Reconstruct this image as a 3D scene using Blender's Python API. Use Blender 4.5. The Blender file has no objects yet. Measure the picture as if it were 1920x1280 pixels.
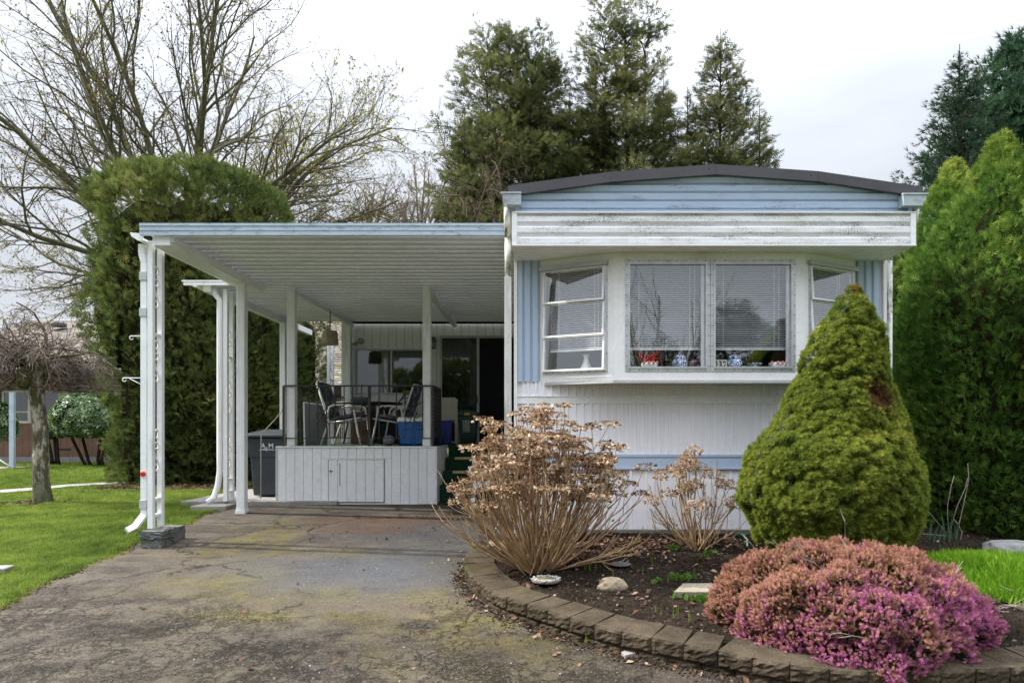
import bpy, math, random
import numpy as np
from mathutils import Vector, Matrix

# ---------------------------------------------------------------- camera, sky, sun
scene = bpy.context.scene
COL = scene.collection
E = 1.6            # eye height above the street, metres
F = 1280.0         # focal length in photograph pixels

cd = bpy.data.cameras.new('camera')
cam = bpy.data.objects.new('camera', cd); COL.objects.link(cam)
cam.location = (0, 0, E); cam.rotation_euler = (math.pi / 2, 0, 0)
cd.sensor_width = 36; cd.lens = 24
cd.shift_x = -55 / 1920; cd.shift_y = 172 / 1920
cd.clip_start = .05; cd.clip_end = 900
scene.camera = cam

SUN_EL, SUN_AZ = math.radians(40), math.radians(-82)      # azimuth from +Y towards +X
w = bpy.data.worlds.new('World'); scene.world = w; w.use_nodes = True
nt = w.node_tree; nt.nodes.clear()
def wn(t, **k):
    n = nt.nodes.new(t)
    for a, b in k.items(): setattr(n, a, b)
    return n
sky = wn('ShaderNodeTexSky', sky_type='NISHITA', sun_disc=False, sun_elevation=SUN_EL, sun_rotation=SUN_AZ)
sky.air_density = 1.3; sky.dust_density = 3
tc = wn('ShaderNodeTexCoord'); sep = wn('ShaderNodeSeparateXYZ')
nt.links.new(tc.outputs['Generated'], sep.inputs[0])
# overcast veil: radiance rises from the horizon to the zenith as a real overcast sky does
ramp = wn('ShaderNodeMapRange'); ramp.inputs[1].default_value = 0.0; ramp.inputs[2].default_value = 1.0
ramp.inputs[3].default_value = 4.5; ramp.inputs[4].default_value = 44
pw = wn('ShaderNodeMath', operation='POWER'); pw.inputs[1].default_value = 3.4
mx0 = wn('ShaderNodeMath', operation='MAXIMUM'); mx0.inputs[1].default_value = 0
nt.links.new(sep.outputs[2], mx0.inputs[0]); nt.links.new(mx0.outputs[0], pw.inputs[0]); nt.links.new(pw.outputs[0], ramp.inputs[0])
mp = wn('ShaderNodeMapping'); mp.inputs['Scale'].default_value = (1, 1, 3.4)
nz = wn('ShaderNodeTexNoise'); nz.inputs['Scale'].default_value = 2.2; nz.inputs['Detail'].default_value = 6; nz.inputs['Roughness'].default_value = .5
nt.links.new(tc.outputs['Generated'], mp.inputs[0]); nt.links.new(mp.outputs[0], nz.inputs['Vector'])
nr = wn('ShaderNodeMapRange'); nr.inputs[1].default_value = .3; nr.inputs[2].default_value = .7
nr.inputs[3].default_value = .87; nr.inputs[4].default_value = 1.10
nt.links.new(nz.outputs[0], nr.inputs[0])
mul = wn('ShaderNodeMath', operation='MULTIPLY'); nt.links.new(ramp.outputs[0], mul.inputs[0]); nt.links.new(nr.outputs[0], mul.inputs[1])
vm = wn('ShaderNodeVectorMath', operation='SCALE'); vm.inputs[0].default_value = (.93, .98, 1.07)
nt.links.new(mul.outputs[0], vm.inputs['Scale'])
mixs = wn('ShaderNodeMixRGB'); mixs.inputs[0].default_value = .93
nt.links.new(sky.outputs[0], mixs.inputs[1]); nt.links.new(vm.outputs[0], mixs.inputs[2])
bg = wn('ShaderNodeBackground'); bg.inputs[1].default_value = .1
wo = wn('ShaderNodeOutputWorld')
nt.links.new(mixs.outputs[0], bg.inputs[0]); nt.links.new(bg.outputs[0], wo.inputs[0])

sd = bpy.data.lights.new('sun', 'SUN'); sd.energy = 4.4; sd.angle = math.radians(1.3); sd.color = (1, .95, .86)
so = bpy.data.objects.new('sun', sd); COL.objects.link(so)
sdir = Vector((math.sin(SUN_AZ) * math.cos(SUN_EL), math.cos(SUN_AZ) * math.cos(SUN_EL), math.sin(SUN_EL)))
so.rotation_euler = sdir.to_track_quat('Z', 'Y').to_euler()
so.location = (-12, 10, 20)

vs = scene.view_settings
vs.view_transform = 'Standard'; vs.look = 'None'; vs.exposure = .80; vs.gamma = 1; vs.use_curve_mapping = False
scene.cycles.max_bounces = 8; scene.cycles.transparent_max_bounces = 12
scene.cycles.use_denoising = True
try:
    scene.cycles.denoiser = 'OPENIMAGEDENOISE'; scene.cycles.denoising_prefilter = 'ACCURATE'; scene.cycles.denoising_input_passes = 'RGB_ALBEDO_NORMAL'
except Exception: pass

# ---------------------------------------------------------------- helpers
R_ = math.radians
rng = np.random.default_rng(7)
random.seed(7)
def P(px, py, d): return Vector(((px - 1015) * d / F, d, E + (812 - py) * d / F))
def gz(y): # ground height
    y = np.clip(y, 0.5, None)
    a = E - 1.825 + .0767 * np.minimum(y, 10.1)
    return a + np.clip(y - 10.1, 0, 12) * .010
def GP(px, py): # photo pixel on the sloping ground
    d = 1.825 / ((py - 812) / F + .0767)
    return Vector(((px - 1015) * d / F, d, float(gz(d))))

# ---- materials
MATS = {}
def L(nt, a, b): nt.links.new(a, b)
def new_mat(name):
    m = bpy.data.materials.new(name); m.use_nodes = True
    nt = m.node_tree; nt.nodes.clear()
    return m, nt
def nd(nt, t, ins=None, **k):
    n = nt.nodes.new(t)
    for a, b in k.items(): setattr(n, a, b)
    for a, b in (ins or {}).items():
        if isinstance(b, bpy.types.NodeSocket): nt.links.new(b, n.inputs[a])
        else: n.inputs[a].default_value = b
    return n
def c4(c): return (c[0], c[1], c[2], 1)
def posn(nt): return nd(nt, 'ShaderNodeNewGeometry').outputs['Position']
def noise(nt, sc, det=4, rough=.55, vec=None, stretch=None, dist=0):
    v = vec or posn(nt)
    if stretch: v = nd(nt, 'ShaderNodeMapping', {0: v, 'Scale': stretch}).outputs[0]
    return nd(nt, 'ShaderNodeTexNoise', {'Vector': v, 'Scale': sc, 'Detail': det, 'Roughness': rough, 'Distortion': dist}).outputs[0]
def mr(nt, v, a, b, c=0, d=1): return nd(nt, 'ShaderNodeMapRange', {0: v, 1: a, 2: b, 3: c, 4: d}).outputs[0]
def math_(nt, op, a, b=0.): return nd(nt, 'ShaderNodeMath', {0: a, 1: b}, operation=op).outputs[0]
def mixc(nt, f, a, b, mode='MIX'):
    n = nd(nt, 'ShaderNodeMixRGB', {0: f}, blend_type=mode)
    for i, x in ((1, a), (2, b)):
        if isinstance(x, bpy.types.NodeSocket): nt.links.new(x, n.inputs[i])
        else: n.inputs[i].default_value = c4(x)
    return n.outputs[0]
def finish(nt, col, rough=.6, bumps=(), metal=0, spec=.5, extra=None):
    b = nd(nt, 'ShaderNodeBsdfPrincipled', {'Metallic': metal, 'Specular IOR Level': spec})
    for s, v in (('Base Color', col), ('Roughness', rough)):
        if isinstance(v, bpy.types.NodeSocket): nt.links.new(v, b.inputs[s])
        else: b.inputs[s].default_value = c4(v) if s == 'Base Color' else v
    prev = None
    for h, st, di in bumps:
        bn = nd(nt, 'ShaderNodeBump', {'Height': h, 'Strength': st, 'Distance': di})
        if prev: nt.links.new(prev, bn.inputs['Normal'])
        prev = bn.outputs[0]
    if prev: nt.links.new(prev, b.inputs['Normal'])
    for k, v in (extra or {}).items(): b.inputs[k].default_value = v
    o = nd(nt, 'ShaderNodeOutputMaterial', {0: b.outputs[0]})
    return b
def mat(name, col, rough=.6, col2=None, sc=5, lo=.4, hi=.65, bump=0, bsc=60, metal=0, dirt=None, dsc=(3, 3, 3), dlo=.55, dhi=.72, damt=.8, spec=.5, streak=None, extra=None):
    if name in MATS: return MATS[name]
    m, nt = new_mat(name)
    c = col
    c2 = col2 or tuple(x * .8 for x in col)
    c = mixc(nt, mr(nt, noise(nt, sc, 5), lo, hi), col, c2)
    # fine grain of age
    c = mixc(nt, mr(nt, noise(nt, sc * 9, 3), .35, .7, 0, .35), c, tuple(x * .78 for x in c2))
    if dirt:
        n = noise(nt, 1, 7, .65, stretch=dsc)
        n2 = noise(nt, 18, 3, .6)
        f = math_(nt, 'MULTIPLY', mr(nt, n, dlo, dhi, 0, damt), mr(nt, n2, .3, .6, .35, 1))
        c = mixc(nt, f, c, dirt)
    bumps = []
    if bump: bumps.append((noise(nt, bsc, 4), bump, .01))
    bumps.append((noise(nt, 4, 2), .06, .05))
    finish(nt, c, rough, bumps, metal, spec, extra)
    MATS[name] = m
    return m
def leafmat(name, stops, trans=.3, gloss=.0, rough=.45):
    """colour from the per-leaf 'tint' attribute, over stops [(t, rgb)]"""
    if name in MATS: return MATS[name]
    m, nt = new_mat(name)
    at = nd(nt, 'ShaderNodeAttribute', attribute_name='tint').outputs['Fac']
    r = nd(nt, 'ShaderNodeValToRGB', {0: at}); cr = r.color_ramp
    while len(cr.elements) < len(stops): cr.elements.new(.5)
    for e, (t, c) in zip(cr.elements, stops): e.position = t; e.color = c4(c)
    df = nd(nt, 'ShaderNodeBsdfDiffuse', {'Color': r.outputs[0]})
    tr = nd(nt, 'ShaderNodeBsdfTranslucent', {'Color': r.outputs[0]})
    mx = nd(nt, 'ShaderNodeMixShader', {0: trans, 1: df.outputs[0], 2: tr.outputs[0]})
    if gloss:
        gl = nd(nt, 'ShaderNodeBsdfGlossy', {'Roughness': rough, 'Color': (1, 1, 1, 1)})
        mx = nd(nt, 'ShaderNodeMixShader', {0: gloss, 1: mx.outputs[0], 2: gl.outputs[0]})
    nd(nt, 'ShaderNodeOutputMaterial', {0: mx.outputs[0]})
    MATS[name] = m
    return m

# ---- objects
def wloc(o):
    v = Vector((0, 0, 0))
    while o: v += o.location; o = o.parent
    return v
def tag(o, label=None, cat=None, group=None, kind=None):
    if label: o['label'] = label
    if cat: o['category'] = cat
    if group: o['group'] = group
    if kind: o['kind'] = kind
    return o
def thing(name, label, cat, loc=(0, 0, 0), rz=0, group=None):
    o = bpy.data.objects.new(name, None); COL.objects.link(o)
    o.location = loc; o.rotation_euler = (0, 0, rz); o.empty_display_size = .2
    return tag(o, label, cat, group)
def raw_mesh(name, V, faces_n, n, tint=None, mats=(), smooth=False):
    """V (k,3), faces_n (f,n) index array of n-gons"""
    me = bpy.data.meshes.new(name)
    V = np.ascontiguousarray(V, dtype=np.float32); Fa = np.ascontiguousarray(faces_n, dtype=np.int32)
    me.vertices.add(len(V)); me.vertices.foreach_set('co', V.ravel())
    me.loops.add(Fa.size); me.loops.foreach_set('vertex_index', Fa.ravel())
    me.polygons.add(len(Fa)); me.polygons.foreach_set('loop_start', np.arange(0, Fa.size, n, dtype=np.int32))
    try: me.polygons.foreach_set('loop_total', np.full(len(Fa), n, dtype=np.int32))
    except Exception: pass
    if smooth: me.polygons.foreach_set('use_smooth', np.ones(len(Fa), dtype=bool))
    if tint is not None:
        a = me.attributes.new('tint', 'FLOAT', 'POINT'); a.data.foreach_set('value', np.ascontiguousarray(tint, dtype=np.float32))
    me.update(calc_edges=True)
    for m in mats: me.materials.append(m)
    return me
def put(name, me, parent=None, origin=None):
    o = bpy.data.objects.new(name, me); COL.objects.link(o)
    if parent: o.parent = parent
    return o
class MB:
    def __init__(s): s.v = []; s.f = []; s.sm = []
    def add(s, vs, fs, smooth=False):
        b = len(s.v); s.v += [tuple(v) for v in vs]; s.f += [tuple(i + b for i in f) for f in fs]; s.sm += [smooth] * len(fs)
        return s
    def box(s, x0, x1, y0, y1, z0, z1):
        return s.add([(x0, y0, z0), (x1, y0, z0), (x1, y1, z0), (x0, y1, z0), (x0, y0, z1), (x1, y0, z1), (x1, y1, z1), (x0, y1, z1)],
                     [(0, 3, 2, 1), (4, 5, 6, 7), (0, 1, 5, 4), (1, 2, 6, 5), (2, 3, 7, 6), (3, 0, 4, 7)])
    def bar(s, p, q, w, h, up=(0, 0, 1)):
        p, q = Vector(p), Vector(q); d = (q - p).normalized(); up = Vector(up)
        if abs(d.dot(up)) > .98: up = Vector((0, 1, 0))
        a = d.cross(up).normalized(); b = a.cross(d)
        vs = [t + a * (w / 2 * i) + b * (h / 2 * j) for t in (p, q) for i, j in ((-1, -1), (1, -1), (1, 1), (-1, 1))]
        return s.add(vs, [(3, 2, 1, 0), (4, 5, 6, 7), (0, 1, 5, 4), (1, 2, 6, 5), (2, 3, 7, 6), (3, 0, 4, 7)])
    def tube(s, pts, r, n=8, cap=True, smooth=True):
        V, Fq = tube_arrays([np.array([tuple(p) for p in pts], float)], [np.array([r] * len(pts) if np.isscalar(r) else r, float)], n)
        s.add(V.tolist(), Fq.tolist(), smooth)
        b = len(s.v) - len(V)
        if cap:
            s.f += [tuple(b + n - 1 - i for i in range(n)), tuple(len(s.v) - n + i for i in range(n))]; s.sm += [False, False]
        return s
    def lathe(s, prof, c=(0, 0, 0), n=16, smooth=True, sx=1, sy=1):
        vs = []; fs = []
        for r, z in prof:
            for i in range(n):
                a = 2 * math.pi * i / n; vs.append((c[0] + r * sx * math.cos(a), c[1] + r * sy * math.sin(a), c[2] + z))
        for k in range(len(prof) - 1):
            for i in range(n):
                j = (i + 1) % n; fs.append((k * n + i, k * n + j, (k + 1) * n + j, (k + 1) * n + i))
        s.add(vs, fs, smooth)
        b = len(s.v) - len(vs)
        s.f += [tuple(b + n - 1 - i for i in range(n)), tuple(len(s.v) - n + i for i in range(n))]; s.sm += [False, False]
        return s
    def ext(s, prof, axis_v, off):
        """closed profile of 3D points extruded by vector"""
        n = len(prof); a = Vector(axis_v)
        vs = [Vector(p) + Vector(off) for p in prof]; vs += [v + a for v in vs]
        fs = [tuple(range(n - 1, -1, -1)), tuple(range(n, 2 * n))] + [(i, (i + 1) % n, (i + 1) % n + n, i + n) for i in range(n)]
        return s.add(vs, fs)
    def sheet(s, line, axis_v, t=None):
        """open profile line extruded; optional thickness vector t"""
        n = len(line); a = Vector(axis_v); vs = [Vector(p) for p in line]
        if t is None:
            vs += [v + a for v in vs]
            return s.add(vs, [(i, i + 1, i + 1 + n, i + n) for i in range(n - 1)])
        T = Vector(t)
        return s.ext([*vs, *[v + T for v in reversed(vs)]], a, (0, 0, 0))
    def slab(s, Fr, u0, u1, z0, z1, n0, n1):
        o, U, N = Fr
        vs = [Vector((o[0] + U[0] * u + N[0] * n, o[1] + U[1] * u + N[1] * n, z)) for z in (z0, z1) for u, n in ((u0, n1), (u1, n1), (u1, n0), (u0, n0))]
        return s.add(vs, [(0, 3, 2, 1), (4, 5, 6, 7), (0, 1, 5, 4), (1, 2, 6, 5), (2, 3, 7, 6), (3, 0, 4, 7)])
    def build(s, name, m, parent=None, label=None, cat=None, group=None, kind=None, bevel=0, local=False, base=True, merge=False):
        off = Vector((0, 0, 0)); o_loc = Vector((0, 0, 0))
        V = np.array(s.v, float)
        if parent is not None and not local: off = wloc(parent)
        elif parent is None and not local:
            lo, hi = V.min(0), V.max(0); off = Vector(((lo[0] + hi[0]) / 2, (lo[1] + hi[1]) / 2, lo[2])); o_loc = off
        V = V - np.array(off)
        me = bpy.data.meshes.new(name); me.from_pydata(V.tolist(), [], s.f)
        me.polygons.foreach_set('use_smooth', s.sm); me.update()
        me.materials.append(m)
        o = bpy.data.objects.new(name, me); COL.objects.link(o); o.location = o_loc
        if parent: o.parent = parent
        if bevel:
            b = o.modifiers.new('bevel', 'BEVEL'); b.width = bevel; b.segments = 2; b.limit_method = 'ANGLE'; b.harden_normals = False
        return tag(o, label, cat, group, kind)
def tube_arrays(paths, radii, n=5):
    """batch of swept tubes -> verts, quads"""
    VV = []; FF = []; base = 0
    ang = np.linspace(0, 2 * np.pi, n, endpoint=False); ca, sa = np.cos(ang), np.sin(ang)
    for p, r in zip(paths, radii):
        k = len(p); d = np.gradient(p, axis=0); d /= np.linalg.norm(d, axis=1)[:, None] + 1e-9
        ref = np.array([0.13, .21, 1.]) if abs(d[0][2]) < .9 else np.array([1., .1, 0])
        a = np.cross(d, ref); a /= np.linalg.norm(a, axis=1)[:, None] + 1e-9; b = np.cross(d, a)
        ring = p[:, None, :] + r[:, None, None] * (a[:, None, :] * ca[None, :, None] + b[:, None, :] * sa[None, :, None])
        VV.append(ring.reshape(-1, 3))
        i = np.arange(k - 1)[:, None] * n; j = np.arange(n)[None, :]; j2 = (j + 1) % n
        q = np.stack([i + j, i + j2, i + n + j2, i + n + j], -1).reshape(-1, 4) + base
        FF.append(q); base += k * n
    return np.concatenate(VV), np.concatenate(FF)
def nobj(name, V, Fa, n, m, parent=None, tint=None, smooth=False, label=None, cat=None, group=None, kind=None):
    V = np.asarray(V, float)
    if parent is not None: off = np.array(wloc(parent)); loc = (0, 0, 0)
    else:
        lo, hi = V.min(0), V.max(0); off = np.array([(lo[0] + hi[0]) / 2, (lo[1] + hi[1]) / 2, lo[2]]); loc = tuple(off)
    me = raw_mesh(name, V - off, Fa, n, tint, [m], smooth)
    o = put(name, me, parent); o.location = loc
    return tag(o, label, cat, group, kind)
def unit(a): return a / (np.linalg.norm(a, axis=-1, keepdims=True) + 1e-9)
def scatter(Pt, D, tmpl, size, roll=None, upref=None):
    """place a triangle template (m,3,3) at each point; template z runs along D"""
    n = len(Pt); D = unit(D)
    ref = rng.normal(size=(n, 3)) if upref is None else np.broadcast_to(upref, (n, 3)) + rng.normal(size=(n, 3)) * .25
    X = unit(np.cross(D, ref)); Y = np.cross(D, X)
    T = tmpl.reshape(-1, 3); s = np.broadcast_to(size, (n,))[:, None, None]
    V = Pt[:, None, :] + s * (T[None, :, 0:1] * X[:, None, :] + T[None, :, 1:2] * Y[:, None, :] + T[None, :, 2:3] * D[:, None, :])
    k = len(T); V = V.reshape(-1, 3)
    return V, np.arange(len(V)).reshape(-1, 3), k
def T3(lst): return np.array(lst, float)
# templates: z is outward, x is sideways, y is the leaf's own normal
def tm_spray():
    t = [[(-.05, 0, 0), (.05, 0, 0), (0, .1, 1.0)]]
    for z, l, w in ((.12, .42, .09), (.38, .36, .085), (.62, .26, .07)):
        for sg in (-1, 1):
            t.append([(0, 0, z - w * .6), (0, .02, z + w * 1.1), (sg * l, .06 - .1 * z, z + l * .85)])
    return T3(t)
def tm_tuft(n=8, w=.09, cone=.9):
    t = []
    r = random.Random(3)
    for i in range(n):
        a = 2 * math.pi * i / n + r.uniform(-.3, .3); ph = cone * (.35 + .65 * r.random())
        d = Vector((math.sin(ph) * math.cos(a), math.sin(ph) * math.sin(a), math.cos(ph))); s = d.cross(Vector((0, 0, 1)) + Vector((.1, .2, 0))).normalized() * w
        t.append([tuple(-s), tuple(s), tuple(d * r.uniform(.8, 1.1))])
    return T3(t)
def tm_blades(n=5, w=.07, spread=.35):
    t = []; r = random.Random(5)
    for i in range(n):
        a = r.uniform(0, 6.28); q = r.uniform(0, spread); bx, by = r.uniform(-.5, .5), r.uniform(-.5, .5)
        dx, dy = math.cos(a) * q, math.sin(a) * q; sx, sy = -math.sin(a) * w, math.cos(a) * w; h = r.uniform(.7, 1.15)
        m = (bx + dx * .4, by + dy * .4, h * .6)
        t.append([(bx - sx, by - sy, 0), (bx + sx, by + sy, 0), (m[0] + sx * .8, m[1] + sy * .8, m[2])])
        t.append([(bx - sx, by - sy, 0), (m[0] + sx * .8, m[1] + sy * .8, m[2]), (m[0] - sx * .8, m[1] - sy * .8, m[2])])
        t.append([(m[0] - sx * .8, m[1] - sy * .8, m[2]), (m[0] + sx * .8, m[1] + sy * .8, m[2]), (bx + dx * 1.3, by + dy * 1.3, h)])
    return T3(t)
def tm_leaf(n=1, w=.25, lift=.5):
    t = []; r = random.Random(9)
    for i in range(n):
        a = 2 * math.pi * i / max(n, 1) + r.uniform(-.3, .3) if n > 1 else 0
        ca, sa = math.cos(a), math.sin(a); l = lift * r.uniform(.6, 1.3) if n > 1 else 1
        def q(u, v, h):  # u along, v across
            if n == 1: return (v, h, u)
            return (ca * u - sa * v, sa * u + ca * v, h + l * u * .5 if u < .6 else h + l * .3 - (u - .6) * .3)
        A, B, C, D = q(0, 0, 0), q(.5, w, .05), q(.5, -w, .05), q(1, 0, 0); M = q(.5, 0, -.03)
        t += [[A, B, M], [A, M, C], [B, D, M], [M, D, C]]
    return T3(t)
def tm_clod():
    v = [(1, 0, 0), (-1, 0, .1), (0, 1, 0), (0, -1, .05), (.1, 0, .75), (0, .1, -.6)]
    return T3([[v[a], v[b], v[c]] for a, b, c in ((0, 2, 4), (2, 1, 4), (1, 3, 4), (3, 0, 4), (2, 0, 5), (1, 2, 5), (3, 1, 5), (0, 3, 5))])
def rep(t, k): return np.repeat(t, k)
def vnoise(p, f, seed=0):
    """cheap smooth 3D noise in about [-1,1]"""
    r = np.random.default_rng(100 + seed); out = 0
    for i in range(6):
        k = r.normal(size=3) * f * (1 + .35 * i); out = out + np.sin(p @ k + r.uniform(0, 6.28)) / (1 + .25 * i)
    return out / 3.2
def lumps(Pt, N, ncell, amp, rad):
    """push surface points out into rounded clumps"""
    C = Pt[rng.choice(len(Pt), min(ncell, len(Pt)), replace=False)]
    best = np.full(len(Pt), 9e9)
    for i in range(0, len(C), 64):
        d = ((Pt[:, None, :] - C[None, i:i + 64, :]) ** 2).sum(-1).min(1); best = np.minimum(best, d)
    b = np.clip(1 - best / rad ** 2, -.6, 1)
    return Pt + N * (amp * b)[:, None], b
# ---------------------------------------------------------------- ground
def blob(nt, x, y, rx, ry, soft=.5, wob=.5, sc=1.2, rot=0):
    """mask of a stain with its own ragged outline on the ground"""
    mp = nd(nt, 'ShaderNodeMapping', {0: posn(nt), 'Location': (-x, -y, 0)})
    mp.vector_type = 'POINT'
    mp2 = nd(nt, 'ShaderNodeMapping', {0: mp.outputs[0], 'Scale': (1 / rx, 1 / ry, 0)})
    ln = nd(nt, 'ShaderNodeVectorMath', {0: mp2.outputs[0]}, operation='LENGTH').outputs['Value']
    nn = noise(nt, sc, 6, .6)
    v = math_(nt, 'ADD', ln, math_(nt, 'MULTIPLY', math_(nt, 'SUBTRACT', nn, .5), wob * 2.4))
    return mr(nt, v, 1.0 + soft * .5, 1.0 - soft, 0, 1)

def m_lawn():
    m, nt = new_mat('lawn_ground')
    c = mixc(nt, mr(nt, noise(nt, 1.3, 5), .35, .65), (.060, .095, .020), (.085, .125, .03))
    c = mixc(nt, mr(nt, noise(nt, 14, 4), .45, .7), c, (.05, .07, .015))
    finish(nt, c, .9, [(noise(nt, 60, 3), .5, .02)], spec=.1)
    return m
M_LAWN = m_lawn()

def m_soil(name='soil', k=1.0):
    m, nt = new_mat(name)
    c = mixc(nt, mr(nt, noise(nt, 4, 6), .35, .65), (.020 * k, .0145 * k, .010 * k), (.042 * k, .031 * k, .022 * k))
    c = mixc(nt, mr(nt, noise(nt, 38, 4, .7), .55, .72), c, (.09 * k, .068 * k, .05 * k))
    finish(nt, c, .95, [(noise(nt, 30, 5, .7), 1, .03), (noise(nt, 120, 3), .8, .008)], spec=.08)
    return m
M_SOIL = m_soil(); M_MULCH = m_soil('mulch', 1.5)

def m_asphalt():
    m, nt = new_mat('old_asphalt')
    pos = posn(nt)
    base = mixc(nt, mr(nt, noise(nt, .8, 6), .35, .65), (.082, .066, .051), (.052, .043, .035))
    base = mixc(nt, mr(nt, noise(nt, 3.3, 8, .7), .42, .60), base, (.097, .081, .061))
    base = mixc(nt, mr(nt, noise(nt, 1.1, 8, .65, stretch=(1, 2.4, 1)), .47, .62, 0, .8), base, (.028, .022, .018))
    # moss film
    mossn = mr(nt, noise(nt, 2.6, 8, .72), .40, .58)
    g = blob(nt, -1.0, 5.85, 2.1, .26, .9, .5, .9)
    for a in ((-.6, 6.6, .9, .5), (.05, 6.1, .6, 1.0), (-2.0, 5.3, 1.1, .18), (-2.9, 6.2, .6, .4), (-.1, 5.0, 1.0, 1.0), (-2.4, 7.2, 1.1, .25), (-3.3, 7.9, .4, .9), (.3, 4.9, .6, .5)):
        g = math_(nt, 'MAXIMUM', g, blob(nt, *a, .9, .55, 1.6))
    base = mixc(nt, math_(nt, 'MULTIPLY', math_(nt, 'MULTIPLY', g, mossn), .62), base, (.15, .125, .018))
    wide = mr(nt, noise(nt, .55, 7, .65), .50, .64, 0, .25)
    base = mixc(nt, wide, base, (.080, .070, .026))
    # smoother, bluer worn patches
    s = blob(nt, -1.3, 6.6, 1.5, .75, .8, .6, 1.5)
    base = mixc(nt, math_(nt, 'MULTIPLY', s, .85), base, (.072, .077, .090))
    s = blob(nt, -.9, 8.2, 1.6, .9, .6, .5, 1.2)
    base = mixc(nt, math_(nt, 'MULTIPLY', s, .65), base, (.047, .050, .057))
    # dark damp areas near the bed and under the cars
    for a, k in (((.75, 4.2, 1.05, .55), .7), ((-.35, 4.7, 1.2, .5), .5), ((-.55, 6.95, .75, .45), .6), ((-1.9, 4.6, .8, .35), .4), ((.1, 5.6, .35, .8), .5)):
        base = mixc(nt, math_(nt, 'MULTIPLY', blob(nt, *a, .8, .55, 1.2), k), base, (.026, .019, .015))
    # rust brown spill in front of the steps
    for a in ((-1.95, 8.9, 1.05, .33), (-2.1, 8.35, .6, .2), (-1.0, 9.3, .5, .14)):
        base = mixc(nt, math_(nt, 'MULTIPLY', blob(nt, *a, .7, .6, 2.4), .6), base, (.085, .042, .022))
    # aggregate speckle
    vo = nd(nt, 'ShaderNodeTexVoronoi', {'Vector': pos, 'Scale': 95.0}).outputs['Color']
    sp = nd(nt, 'ShaderNodeSeparateColor', {0: vo}).outputs[0]
    base = mixc(nt, mr(nt, sp, .80, .97, 0, .38), base, (.15, .137, .115))
    base = mixc(nt, mr(nt, sp, .25, .05, 0, .5), base, (.020, .017, .014))
    wob = nd(nt, 'ShaderNodeTexNoise', {'Vector': pos, 'Scale': 3.0, 'Detail': 7, 'Roughness': .7}).outputs['Color']
    wv = nd(nt, 'ShaderNodeVectorMath', {0: wob, 'Scale': .6}, operation='SCALE').outputs[0]
    pw_ = nd(nt, 'ShaderNodeVectorMath', {0: pos, 1: wv}, operation='ADD').outputs[0]
    def cracks(sc, width):
        d = nd(nt, 'ShaderNodeTexVoronoi', {'Vector': pw_, 'Scale': sc}, feature='DISTANCE_TO_EDGE').outputs['Distance']
        return mr(nt, d, width, width * .25)
    brk = mr(nt, noise(nt, 5, 4, .7), .36, .52)
    c1 = math_(nt, 'MULTIPLY', cracks(8.0, .055), mr(nt, noise(nt, .9, 4), .43, .56))
    c2 = math_(nt, 'MULTIPLY', cracks(18, .08), mr(nt, noise(nt, 1.6, 4), .50, .60))
    c3 = math_(nt, 'MULTIPLY', cracks(.75, .009), mr(nt, noise(nt, .7, 3), .46, .54))
    near = mr(nt, nd(nt, 'ShaderNodeSeparateXYZ', {0: pos}).outputs[1], 6.0, 5.0)
    cr = math_(nt, 'MULTIPLY', math_(nt, 'MAXIMUM', math_(nt, 'MULTIPLY', math_(nt, 'MAXIMUM', c1, c2), near), c3), brk)
    base = mixc(nt, math_(nt, 'MULTIPLY', cr, .62), base, (.014, .011, .009))
    h = math_(nt, 'MULTIPLY', cr, -1.0)
    finish(nt, base, .88, [(noise(nt, 9, 6, .7), .4, .03), (noise(nt, 130, 3, .6), .8, .006), (h, 1, .02)], spec=.16)
    return m
M_ASPH = m_asphalt()
M_CONC = mat('old_concrete', (.30, .29, .27), .9, (.22, .21, .19), 3, bump=.6, dirt=(.13, .12, .07), dsc=(2, 2, 2), damt=.6)

# terrain sheet to the horizon
ys = [-300, -60, -20, -5, .5, 2, 4, 6, 8, 10.1, 12, 15, 18, 22, 30, 50, 90, 180, 420]
xs = [-400, -120, -50, -30, -20, -14, -10, -8, -6, -4, 0, 4, 8, 14, 30, 80, 400]
V = [(x, y, float(gz(y)) - .004) for y in ys for x in xs]
nx = len(xs)
b = MB(); b.add(V, [(j * nx + i, j * nx + i + 1, (j + 1) * nx + i + 1, (j + 1) * nx + i) for j in range(len(ys) - 1) for i in range(nx - 1)])
b.build('lawn', M_LAWN, kind='structure')

# street behind the camera
b = MB(); b.box(-60, 60, -7, .5, float(gz(0)) - .2, float(gz(0)) + .004); b.build('street', M_ASPH, kind='structure')

# driveway: ragged left edge against the lawn
EDGE = [GP(-260, 1300), GP(-120, 1205), GP(0, 1133), GP(100, 1086), GP(200, 1044), GP(262, 1016), GP(335, 986), GP(400, 957), GP(424, 946)]
EDGE = [Vector((EDGE[0].x - 1.6, .5, 0))] + EDGE + [Vector((-4.35, 10.3, 0))]
el = []
for a, c in zip(EDGE, EDGE[1:]):
    n = max(2, int((c - a).length / .06))
    for i in range(n):
        t = i / n; x = a.x + (c.x - a.x) * t; y = a.y + (c.y - a.y) * t
        j = .035 * math.sin(x * 21 + y * 9) + .03 * math.sin(y * 37) + random.uniform(-.02, .02)
        el.append((x + j, y))
el.append((-4.35, 10.3))
DE = np.array(el)
def edge_x(y): return np.interp(y, DE[:, 1], DE[:, 0])
b = MB(); n = len(el)
TS = [0, .003] + [k / 12 for k in range(1, 13)]; cols = 13
for x, y in el:
    for k in range(cols + 1):
        t = TS[k]; X = x + (4.6 - x) * t
        zz = float(gz(y)) + .004 + (.0 if k else -.02)
        b.v.append((X, y, zz))
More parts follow.
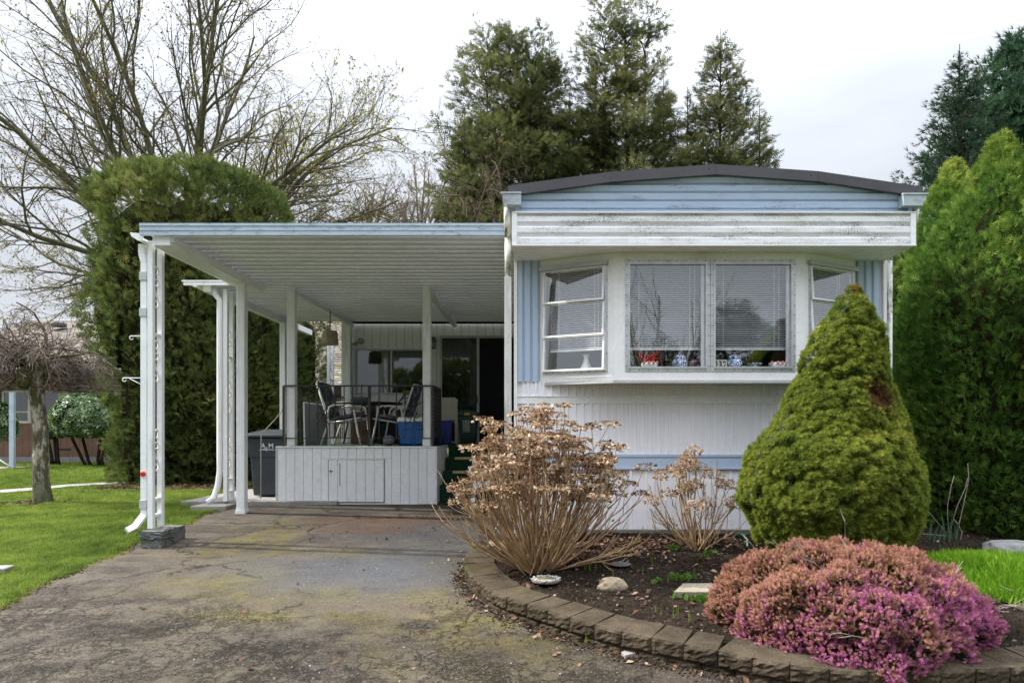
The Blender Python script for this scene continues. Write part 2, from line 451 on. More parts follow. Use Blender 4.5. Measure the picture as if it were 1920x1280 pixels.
for j in range(n - 1):
    for k in range(cols):
        a = j * (cols + 1) + k; b.f.append((a, a + 1, a + cols + 2, a + cols + 1)); b.sm.append(True)
b.build('driveway', M_ASPH, kind='structure')

# walkway across the lawn and the two small slabs
b = MB()
pa = [GP(-300, 922), GP(0, 916), GP(60, 908), GP(130, 896), GP(235, 886), GP(420, 876)]
pb = [GP(-300, 912), GP(0, 907), GP(60, 900), GP(130, 890), GP(235, 881), GP(420, 872)]
def upz(v, h):
    return (v.x, v.y, float(gz(v.y)) + h)
for i in range(len(pa) - 1):
    q = [pa[i], pa[i + 1], pb[i + 1], pb[i]]
    b.add([upz(v, .03) for v in q] + [upz(v, -.05) for v in q], [(0, 1, 2, 3), (0, 4, 5, 1), (2, 6, 7, 3)])
b.build('walkway', M_CONC, kind='structure')
WKA, WKB = pa, pb
b = MB(); b.box(-5.3, -3.0, 10.02, 12.2, float(gz(10.1)) - .12, float(gz(10.1)) + .055); b.box(-4.95, -4.45, 9.62, 10.019, float(gz(9.6)) - .1, float(gz(9.8)) + .05)
b.build('concrete_pad', M_CONC, kind='structure', bevel=.012)
b = MB(); b.box(-22, -14.1, 17.6, 18.9, .55, float(gz(18)) + .05); b.build('parking_slab', M_CONC, kind='structure')

# bed outline (top outer edge of the block wall)
WPX = [(905, 1008), (882, 1028), (872, 1046), (873, 1062), (893, 1085), (923, 1108), (968, 1124), (1010, 1137), (1076, 1158), (1159, 1181), (1251, 1200), (1310, 1211), (1356, 1219), (1400, 1230), (1500, 1248), (1600, 1256), (1700, 1257), (1807, 1252), (1876, 1250), (1950, 1245), (2150, 1222)]
def top_d(py): return 1.67 / ((py - 812) / F + .0767)
W = np.array([((px - 1015) * top_d(py) / F, top_d(py)) for px, py in WPX])
# smooth & resample
def resample(pts, step):
    for _ in range(3):
        q = [pts[0]]
        for a, c in zip(pts, pts[1:]): q += [a * .75 + c * .25, a * .25 + c * .75]
        pts = np.array(q + [pts[-1]])
    s = np.r_[0, np.cumsum(np.linalg.norm(np.diff(pts, axis=0), axis=1))]
    n = int(s[-1] / step); t = np.linspace(0, s[-1], n + 1)
    return np.stack([np.interp(t, s, pts[:, 0]), np.interp(t, s, pts[:, 1])], 1)
WP = resample(W, .03)
tang = unit(np.gradient(WP, axis=0)); nin = np.stack([-tang[:, 1], tang[:, 0]], 1)     # towards the bed
def bed_z(x, y):
    base = gz(y) + .125
    return base + .10 * np.clip((np.asarray(y) - 5.0) / 2.2, 0, 1) * np.clip((np.asarray(x) + .8) / 1.5, 0, 1)
def soil_h(x, y):
    p = np.stack([np.asarray(x, float), np.asarray(y, float), np.zeros(np.shape(x))], -1)
    return bed_z(x, y) + .018 * vnoise(p, 3.1, 1) + .010 * vnoise(p, 11, 2)
NB, NR = len(WP), 90
inn = WP + nin * .2
back = np.stack([np.clip(WP[:, 0] * 1.0 - .0, -.32, 99), np.where(WP[:, 0] < 3.6, 7.25, 9.6)], 1)
back[:, 0] = np.linspace(-.34, 7.5, NB); back[:, 1] = np.interp(back[:, 0], [-.34, 3.5, 3.9, 7.5], [7.255, 7.255, 10.0, 10.0])
V = []
tt = np.linspace(0, 1, NR)
G = inn[:, None, :] * (1 - tt)[None, :, None] + back[:, None, :] * tt[None, :, None]
gx, gy = G[..., 0].ravel(), G[..., 1].ravel()
p3 = np.stack([gx, gy, gx * 0], -1)
gzv = soil_h(gx, gy) + .007 * vnoise(p3, 37, 3) + rng.normal(size=len(gx)) * .0035
V = np.stack([gx, gy, gzv], -1)
i = np.arange(NB - 1)[:, None] * NR; j = np.arange(NR - 1)[None, :]
Fq = np.stack([i + j, i + NR + j, i + NR + j + 1, i + j + 1], -1).reshape(-1, 4)
nobj('planting_soil', V, Fq, 4, M_SOIL, smooth=True, kind='structure')
BED_IN = inn
def in_bed(x, y, margin=.0):
    """x,y arrays -> inside the bed"""
    fy = np.interp(x, inn[NB // 8:, 0], inn[NB // 8:, 1])
    return (y > fy + margin) & (x > -.55) & ((x < 3.6) & (y < 7.24) | (x >= 3.6))

# retaining wall of split-faced blocks
wall = thing('retaining_wall', 'curved low retaining wall of weathered split-face blocks around the planting bed', 'retaining wall', (1.2, 4.6, float(gz(4.6))))
def m_block():
    m, nt = new_mat('split_block')
    c = mixc(nt, mr(nt, noise(nt, 5, 6), .38, .64), (.044, .033, .021), (.078, .060, .040))
    nz_ = nd(nt, 'ShaderNodeSeparateXYZ', {0: nd(nt, 'ShaderNodeNewGeometry').outputs['True Normal']}).outputs[2]
    c = mixc(nt, mr(nt, noise(nt, 3, 7, .7), .5, .66, 0, .7), c, (.022, .018, .012))
    c = mixc(nt, mr(nt, noise(nt, 2.1, 6, .7), .56, .68, 0, .5), c, (.07, .072, .02))
    vo = nd(nt, 'ShaderNodeTexVoronoi', {'Vector': posn(nt), 'Scale': 110.0}).outputs['Color']
    c = mixc(nt, mr(nt, nd(nt, 'ShaderNodeSeparateColor', {0: vo}).outputs[0], .8, 1, 0, .16), c, (.22, .19, .15))
    finish(nt, c, .93, [(noise(nt, 26, 6, .7), .8, .018), (noise(nt, 120, 3), .6, .006)], spec=.12)
    return m
M_BLOCK = m_block()
def block_mesh(seed, w, dp, h, rough):
    r = np.random.default_rng(seed)
    nu, nv = 8, 6
    u = np.linspace(-w / 2, w / 2, nu + 1); v = np.linspace(0, h, nv + 1)
    V = []; Fc = []
    for a, vv in enumerate(v):                      # rough front face (y = 0 side)
        for c_, uu in enumerate(u):
            e = 0 if (a in (0, nv) or c_ in (0, nu)) else 1
            V.append((uu, -rough * e * (.5 + r.random()) + (1 - e) * r.uniform(-.35, .35) * rough, vv))
    k = nu + 1
    for a in range(nv):
        for c_ in range(nu): Fc.append((a * k + c_, a * k + c_ + 1, (a + 1) * k + c_ + 1, (a + 1) * k + c_))
    tf = nv * k; b0 = len(V)
    for c_, uu in enumerate(u): V.append((uu * .86, dp, h + r.uniform(-.001, .001)))
    b1 = len(V)
    for c_, uu in enumerate(u): V.append((uu * .86, dp, 0))
    for c_ in range(nu):
        Fc.append((tf + c_, tf + c_ + 1, b0 + c_ + 1, b0 + c_))
        Fc.append((c_ + 1, c_, b1 + c_, b1 + c_ + 1))
    Fc.append(tuple([a * k for a in range(nv, -1, -1)] + [b1, b0]))
    Fc.append(tuple([a * k + nu for a in range(nv + 1)] + [b0 + nu, b1 + nu]))
    me = bpy.data.meshes.new('block'); me.from_pydata(V, [], Fc); me.materials.append(M_BLOCK); me.update()
    return me
BW = .215
BM = [block_mesh(20 + i, BW - .004, .27, .105, .013) for i in range(7)]
wroot = wloc(wall)
def lay(course, off, h0, setb, ms):
    s = np.r_[0, np.cumsum(np.linalg.norm(np.diff(WP, axis=0), axis=1))]
    t = off
    while t < s[-1] - .1:
        x = np.interp(t, s, WP[:, 0]); y = np.interp(t, s, WP[:, 1])
        tx = np.interp(t, s, tang[:, 0]); ty = np.interp(t, s, tang[:, 1])
        o = bpy.data.objects.new('block', random.choice(ms)); COL.objects.link(o); o.parent = wall
        o.location = (x - ty * setb - wroot.x, y + tx * setb - wroot.y, float(gz(y)) + h0 - wroot.z + random.uniform(-.003, .003))
        # the wall follows the slope
        o.rotation_euler = (R_(4.2) * math.cos(math.atan2(ty, tx)) + random.uniform(-.006, .006), -R_(4.2) * ty, math.atan2(ty, tx) + random.uniform(-.02, .02))
        t += BW
lay(0, .05, .05, .0, BM)
lay(1, .05 + BW / 2, -.058, .022, BM)

# flat concrete edging strip in front
b = MB()
ep = [GP(1172, 1236), GP(1215, 1225), GP(1290, 1247), GP(1390, 1268), GP(1500, 1290)]
eb = [GP(1165, 1229), GP(1195, 1219), GP(1300, 1238), GP(1400, 1258), GP(1520, 1278)]
for i in range(4):
    q = [ep[i], ep[i + 1], eb[i + 1], eb[i]]
    b.add([upz(v, .028) for v in q] + [upz(v, -.05) for v in q], [(0, 1, 2, 3), (0, 4, 5, 1), (2, 6, 7, 3), (3, 7, 4, 0)])
b.build('edging_strip', mat('strip_conc', (.27, .255, .24), .9, (.2, .19, .18), 6, bump=.5, dirt=(.09, .07, .055)), label='flat grey concrete edging strip lying in front of the block wall', cat='edging')
# ---------------------------------------------------------------- mobile home
def m_siding(name, col, dirt, vdir=False, damt=.8, lo=.56, hi=.70, stain=None):
    m, nt = new_mat(name)
    c = mixc(nt, mr(nt, noise(nt, 1.5, 4), .35, .65), col, tuple(x * .93 for x in col))
    # rain streaks run down, mildew freckles gather in rows
    s = noise(nt, 1, 6, .6, stretch=(34, 34, 1.6))
    c = mixc(nt, mr(nt, s, .50, .75, 0, .22), c, tuple(x * .74 for x in col))
    f = mr(nt, noise(nt, 1, 5, .7, stretch=(2.2, 2.2, 14)), lo, hi, 0, 1)
    g = mr(nt, noise(nt, 70, 4, .8), .44, .6, 0, 1)
    c = mixc(nt, math_(nt, 'MULTIPLY', math_(nt, 'MULTIPLY', f, g), damt), c, dirt)
    if stain: c = mixc(nt, mr(nt, noise(nt, .9, 5, .65, stretch=(2, 2, 1)), .5, .75, 0, stain), c, (.60, .58, .52))
    finish(nt, c, .5, [(noise(nt, 3, 2), .10, .05)], spec=.35)
    MATS[name] = m
    return m
M_WHITE = m_siding('white_siding', (.88, .88, .91), (.28, .28, .22), damt=.3)
M_FASC = m_siding('white_fascia', (.85, .85, .88), (.16, .16, .12), damt=.95, lo=.45, hi=.64, stain=.45)
M_BLUE = m_siding('blue_siding', (.47, .57, .71), (.12, .14, .13), damt=.9, lo=.54, hi=.68)
M_BLUEP = m_siding('blue_panel', (.46, .56, .71), (.2, .22, .22), damt=.15)
M_WPAINT = mat('white_paint', (.88, .88, .88), .45, (.83, .83, .83), 3, dirt=(.35, .34, .28), dsc=(3, 3, 3), dlo=.58, damt=.35)
M_WDIRT = mat('mossy_white', (.70, .70, .67), .6, (.6, .6, .55), 4, dirt=(.07, .075, .03), dsc=(9, 9, 3), dlo=.47, dhi=.56, damt=.95)
M_ALU = mat('aluminium', (.66, .68, .70), .38, (.52, .54, .56), 9, metal=.55, dirt=(.35, .30, .24), dsc=(12, 12, 12), damt=.4)
M_DARKR = mat('roof_flashing', (.062, .060, .065), .5, (.05, .048, .054), 3, spec=.5)
M_SCREW = mat('screw', (.05, .05, .06), .5)
def m_glass(name, refl=.28, tintc=(1, 1, 1)):
    m, nt = new_mat(name)
    fr = nd(nt, 'ShaderNodeFresnel', {'IOR': 1.5}).outputs[0]
    f = math_(nt, 'MINIMUM', math_(nt, 'ADD', math_(nt, 'MULTIPLY', fr, 1.2), refl), 1.0)
    f = math_(nt, 'MULTIPLY', f, math_(nt, 'SUBTRACT', 1.0, nd(nt, 'ShaderNodeNewGeometry').outputs['Backfacing']))
    g = nd(nt, 'ShaderNodeBsdfGlossy', {'Roughness': .0, 'Color': (.96, .98, 1, 1)})
    bn = nd(nt, 'ShaderNodeBump', {'Height': noise(nt, 2.2, 2), 'Strength': .008, 'Distance': .03})
    nt.links.new(bn.outputs[0], g.inputs['Normal'])
    t = nd(nt, 'ShaderNodeBsdfTransparent', {'Color': c4(tintc)})
    mx = nd(nt, 'ShaderNodeMixShader', {0: f, 1: t.outputs[0], 2: g.outputs[0]})
    nd(nt, 'ShaderNodeOutputMaterial', {0: mx.outputs[0]})
    return m
M_GLASS = m_glass('window_glass', .17, (.98, .99, .99)); M_GLASSD = m_glass('porch_glass', .07, (.72, .76, .76))
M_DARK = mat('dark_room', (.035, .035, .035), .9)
M_SLAT = mat('blind_slat', (.88, .89, .90), .45)

XL, XR, YW, YF = -.29, 3.66, 7.27, 6.68
home = thing('mobile_home', 'white and pale blue mobile home with a projecting bay window and arched dark roof edge', 'mobile home', (1.7, 9, float(gz(7.3))))
def part(b, n, m, par=None, **k): return b.build(n, m, par or home, **k)

# vertical ribbed sheets
def ribbed(x0, x1, z0, z1, y, pitch=.0835, dp=.019, thick=.01):
    line = []; x = x0
    while x < x1 - 1e-6:
        e = min(x + pitch, x1); w_ = e - x
        line += [(x, y, z0), (x + w_ * .62, y, z0), (x + w_ * .70, y - dp, z0), (x + w_ * .92, y - dp, z0)]
        x = e
    line.append((x1, y, z0))
    b = MB(); b.sheet(line, (0, 0, z1 - z0)); return b
part(ribbed(-.21, 3.58, E - .225, E + .315, YW - .008), 'siding_panel', M_WHITE)
part(ribbed(-.21, 3.58, E + .397, E + .545, YW - .008), 'siding_panel', M_WHITE)
# left and right blue panels either side of the bay, with wide ribs
for a, c in ((-.262, -.018), (3.352, 3.60)):
    b = MB(); w_ = c - a
    for k in range(3):
        u = a + w_ * k / 3
        b.sheet([(u, YW - .008, E + .545), (u + .012, YW - .03, E + .545), (u + w_ / 3 - .022, YW - .03, E + .545), (u + w_ / 3 - .012, YW - .008, E + .545), (u + w_ / 3, YW - .008, E + .545)], (0, 0, 1.3))
    part(b, 'blue_panel', M_BLUEP)
b = MB(); b.box(XL, XR, YW - .022, YW - .002, E + .315, E + .397); b.box(XL, XR, YW - .03, YW - .022, E + .388, E + .397); part(b, 'trim_band', M_WPAINT)
b = MB(); b.box(XL, XR, YW - .035, YW - .002, E - .38, E - .228)
b.box(XL, XR, YW - .045, YW - .035, E - .25, E - .228); b.box(XL, XR, YW - .045, YW - .035, E - .38, E - .364); part(b, 'blue_band', M_BLUEP)
# skirting panels, individually fitted
x = XL; k = 0
while x < XR - .01:
    e = min(x + .30, XR); b = MB()
    line = [(x + .004, YW - .008, E - 1.12), (x + .018, YW - .010, E - 1.12), (x + .026, YW - .030, E - 1.12), (x + .050, YW - .030, E - 1.12), (x + .06, YW - .010, E - 1.12), (e - .12, YW - .012, E - 1.12), (e - .11, YW - .022, E - 1.12), (e - .085, YW - .022, E - 1.12), (e - .08, YW - .012, E - 1.12), (e - .004, YW - .014, E - 1.12)]
    b.sheet(line, (0, 0, .737)); part(b, 'skirting_panel', M_WHITE); x = e; k += 1
# wall cores and corner trim
b = MB(); b.box(XL + .02, -.03, YW, YW + .08, E - 1.1, E + 1.98); b.box(3.36, XR - .02, YW, YW + .08, E - 1.1, E + 1.98); b.box(-.03, 3.36, YW, YW + .08, E - 1.1, E + .56)
b.box(XL, XL + .08, YW + .08, 20, E - 1.1, E + 2.2); b.box(XR - .08, XR, YW + .08, 20, E - 1.1, E + 2.2); part(b, 'wall', M_WHITE)
for a in (XL, XR - .035): 
    b = MB(); b.box(a, a + .035, YW - .04, YW - .001, E - 1.1, E + 1.845); part(b, 'corner_trim', M_WPAINT)

# roof: faceted arch
ARC = [(-.327, 2.415), (.70, 2.562), (1.71, 2.643), (2.71, 2.567), (3.735, 2.41)]
ARC = [((953 - 1015) * YF / F, (812 - 350) * YF / F), ((1145 - 1015) * YF / F, (812 - 324) * YF / F), ((1341 - 1015) * YF / F, (812 - 310) * YF / F), ((1532 - 1015) * YF / F, (812 - 323) * YF / F), ((1727 - 1015) * YF / F, (812 - 352) * YF / F)]
for (xa, za), (xb, zb) in zip(ARC, ARC[1:]):
    b = MB(); T = .092
    b.ext([(xa + .001, YF - .03, E + za), (xb - .001, YF - .03, E + zb), (xb - .001, YF - .03, E + zb - T), (xa + .001, YF - .03, E + za - T)], (0, .018, 0), (0, 0, 0))
    b.ext([(xa + .001, YF - .045, E + za - T), (xb - .001, YF - .045, E + zb - T), (xb - .001, YF - .045, E + zb - T - .012), (xa + .001, YF - .045, E + za - T - .012)], (0, .05, 0), (0, 0, 0))
    part(b, 'roof_flashing', M_DARKR)
    b = MB(); b.lathe([(.007, 0), (.004, .004)], (0, 0, 0), 8); b.v = [(v[0] + xb - .07, YF - .031 - v[2], E + zb - .04 + v[1]) for v in b.v]; part(b, 'screw', M_SCREW)
b = MB()
for (xa, za), (xb, zb) in zip(ARC, ARC[1:]):
    b.ext([(xa, 0, E + za - .004), (xb, 0, E + zb - .004), (xb, 0, E + zb - .05), (xa, 0, E + za - .05)], (0, 13.4, 0), (0, YF - .01, 0))
part(b, 'roof', M_DARKR)
def arc_z(x):
    return float(np.interp(x, [a[0] for a in ARC], [a[1] for a in ARC]))
# gable end: horizontal stepped metal laps under the arch
YG = YF + .02
gz0, gz1 = (812 - 404) * YG / F, 2.62
nl = 12; lap = (gz1 - gz0) / nl
xa, xb = (975 - 1015) * YG / F, (1700 - 1015) * YG / F
prof = [(0, 0), (.012, .62), (-.010, .70), (-.022, .86), (.0, 1.0)]      # (depth, t) of one lap
xs_ = np.linspace(xa, xb, 61); b = MB()
for k in range(nl // 2 + 1):
    z0 = gz0 + k * lap * 2
    for (d0, t0), (d1, t1) in zip(prof, prof[1:]):
        za, zb = z0 + t0 * lap * 2, z0 + t1 * lap * 2
        for i in range(60):
            zl, zr = arc_z(xs_[i]) - .06, arc_z(xs_[i + 1]) - .06
            if min(zl, zr) <= za: continue
            b.add([(xs_[i], YG - d0, E + za), (xs_[i + 1], YG - d0, E + za), (xs_[i + 1], YG - d1, E + min(zb, zr)), (xs_[i], YG - d1, E + min(zb, zl))], [(0, 1, 2, 3)])
part(b, 'gable_panel', M_BLUE)
b = MB(); b.box(xa - .045, xa, YG - .028, YG - .002, E + gz0, E + arc_z(xa) - .07); b.box(xb, xb + .04, YG - .028, YG - .002, E + gz0, E + arc_z(xb) - .07); part(b, 'corner_trim', M_BLUEP)
# white awning fascia with three long ribs
fx0, fx1 = (960 - 1015) * YF / F, (1713 - 1015) * YF / F
fz0, fz1 = (812 - 462) * YF / F, (812 - 402) * YF / F
h = fz1 - fz0; line = []
for k in range(3):
    z = fz0 + h * k / 3; q = h / 3
    line += [(0, YF - .02, E + z + .001), (0, YF - .035, E + z + q * .25), (0, YF - .035, E + z + q * .7), (0, YF - .012, E + z + q * .86)]
line.append((0, YF - .02, E + fz1))
b = MB(); b.sheet([(fx0 + .05, l[1], l[2]) for l in line], (fx1 - fx0 - .10, 0, 0)); part(b, 'fascia', M_FASC)
b = MB()
for a in (fx0, fx1 - .05): b.box(a, a + .05, YF - .045, YF - .005, E + fz0, E + fz1)
b.box(fx0, fx1, YF - .05, YF - .0355, E + fz0 - .006, E + fz0 + .012); b.box(fx0 + .001, fx1 - .001, YF - .05, YG - .03, E + fz1 + .001, E + fz1 + .011); part(b, 'fascia_trim', M_WPAINT)
for a in (fx0, fx1 - .012):
    b = MB(); b.ext([(a, YF - .004, E + fz0), (a, YW, E + fz0 + .0), (a, YW, E + fz1), (a, YF - .004, E + fz1)], (.012, 0, 0), (0, 0, 0)); part(b, 'fascia_return', M_WPAINT)
# soffit with fine ribs
y = YF - .02; line = []
while y < YW + .06:
    line += [(0, y, E + fz0 + .004), (0, y + .07, E + fz0 + .004), (0, y + .075, E + fz0 + .014), (0, y + .085, E + fz0 + .014)]; y += .09
b = MB(); b.sheet([(fx0 + .013, l[1], l[2]) for l in line], (fx1 - fx0 - .026, 0, 0)); part(b, 'soffit', M_WPAINT)
# gutters
for x0, x1, z0 in (((940 - 1015) * 6.6 / F, (977 - 1015) * 6.6 / F, 2.21), ((1694 - 1015) * 6.6 / F, (1740 - 1015) * 6.6 / F, 2.2)):
    lft = x0 < 1; w_ = x1 - x0
    pr = [(0, .115), (0, .10), (.012, .095), (.02, .06), (.045, .03), (.05, 0), (w_, 0), (w_, .115)]
    if not lft: pr = [(w_ - a, c) for a, c in pr][::-1]
    b = MB(); b.ext([(x0 + a, 6.60, E + z0 + c) for a, c in pr], (0, 12, 0), (0, 0, 0))
    b.ext([(x0 - .006, 6.592, E + z0 + .105), (x1 + .002, 6.592, E + z0 + .105), (x1 + .002, 6.592, E + z0 + .122), (x0 - .006, 6.592, E + z0 + .122)], (0, .03, 0), (0, 0, 0))
    part(b, 'gutter', mat('gutter_metal', (.42, .48, .52), .45, (.34, .39, .42), 6, dirt=(.10, .10, .08), dsc=(6, 2, 14), damt=.8))
gx = (952 - 1015) * 6.75 / F
b = MB(); b.tube([(gx, 6.72, E + 2.22), (gx - .005, 6.75, E + 2.1), (gx, 6.80, E + 1.95)], .036, 10)
b.tube([(gx, 6.80, E + 1.95), (gx, 6.80, E + 1.55)], .034, 10); part(b, 'downspout', M_WDIRT)
b = MB(); b.box(gx - .034, gx + .034, 6.76, 6.83, E - 1.15, E + 1.55); part(b, 'downspout', mat('pipe_white', (.66, .66, .63), .5, (.58, .58, .54), 5, dirt=(.12, .12, .07), dsc=(7, 7, 1.2), dlo=.5, damt=.75))
b = MB(); b.tube([(3.70, 6.75, E + 2.21), (3.70, 6.78, E + 2.1), (3.68, 6.95, E + 2.0)], .036, 10); b.tube([(3.72, 7.30, E + 1.84), (3.72, 7.31, E - 1.1)], .033, 8); part(b, 'downspout', M_WDIRT)

# ---- bay window
xa0, xa1, xb1, xb0, yB = -.017, .73, 2.665, 3.352, 6.92
bz0, bz1 = E + .54, E + fz0 + .003
def frame_of(p, q):
    p, q = Vector((p[0], p[1])), Vector((q[0], q[1])); U = (q - p).normalized(); N = Vector((U.y, -U.x))
    return ((p.x, p.y), (U.x, U.y), (N.x, N.y)), (q - p).length
FR_F, LF = frame_of((xa1, yB), (xb1, yB))
FR_L, LL = frame_of((xa0, YW), (xa1, yB))
FR_R, LR = frame_of((xb1, yB), (xb0, YW))
bay = MB()
def ring(b, Fr, L_, u0, u1, z0, z1, zb, zt, n0, n1, e0=0, e1=0):
    """wall face with one rectangular hole"""
    b.slab(Fr, e0, L_ - e1, zb, z0, n0, n1); b.slab(Fr, e0, L_ - e1, z1, zt, n0, n1)
    b.slab(Fr, e0, u0, z0, z1, n0, n1); b.slab(Fr, u1, L_ - e1, z0, z1, n0, n1)
S = yB / F
fu = lambda px: (px - 1015) * S - xa1
FW0, FW1, FM = fu(1172), fu(1491.5), fu(1331.8)
wz0, wz1 = E + (812 - 696) * S, E + (812 - 487) * S
gz0w, gz1w = E + (812 - 689) * S, E + (812 - 494) * S
ring(bay, FR_F, LF, FW0 + .01, FW1 - .01, wz0 + .01, wz1 - .01, bz0, bz1, -.05, .0)
ring(bay, FR_L, LL, .045, LL - .075, wz0 + .01, wz1 - .02, bz0, bz1, -.05, .0, 0, .001)
ring(bay, FR_R, LR, .075, LR - .045, wz0 + .01, wz1 - .02, bz0, bz1, -.05, .0, .001, 0)
BAY = part(bay, 'bay_window', M_WPAINT)
def sub(b, n, m, **k): return b.build(n, m, BAY, **k)
b = MB(); pl = [(xa0, YW), (xa1 - .005, yB - .01), (xb1 + .005, yB - .01), (xb0, YW)]
b.ext([(x, y, bz0 - .03) for x, y in pl], (0, 0, .029), (0, 0, 0)); sub(b, 'bay_sill', mat('bay_under', (.55, .55, .54), .6))
# front pair: flanges with screws, sashes, glass
def flange(Fr, u0, u1, z0, z1, w_, nscx, nscz, m=M_ALU):
    b = MB(); b.slab(Fr, u0, u1, z1 - w_, z1, .001, .008); b.slab(Fr, u0, u1, z0, z0 + w_, .001, .008)
    b.slab(Fr, u0, u0 + w_, z0 + w_, z1 - w_, .001, .008); b.slab(Fr, u1 - w_, u1, z0 + w_, z1 - w_, .001, .008)
    i = w_ - .004
    b.slab(Fr, u0 + i, u1 - i, z1 - w_ - .014, z1 - i, -.02, .018); b.slab(Fr, u0 + i, u1 - i, z0 + i, z0 + w_ + .014, -.02, .018)
    b.slab(Fr, u0 + i, u0 + w_ + .014, z0 + w_ + .014, z1 - w_ - .014, -.02, .018); b.slab(Fr, u1 - w_ - .014, u1 - i, z0 + w_ + .014, z1 - w_ - .014, -.02, .018)
    sub(b, 'window_frame', m)
    b = MB(); r = .0045
    for k in range(nscx):
        u = u0 + (k + .5) * (u1 - u0) / nscx
        for z in (z0 + w_ * .4, z1 - w_ * .4): b.slab(Fr, u - r, u + r, z - r, z + r, .0085, .011)
    for k in range(nscz):
        z = z0 + (k + .5) * (z1 - z0) / nscz
        for u in (u0 + w_ * .4, u1 - w_ * .4): b.slab(Fr, u - r, u + r, z - r, z + r, .0085, .011)
    sub(b, 'screws', M_SCREW, kind='stuff')
for u0, u1 in ((FW0, FM - .002), (FM + .002, FW1)):
    flange(FR_F, u0, u1, wz0, wz1, .034, 9, 11)
    b = MB(); b.slab(FR_F, u1 - .092, u1 - .055, wz0 + .05, wz1 - .05, -.03, -.008); b.slab(FR_F, u1 - .052, u1 - .049, wz0 + .05, wz1 - .05, -.028, .01); sub(b, 'sash_stile', M_ALU)
    b = MB(); b.slab(FR_F, u0 + .04, u1 - .04, wz0 + .04, wz1 - .04, -.016, -.012); sub(b, 'window_pane', M_GLASS)
# side awning windows: three tilting lights each
def awning(Fr, L_, e0, e1):
    u0, u1 = e0, L_ - e1; z0, z1 = wz0 + .0, wz1 - .015
    flange(Fr, u0, u1, z0, z1, .018, 9, 3)
    b = MB(); b.slab(Fr, u0 - .02, u1 + .01, z1 - .03, z1 + .012, .012, .05); sub(b, 'drip_cap', mat('drip_cap', (.5, .51, .52), .4, metal=.4))
    H = (z1 - .03 - z0 - .02) / 3
    for k in range(3):
        za = z0 + .02 + k * H; zb = za + H - .004; o1 = .05 - .0 * k
        # each light leans out at its foot
        b = MB(); o, U, N = Fr; w_ = .02
        def q(u, z, n): t = (zb - z) / H; nn = n + .028 * t; return (o[0] + U[0] * u + N[0] * nn, o[1] + U[1] * u + N[1] * nn, z)
        def bx(a, c, za_, zb_, n0=.004, n1=.02):
            b.add([q(a, za_, n1), q(c, za_, n1), q(c, za_, n0), q(a, za_, n0), q(a, zb_, n1), q(c, zb_, n1), q(c, zb_, n0), q(a, zb_, n0)], [(0, 3, 2, 1), (4, 5, 6, 7), (0, 1, 5, 4), (1, 2, 6, 5), (2, 3, 7, 6), (3, 0, 4, 7)])
        a, c = u0 + .015, u1 - .03
        bx(a, c, za, za + w_); bx(a, c, zb - w_ * .6, zb); bx(a, a + w_, za + w_, zb - w_ * .6); bx(c - w_, c, za + w_, zb - w_ * .6)
        sub(b, 'sash', M_WPAINT)
        b = MB(); bx2 = (a + w_, c - w_, za + w_, zb - w_ * .6)
        b.add([q(bx2[0], bx2[2], .012), q(bx2[1], bx2[2], .012), q(bx2[1], bx2[3], .012), q(bx2[0], bx2[3], .012)], [(0, 1, 2, 3)])
        sub(b, 'window_pane', M_GLASS)
awning(FR_L, LL, .035, .06); awning(FR_R, LR, .06, .035)
# blinds
def blind(Fr, u0, u1, z0, z1, n=-.085):
    b = MB(); z = z0 + .03; o, U, N = Fr
    while z < z1:
        c_, s_ = .0125 * .85, .0125 * .45
        vs = [(o[0] + U[0] * u + N[0] * (n + a), o[1] + U[1] * u + N[1] * (n + a), z + h_) for u, a, h_ in ((u0, c_, -s_), (u1, c_, -s_), (u1, 0, .002), (u0, 0, .002), (u0, -c_, s_), (u1, -c_, s_))]
        b.add(vs, [(0, 1, 2, 3), (3, 2, 5, 4)]); z += .0222
    sub(b, 'blind_slats', M_SLAT, kind='stuff')
    b = MB(); b.slab(Fr, u0, u1, z0 - .008, z0 + .016, n - .012, n + .012); b.slab(Fr, u0, u1, z1, z1 + .03, n - .015, n + .015)
    for f in (.16, .8, .86): 
        u = u0 + (u1 - u0) * f; b.slab(Fr, u - .002, u + .002, z0, z1, n + .013, n + .015)
    sub(b, 'blind_rail', M_SLAT)
bz = E + (812 - 653) * S
blind(FR_F, FW0 + .02, FM - .03, bz, wz1 - .03); blind(FR_F, FM + .02, FW1 - .03, bz, wz1 - .03)
blind(FR_L, .09, LL - .10, bz + .01, wz1 - .05); blind(FR_R, .10, LR - .09, E + .72, wz1 - .05)
# interior shelf, room and floor
b = MB(); b.ext([(x, y, wz0 + .006) for x, y in ((xa0 + .08, YW + .05), (xa1 + .04, yB + .07), (xb1 - .04, yB + .07), (xb0 - .08, YW + .05))], (0, 0, .02), (0, 0, 0)); sub(b, 'window_shelf', mat('shelf_white', (.35, .35, .34), .6))
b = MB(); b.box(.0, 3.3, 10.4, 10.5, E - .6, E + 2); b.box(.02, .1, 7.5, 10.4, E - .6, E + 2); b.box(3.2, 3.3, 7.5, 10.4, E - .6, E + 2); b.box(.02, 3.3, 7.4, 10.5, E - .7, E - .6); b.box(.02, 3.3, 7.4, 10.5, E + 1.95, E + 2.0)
part(b, 'room', M_DARK)

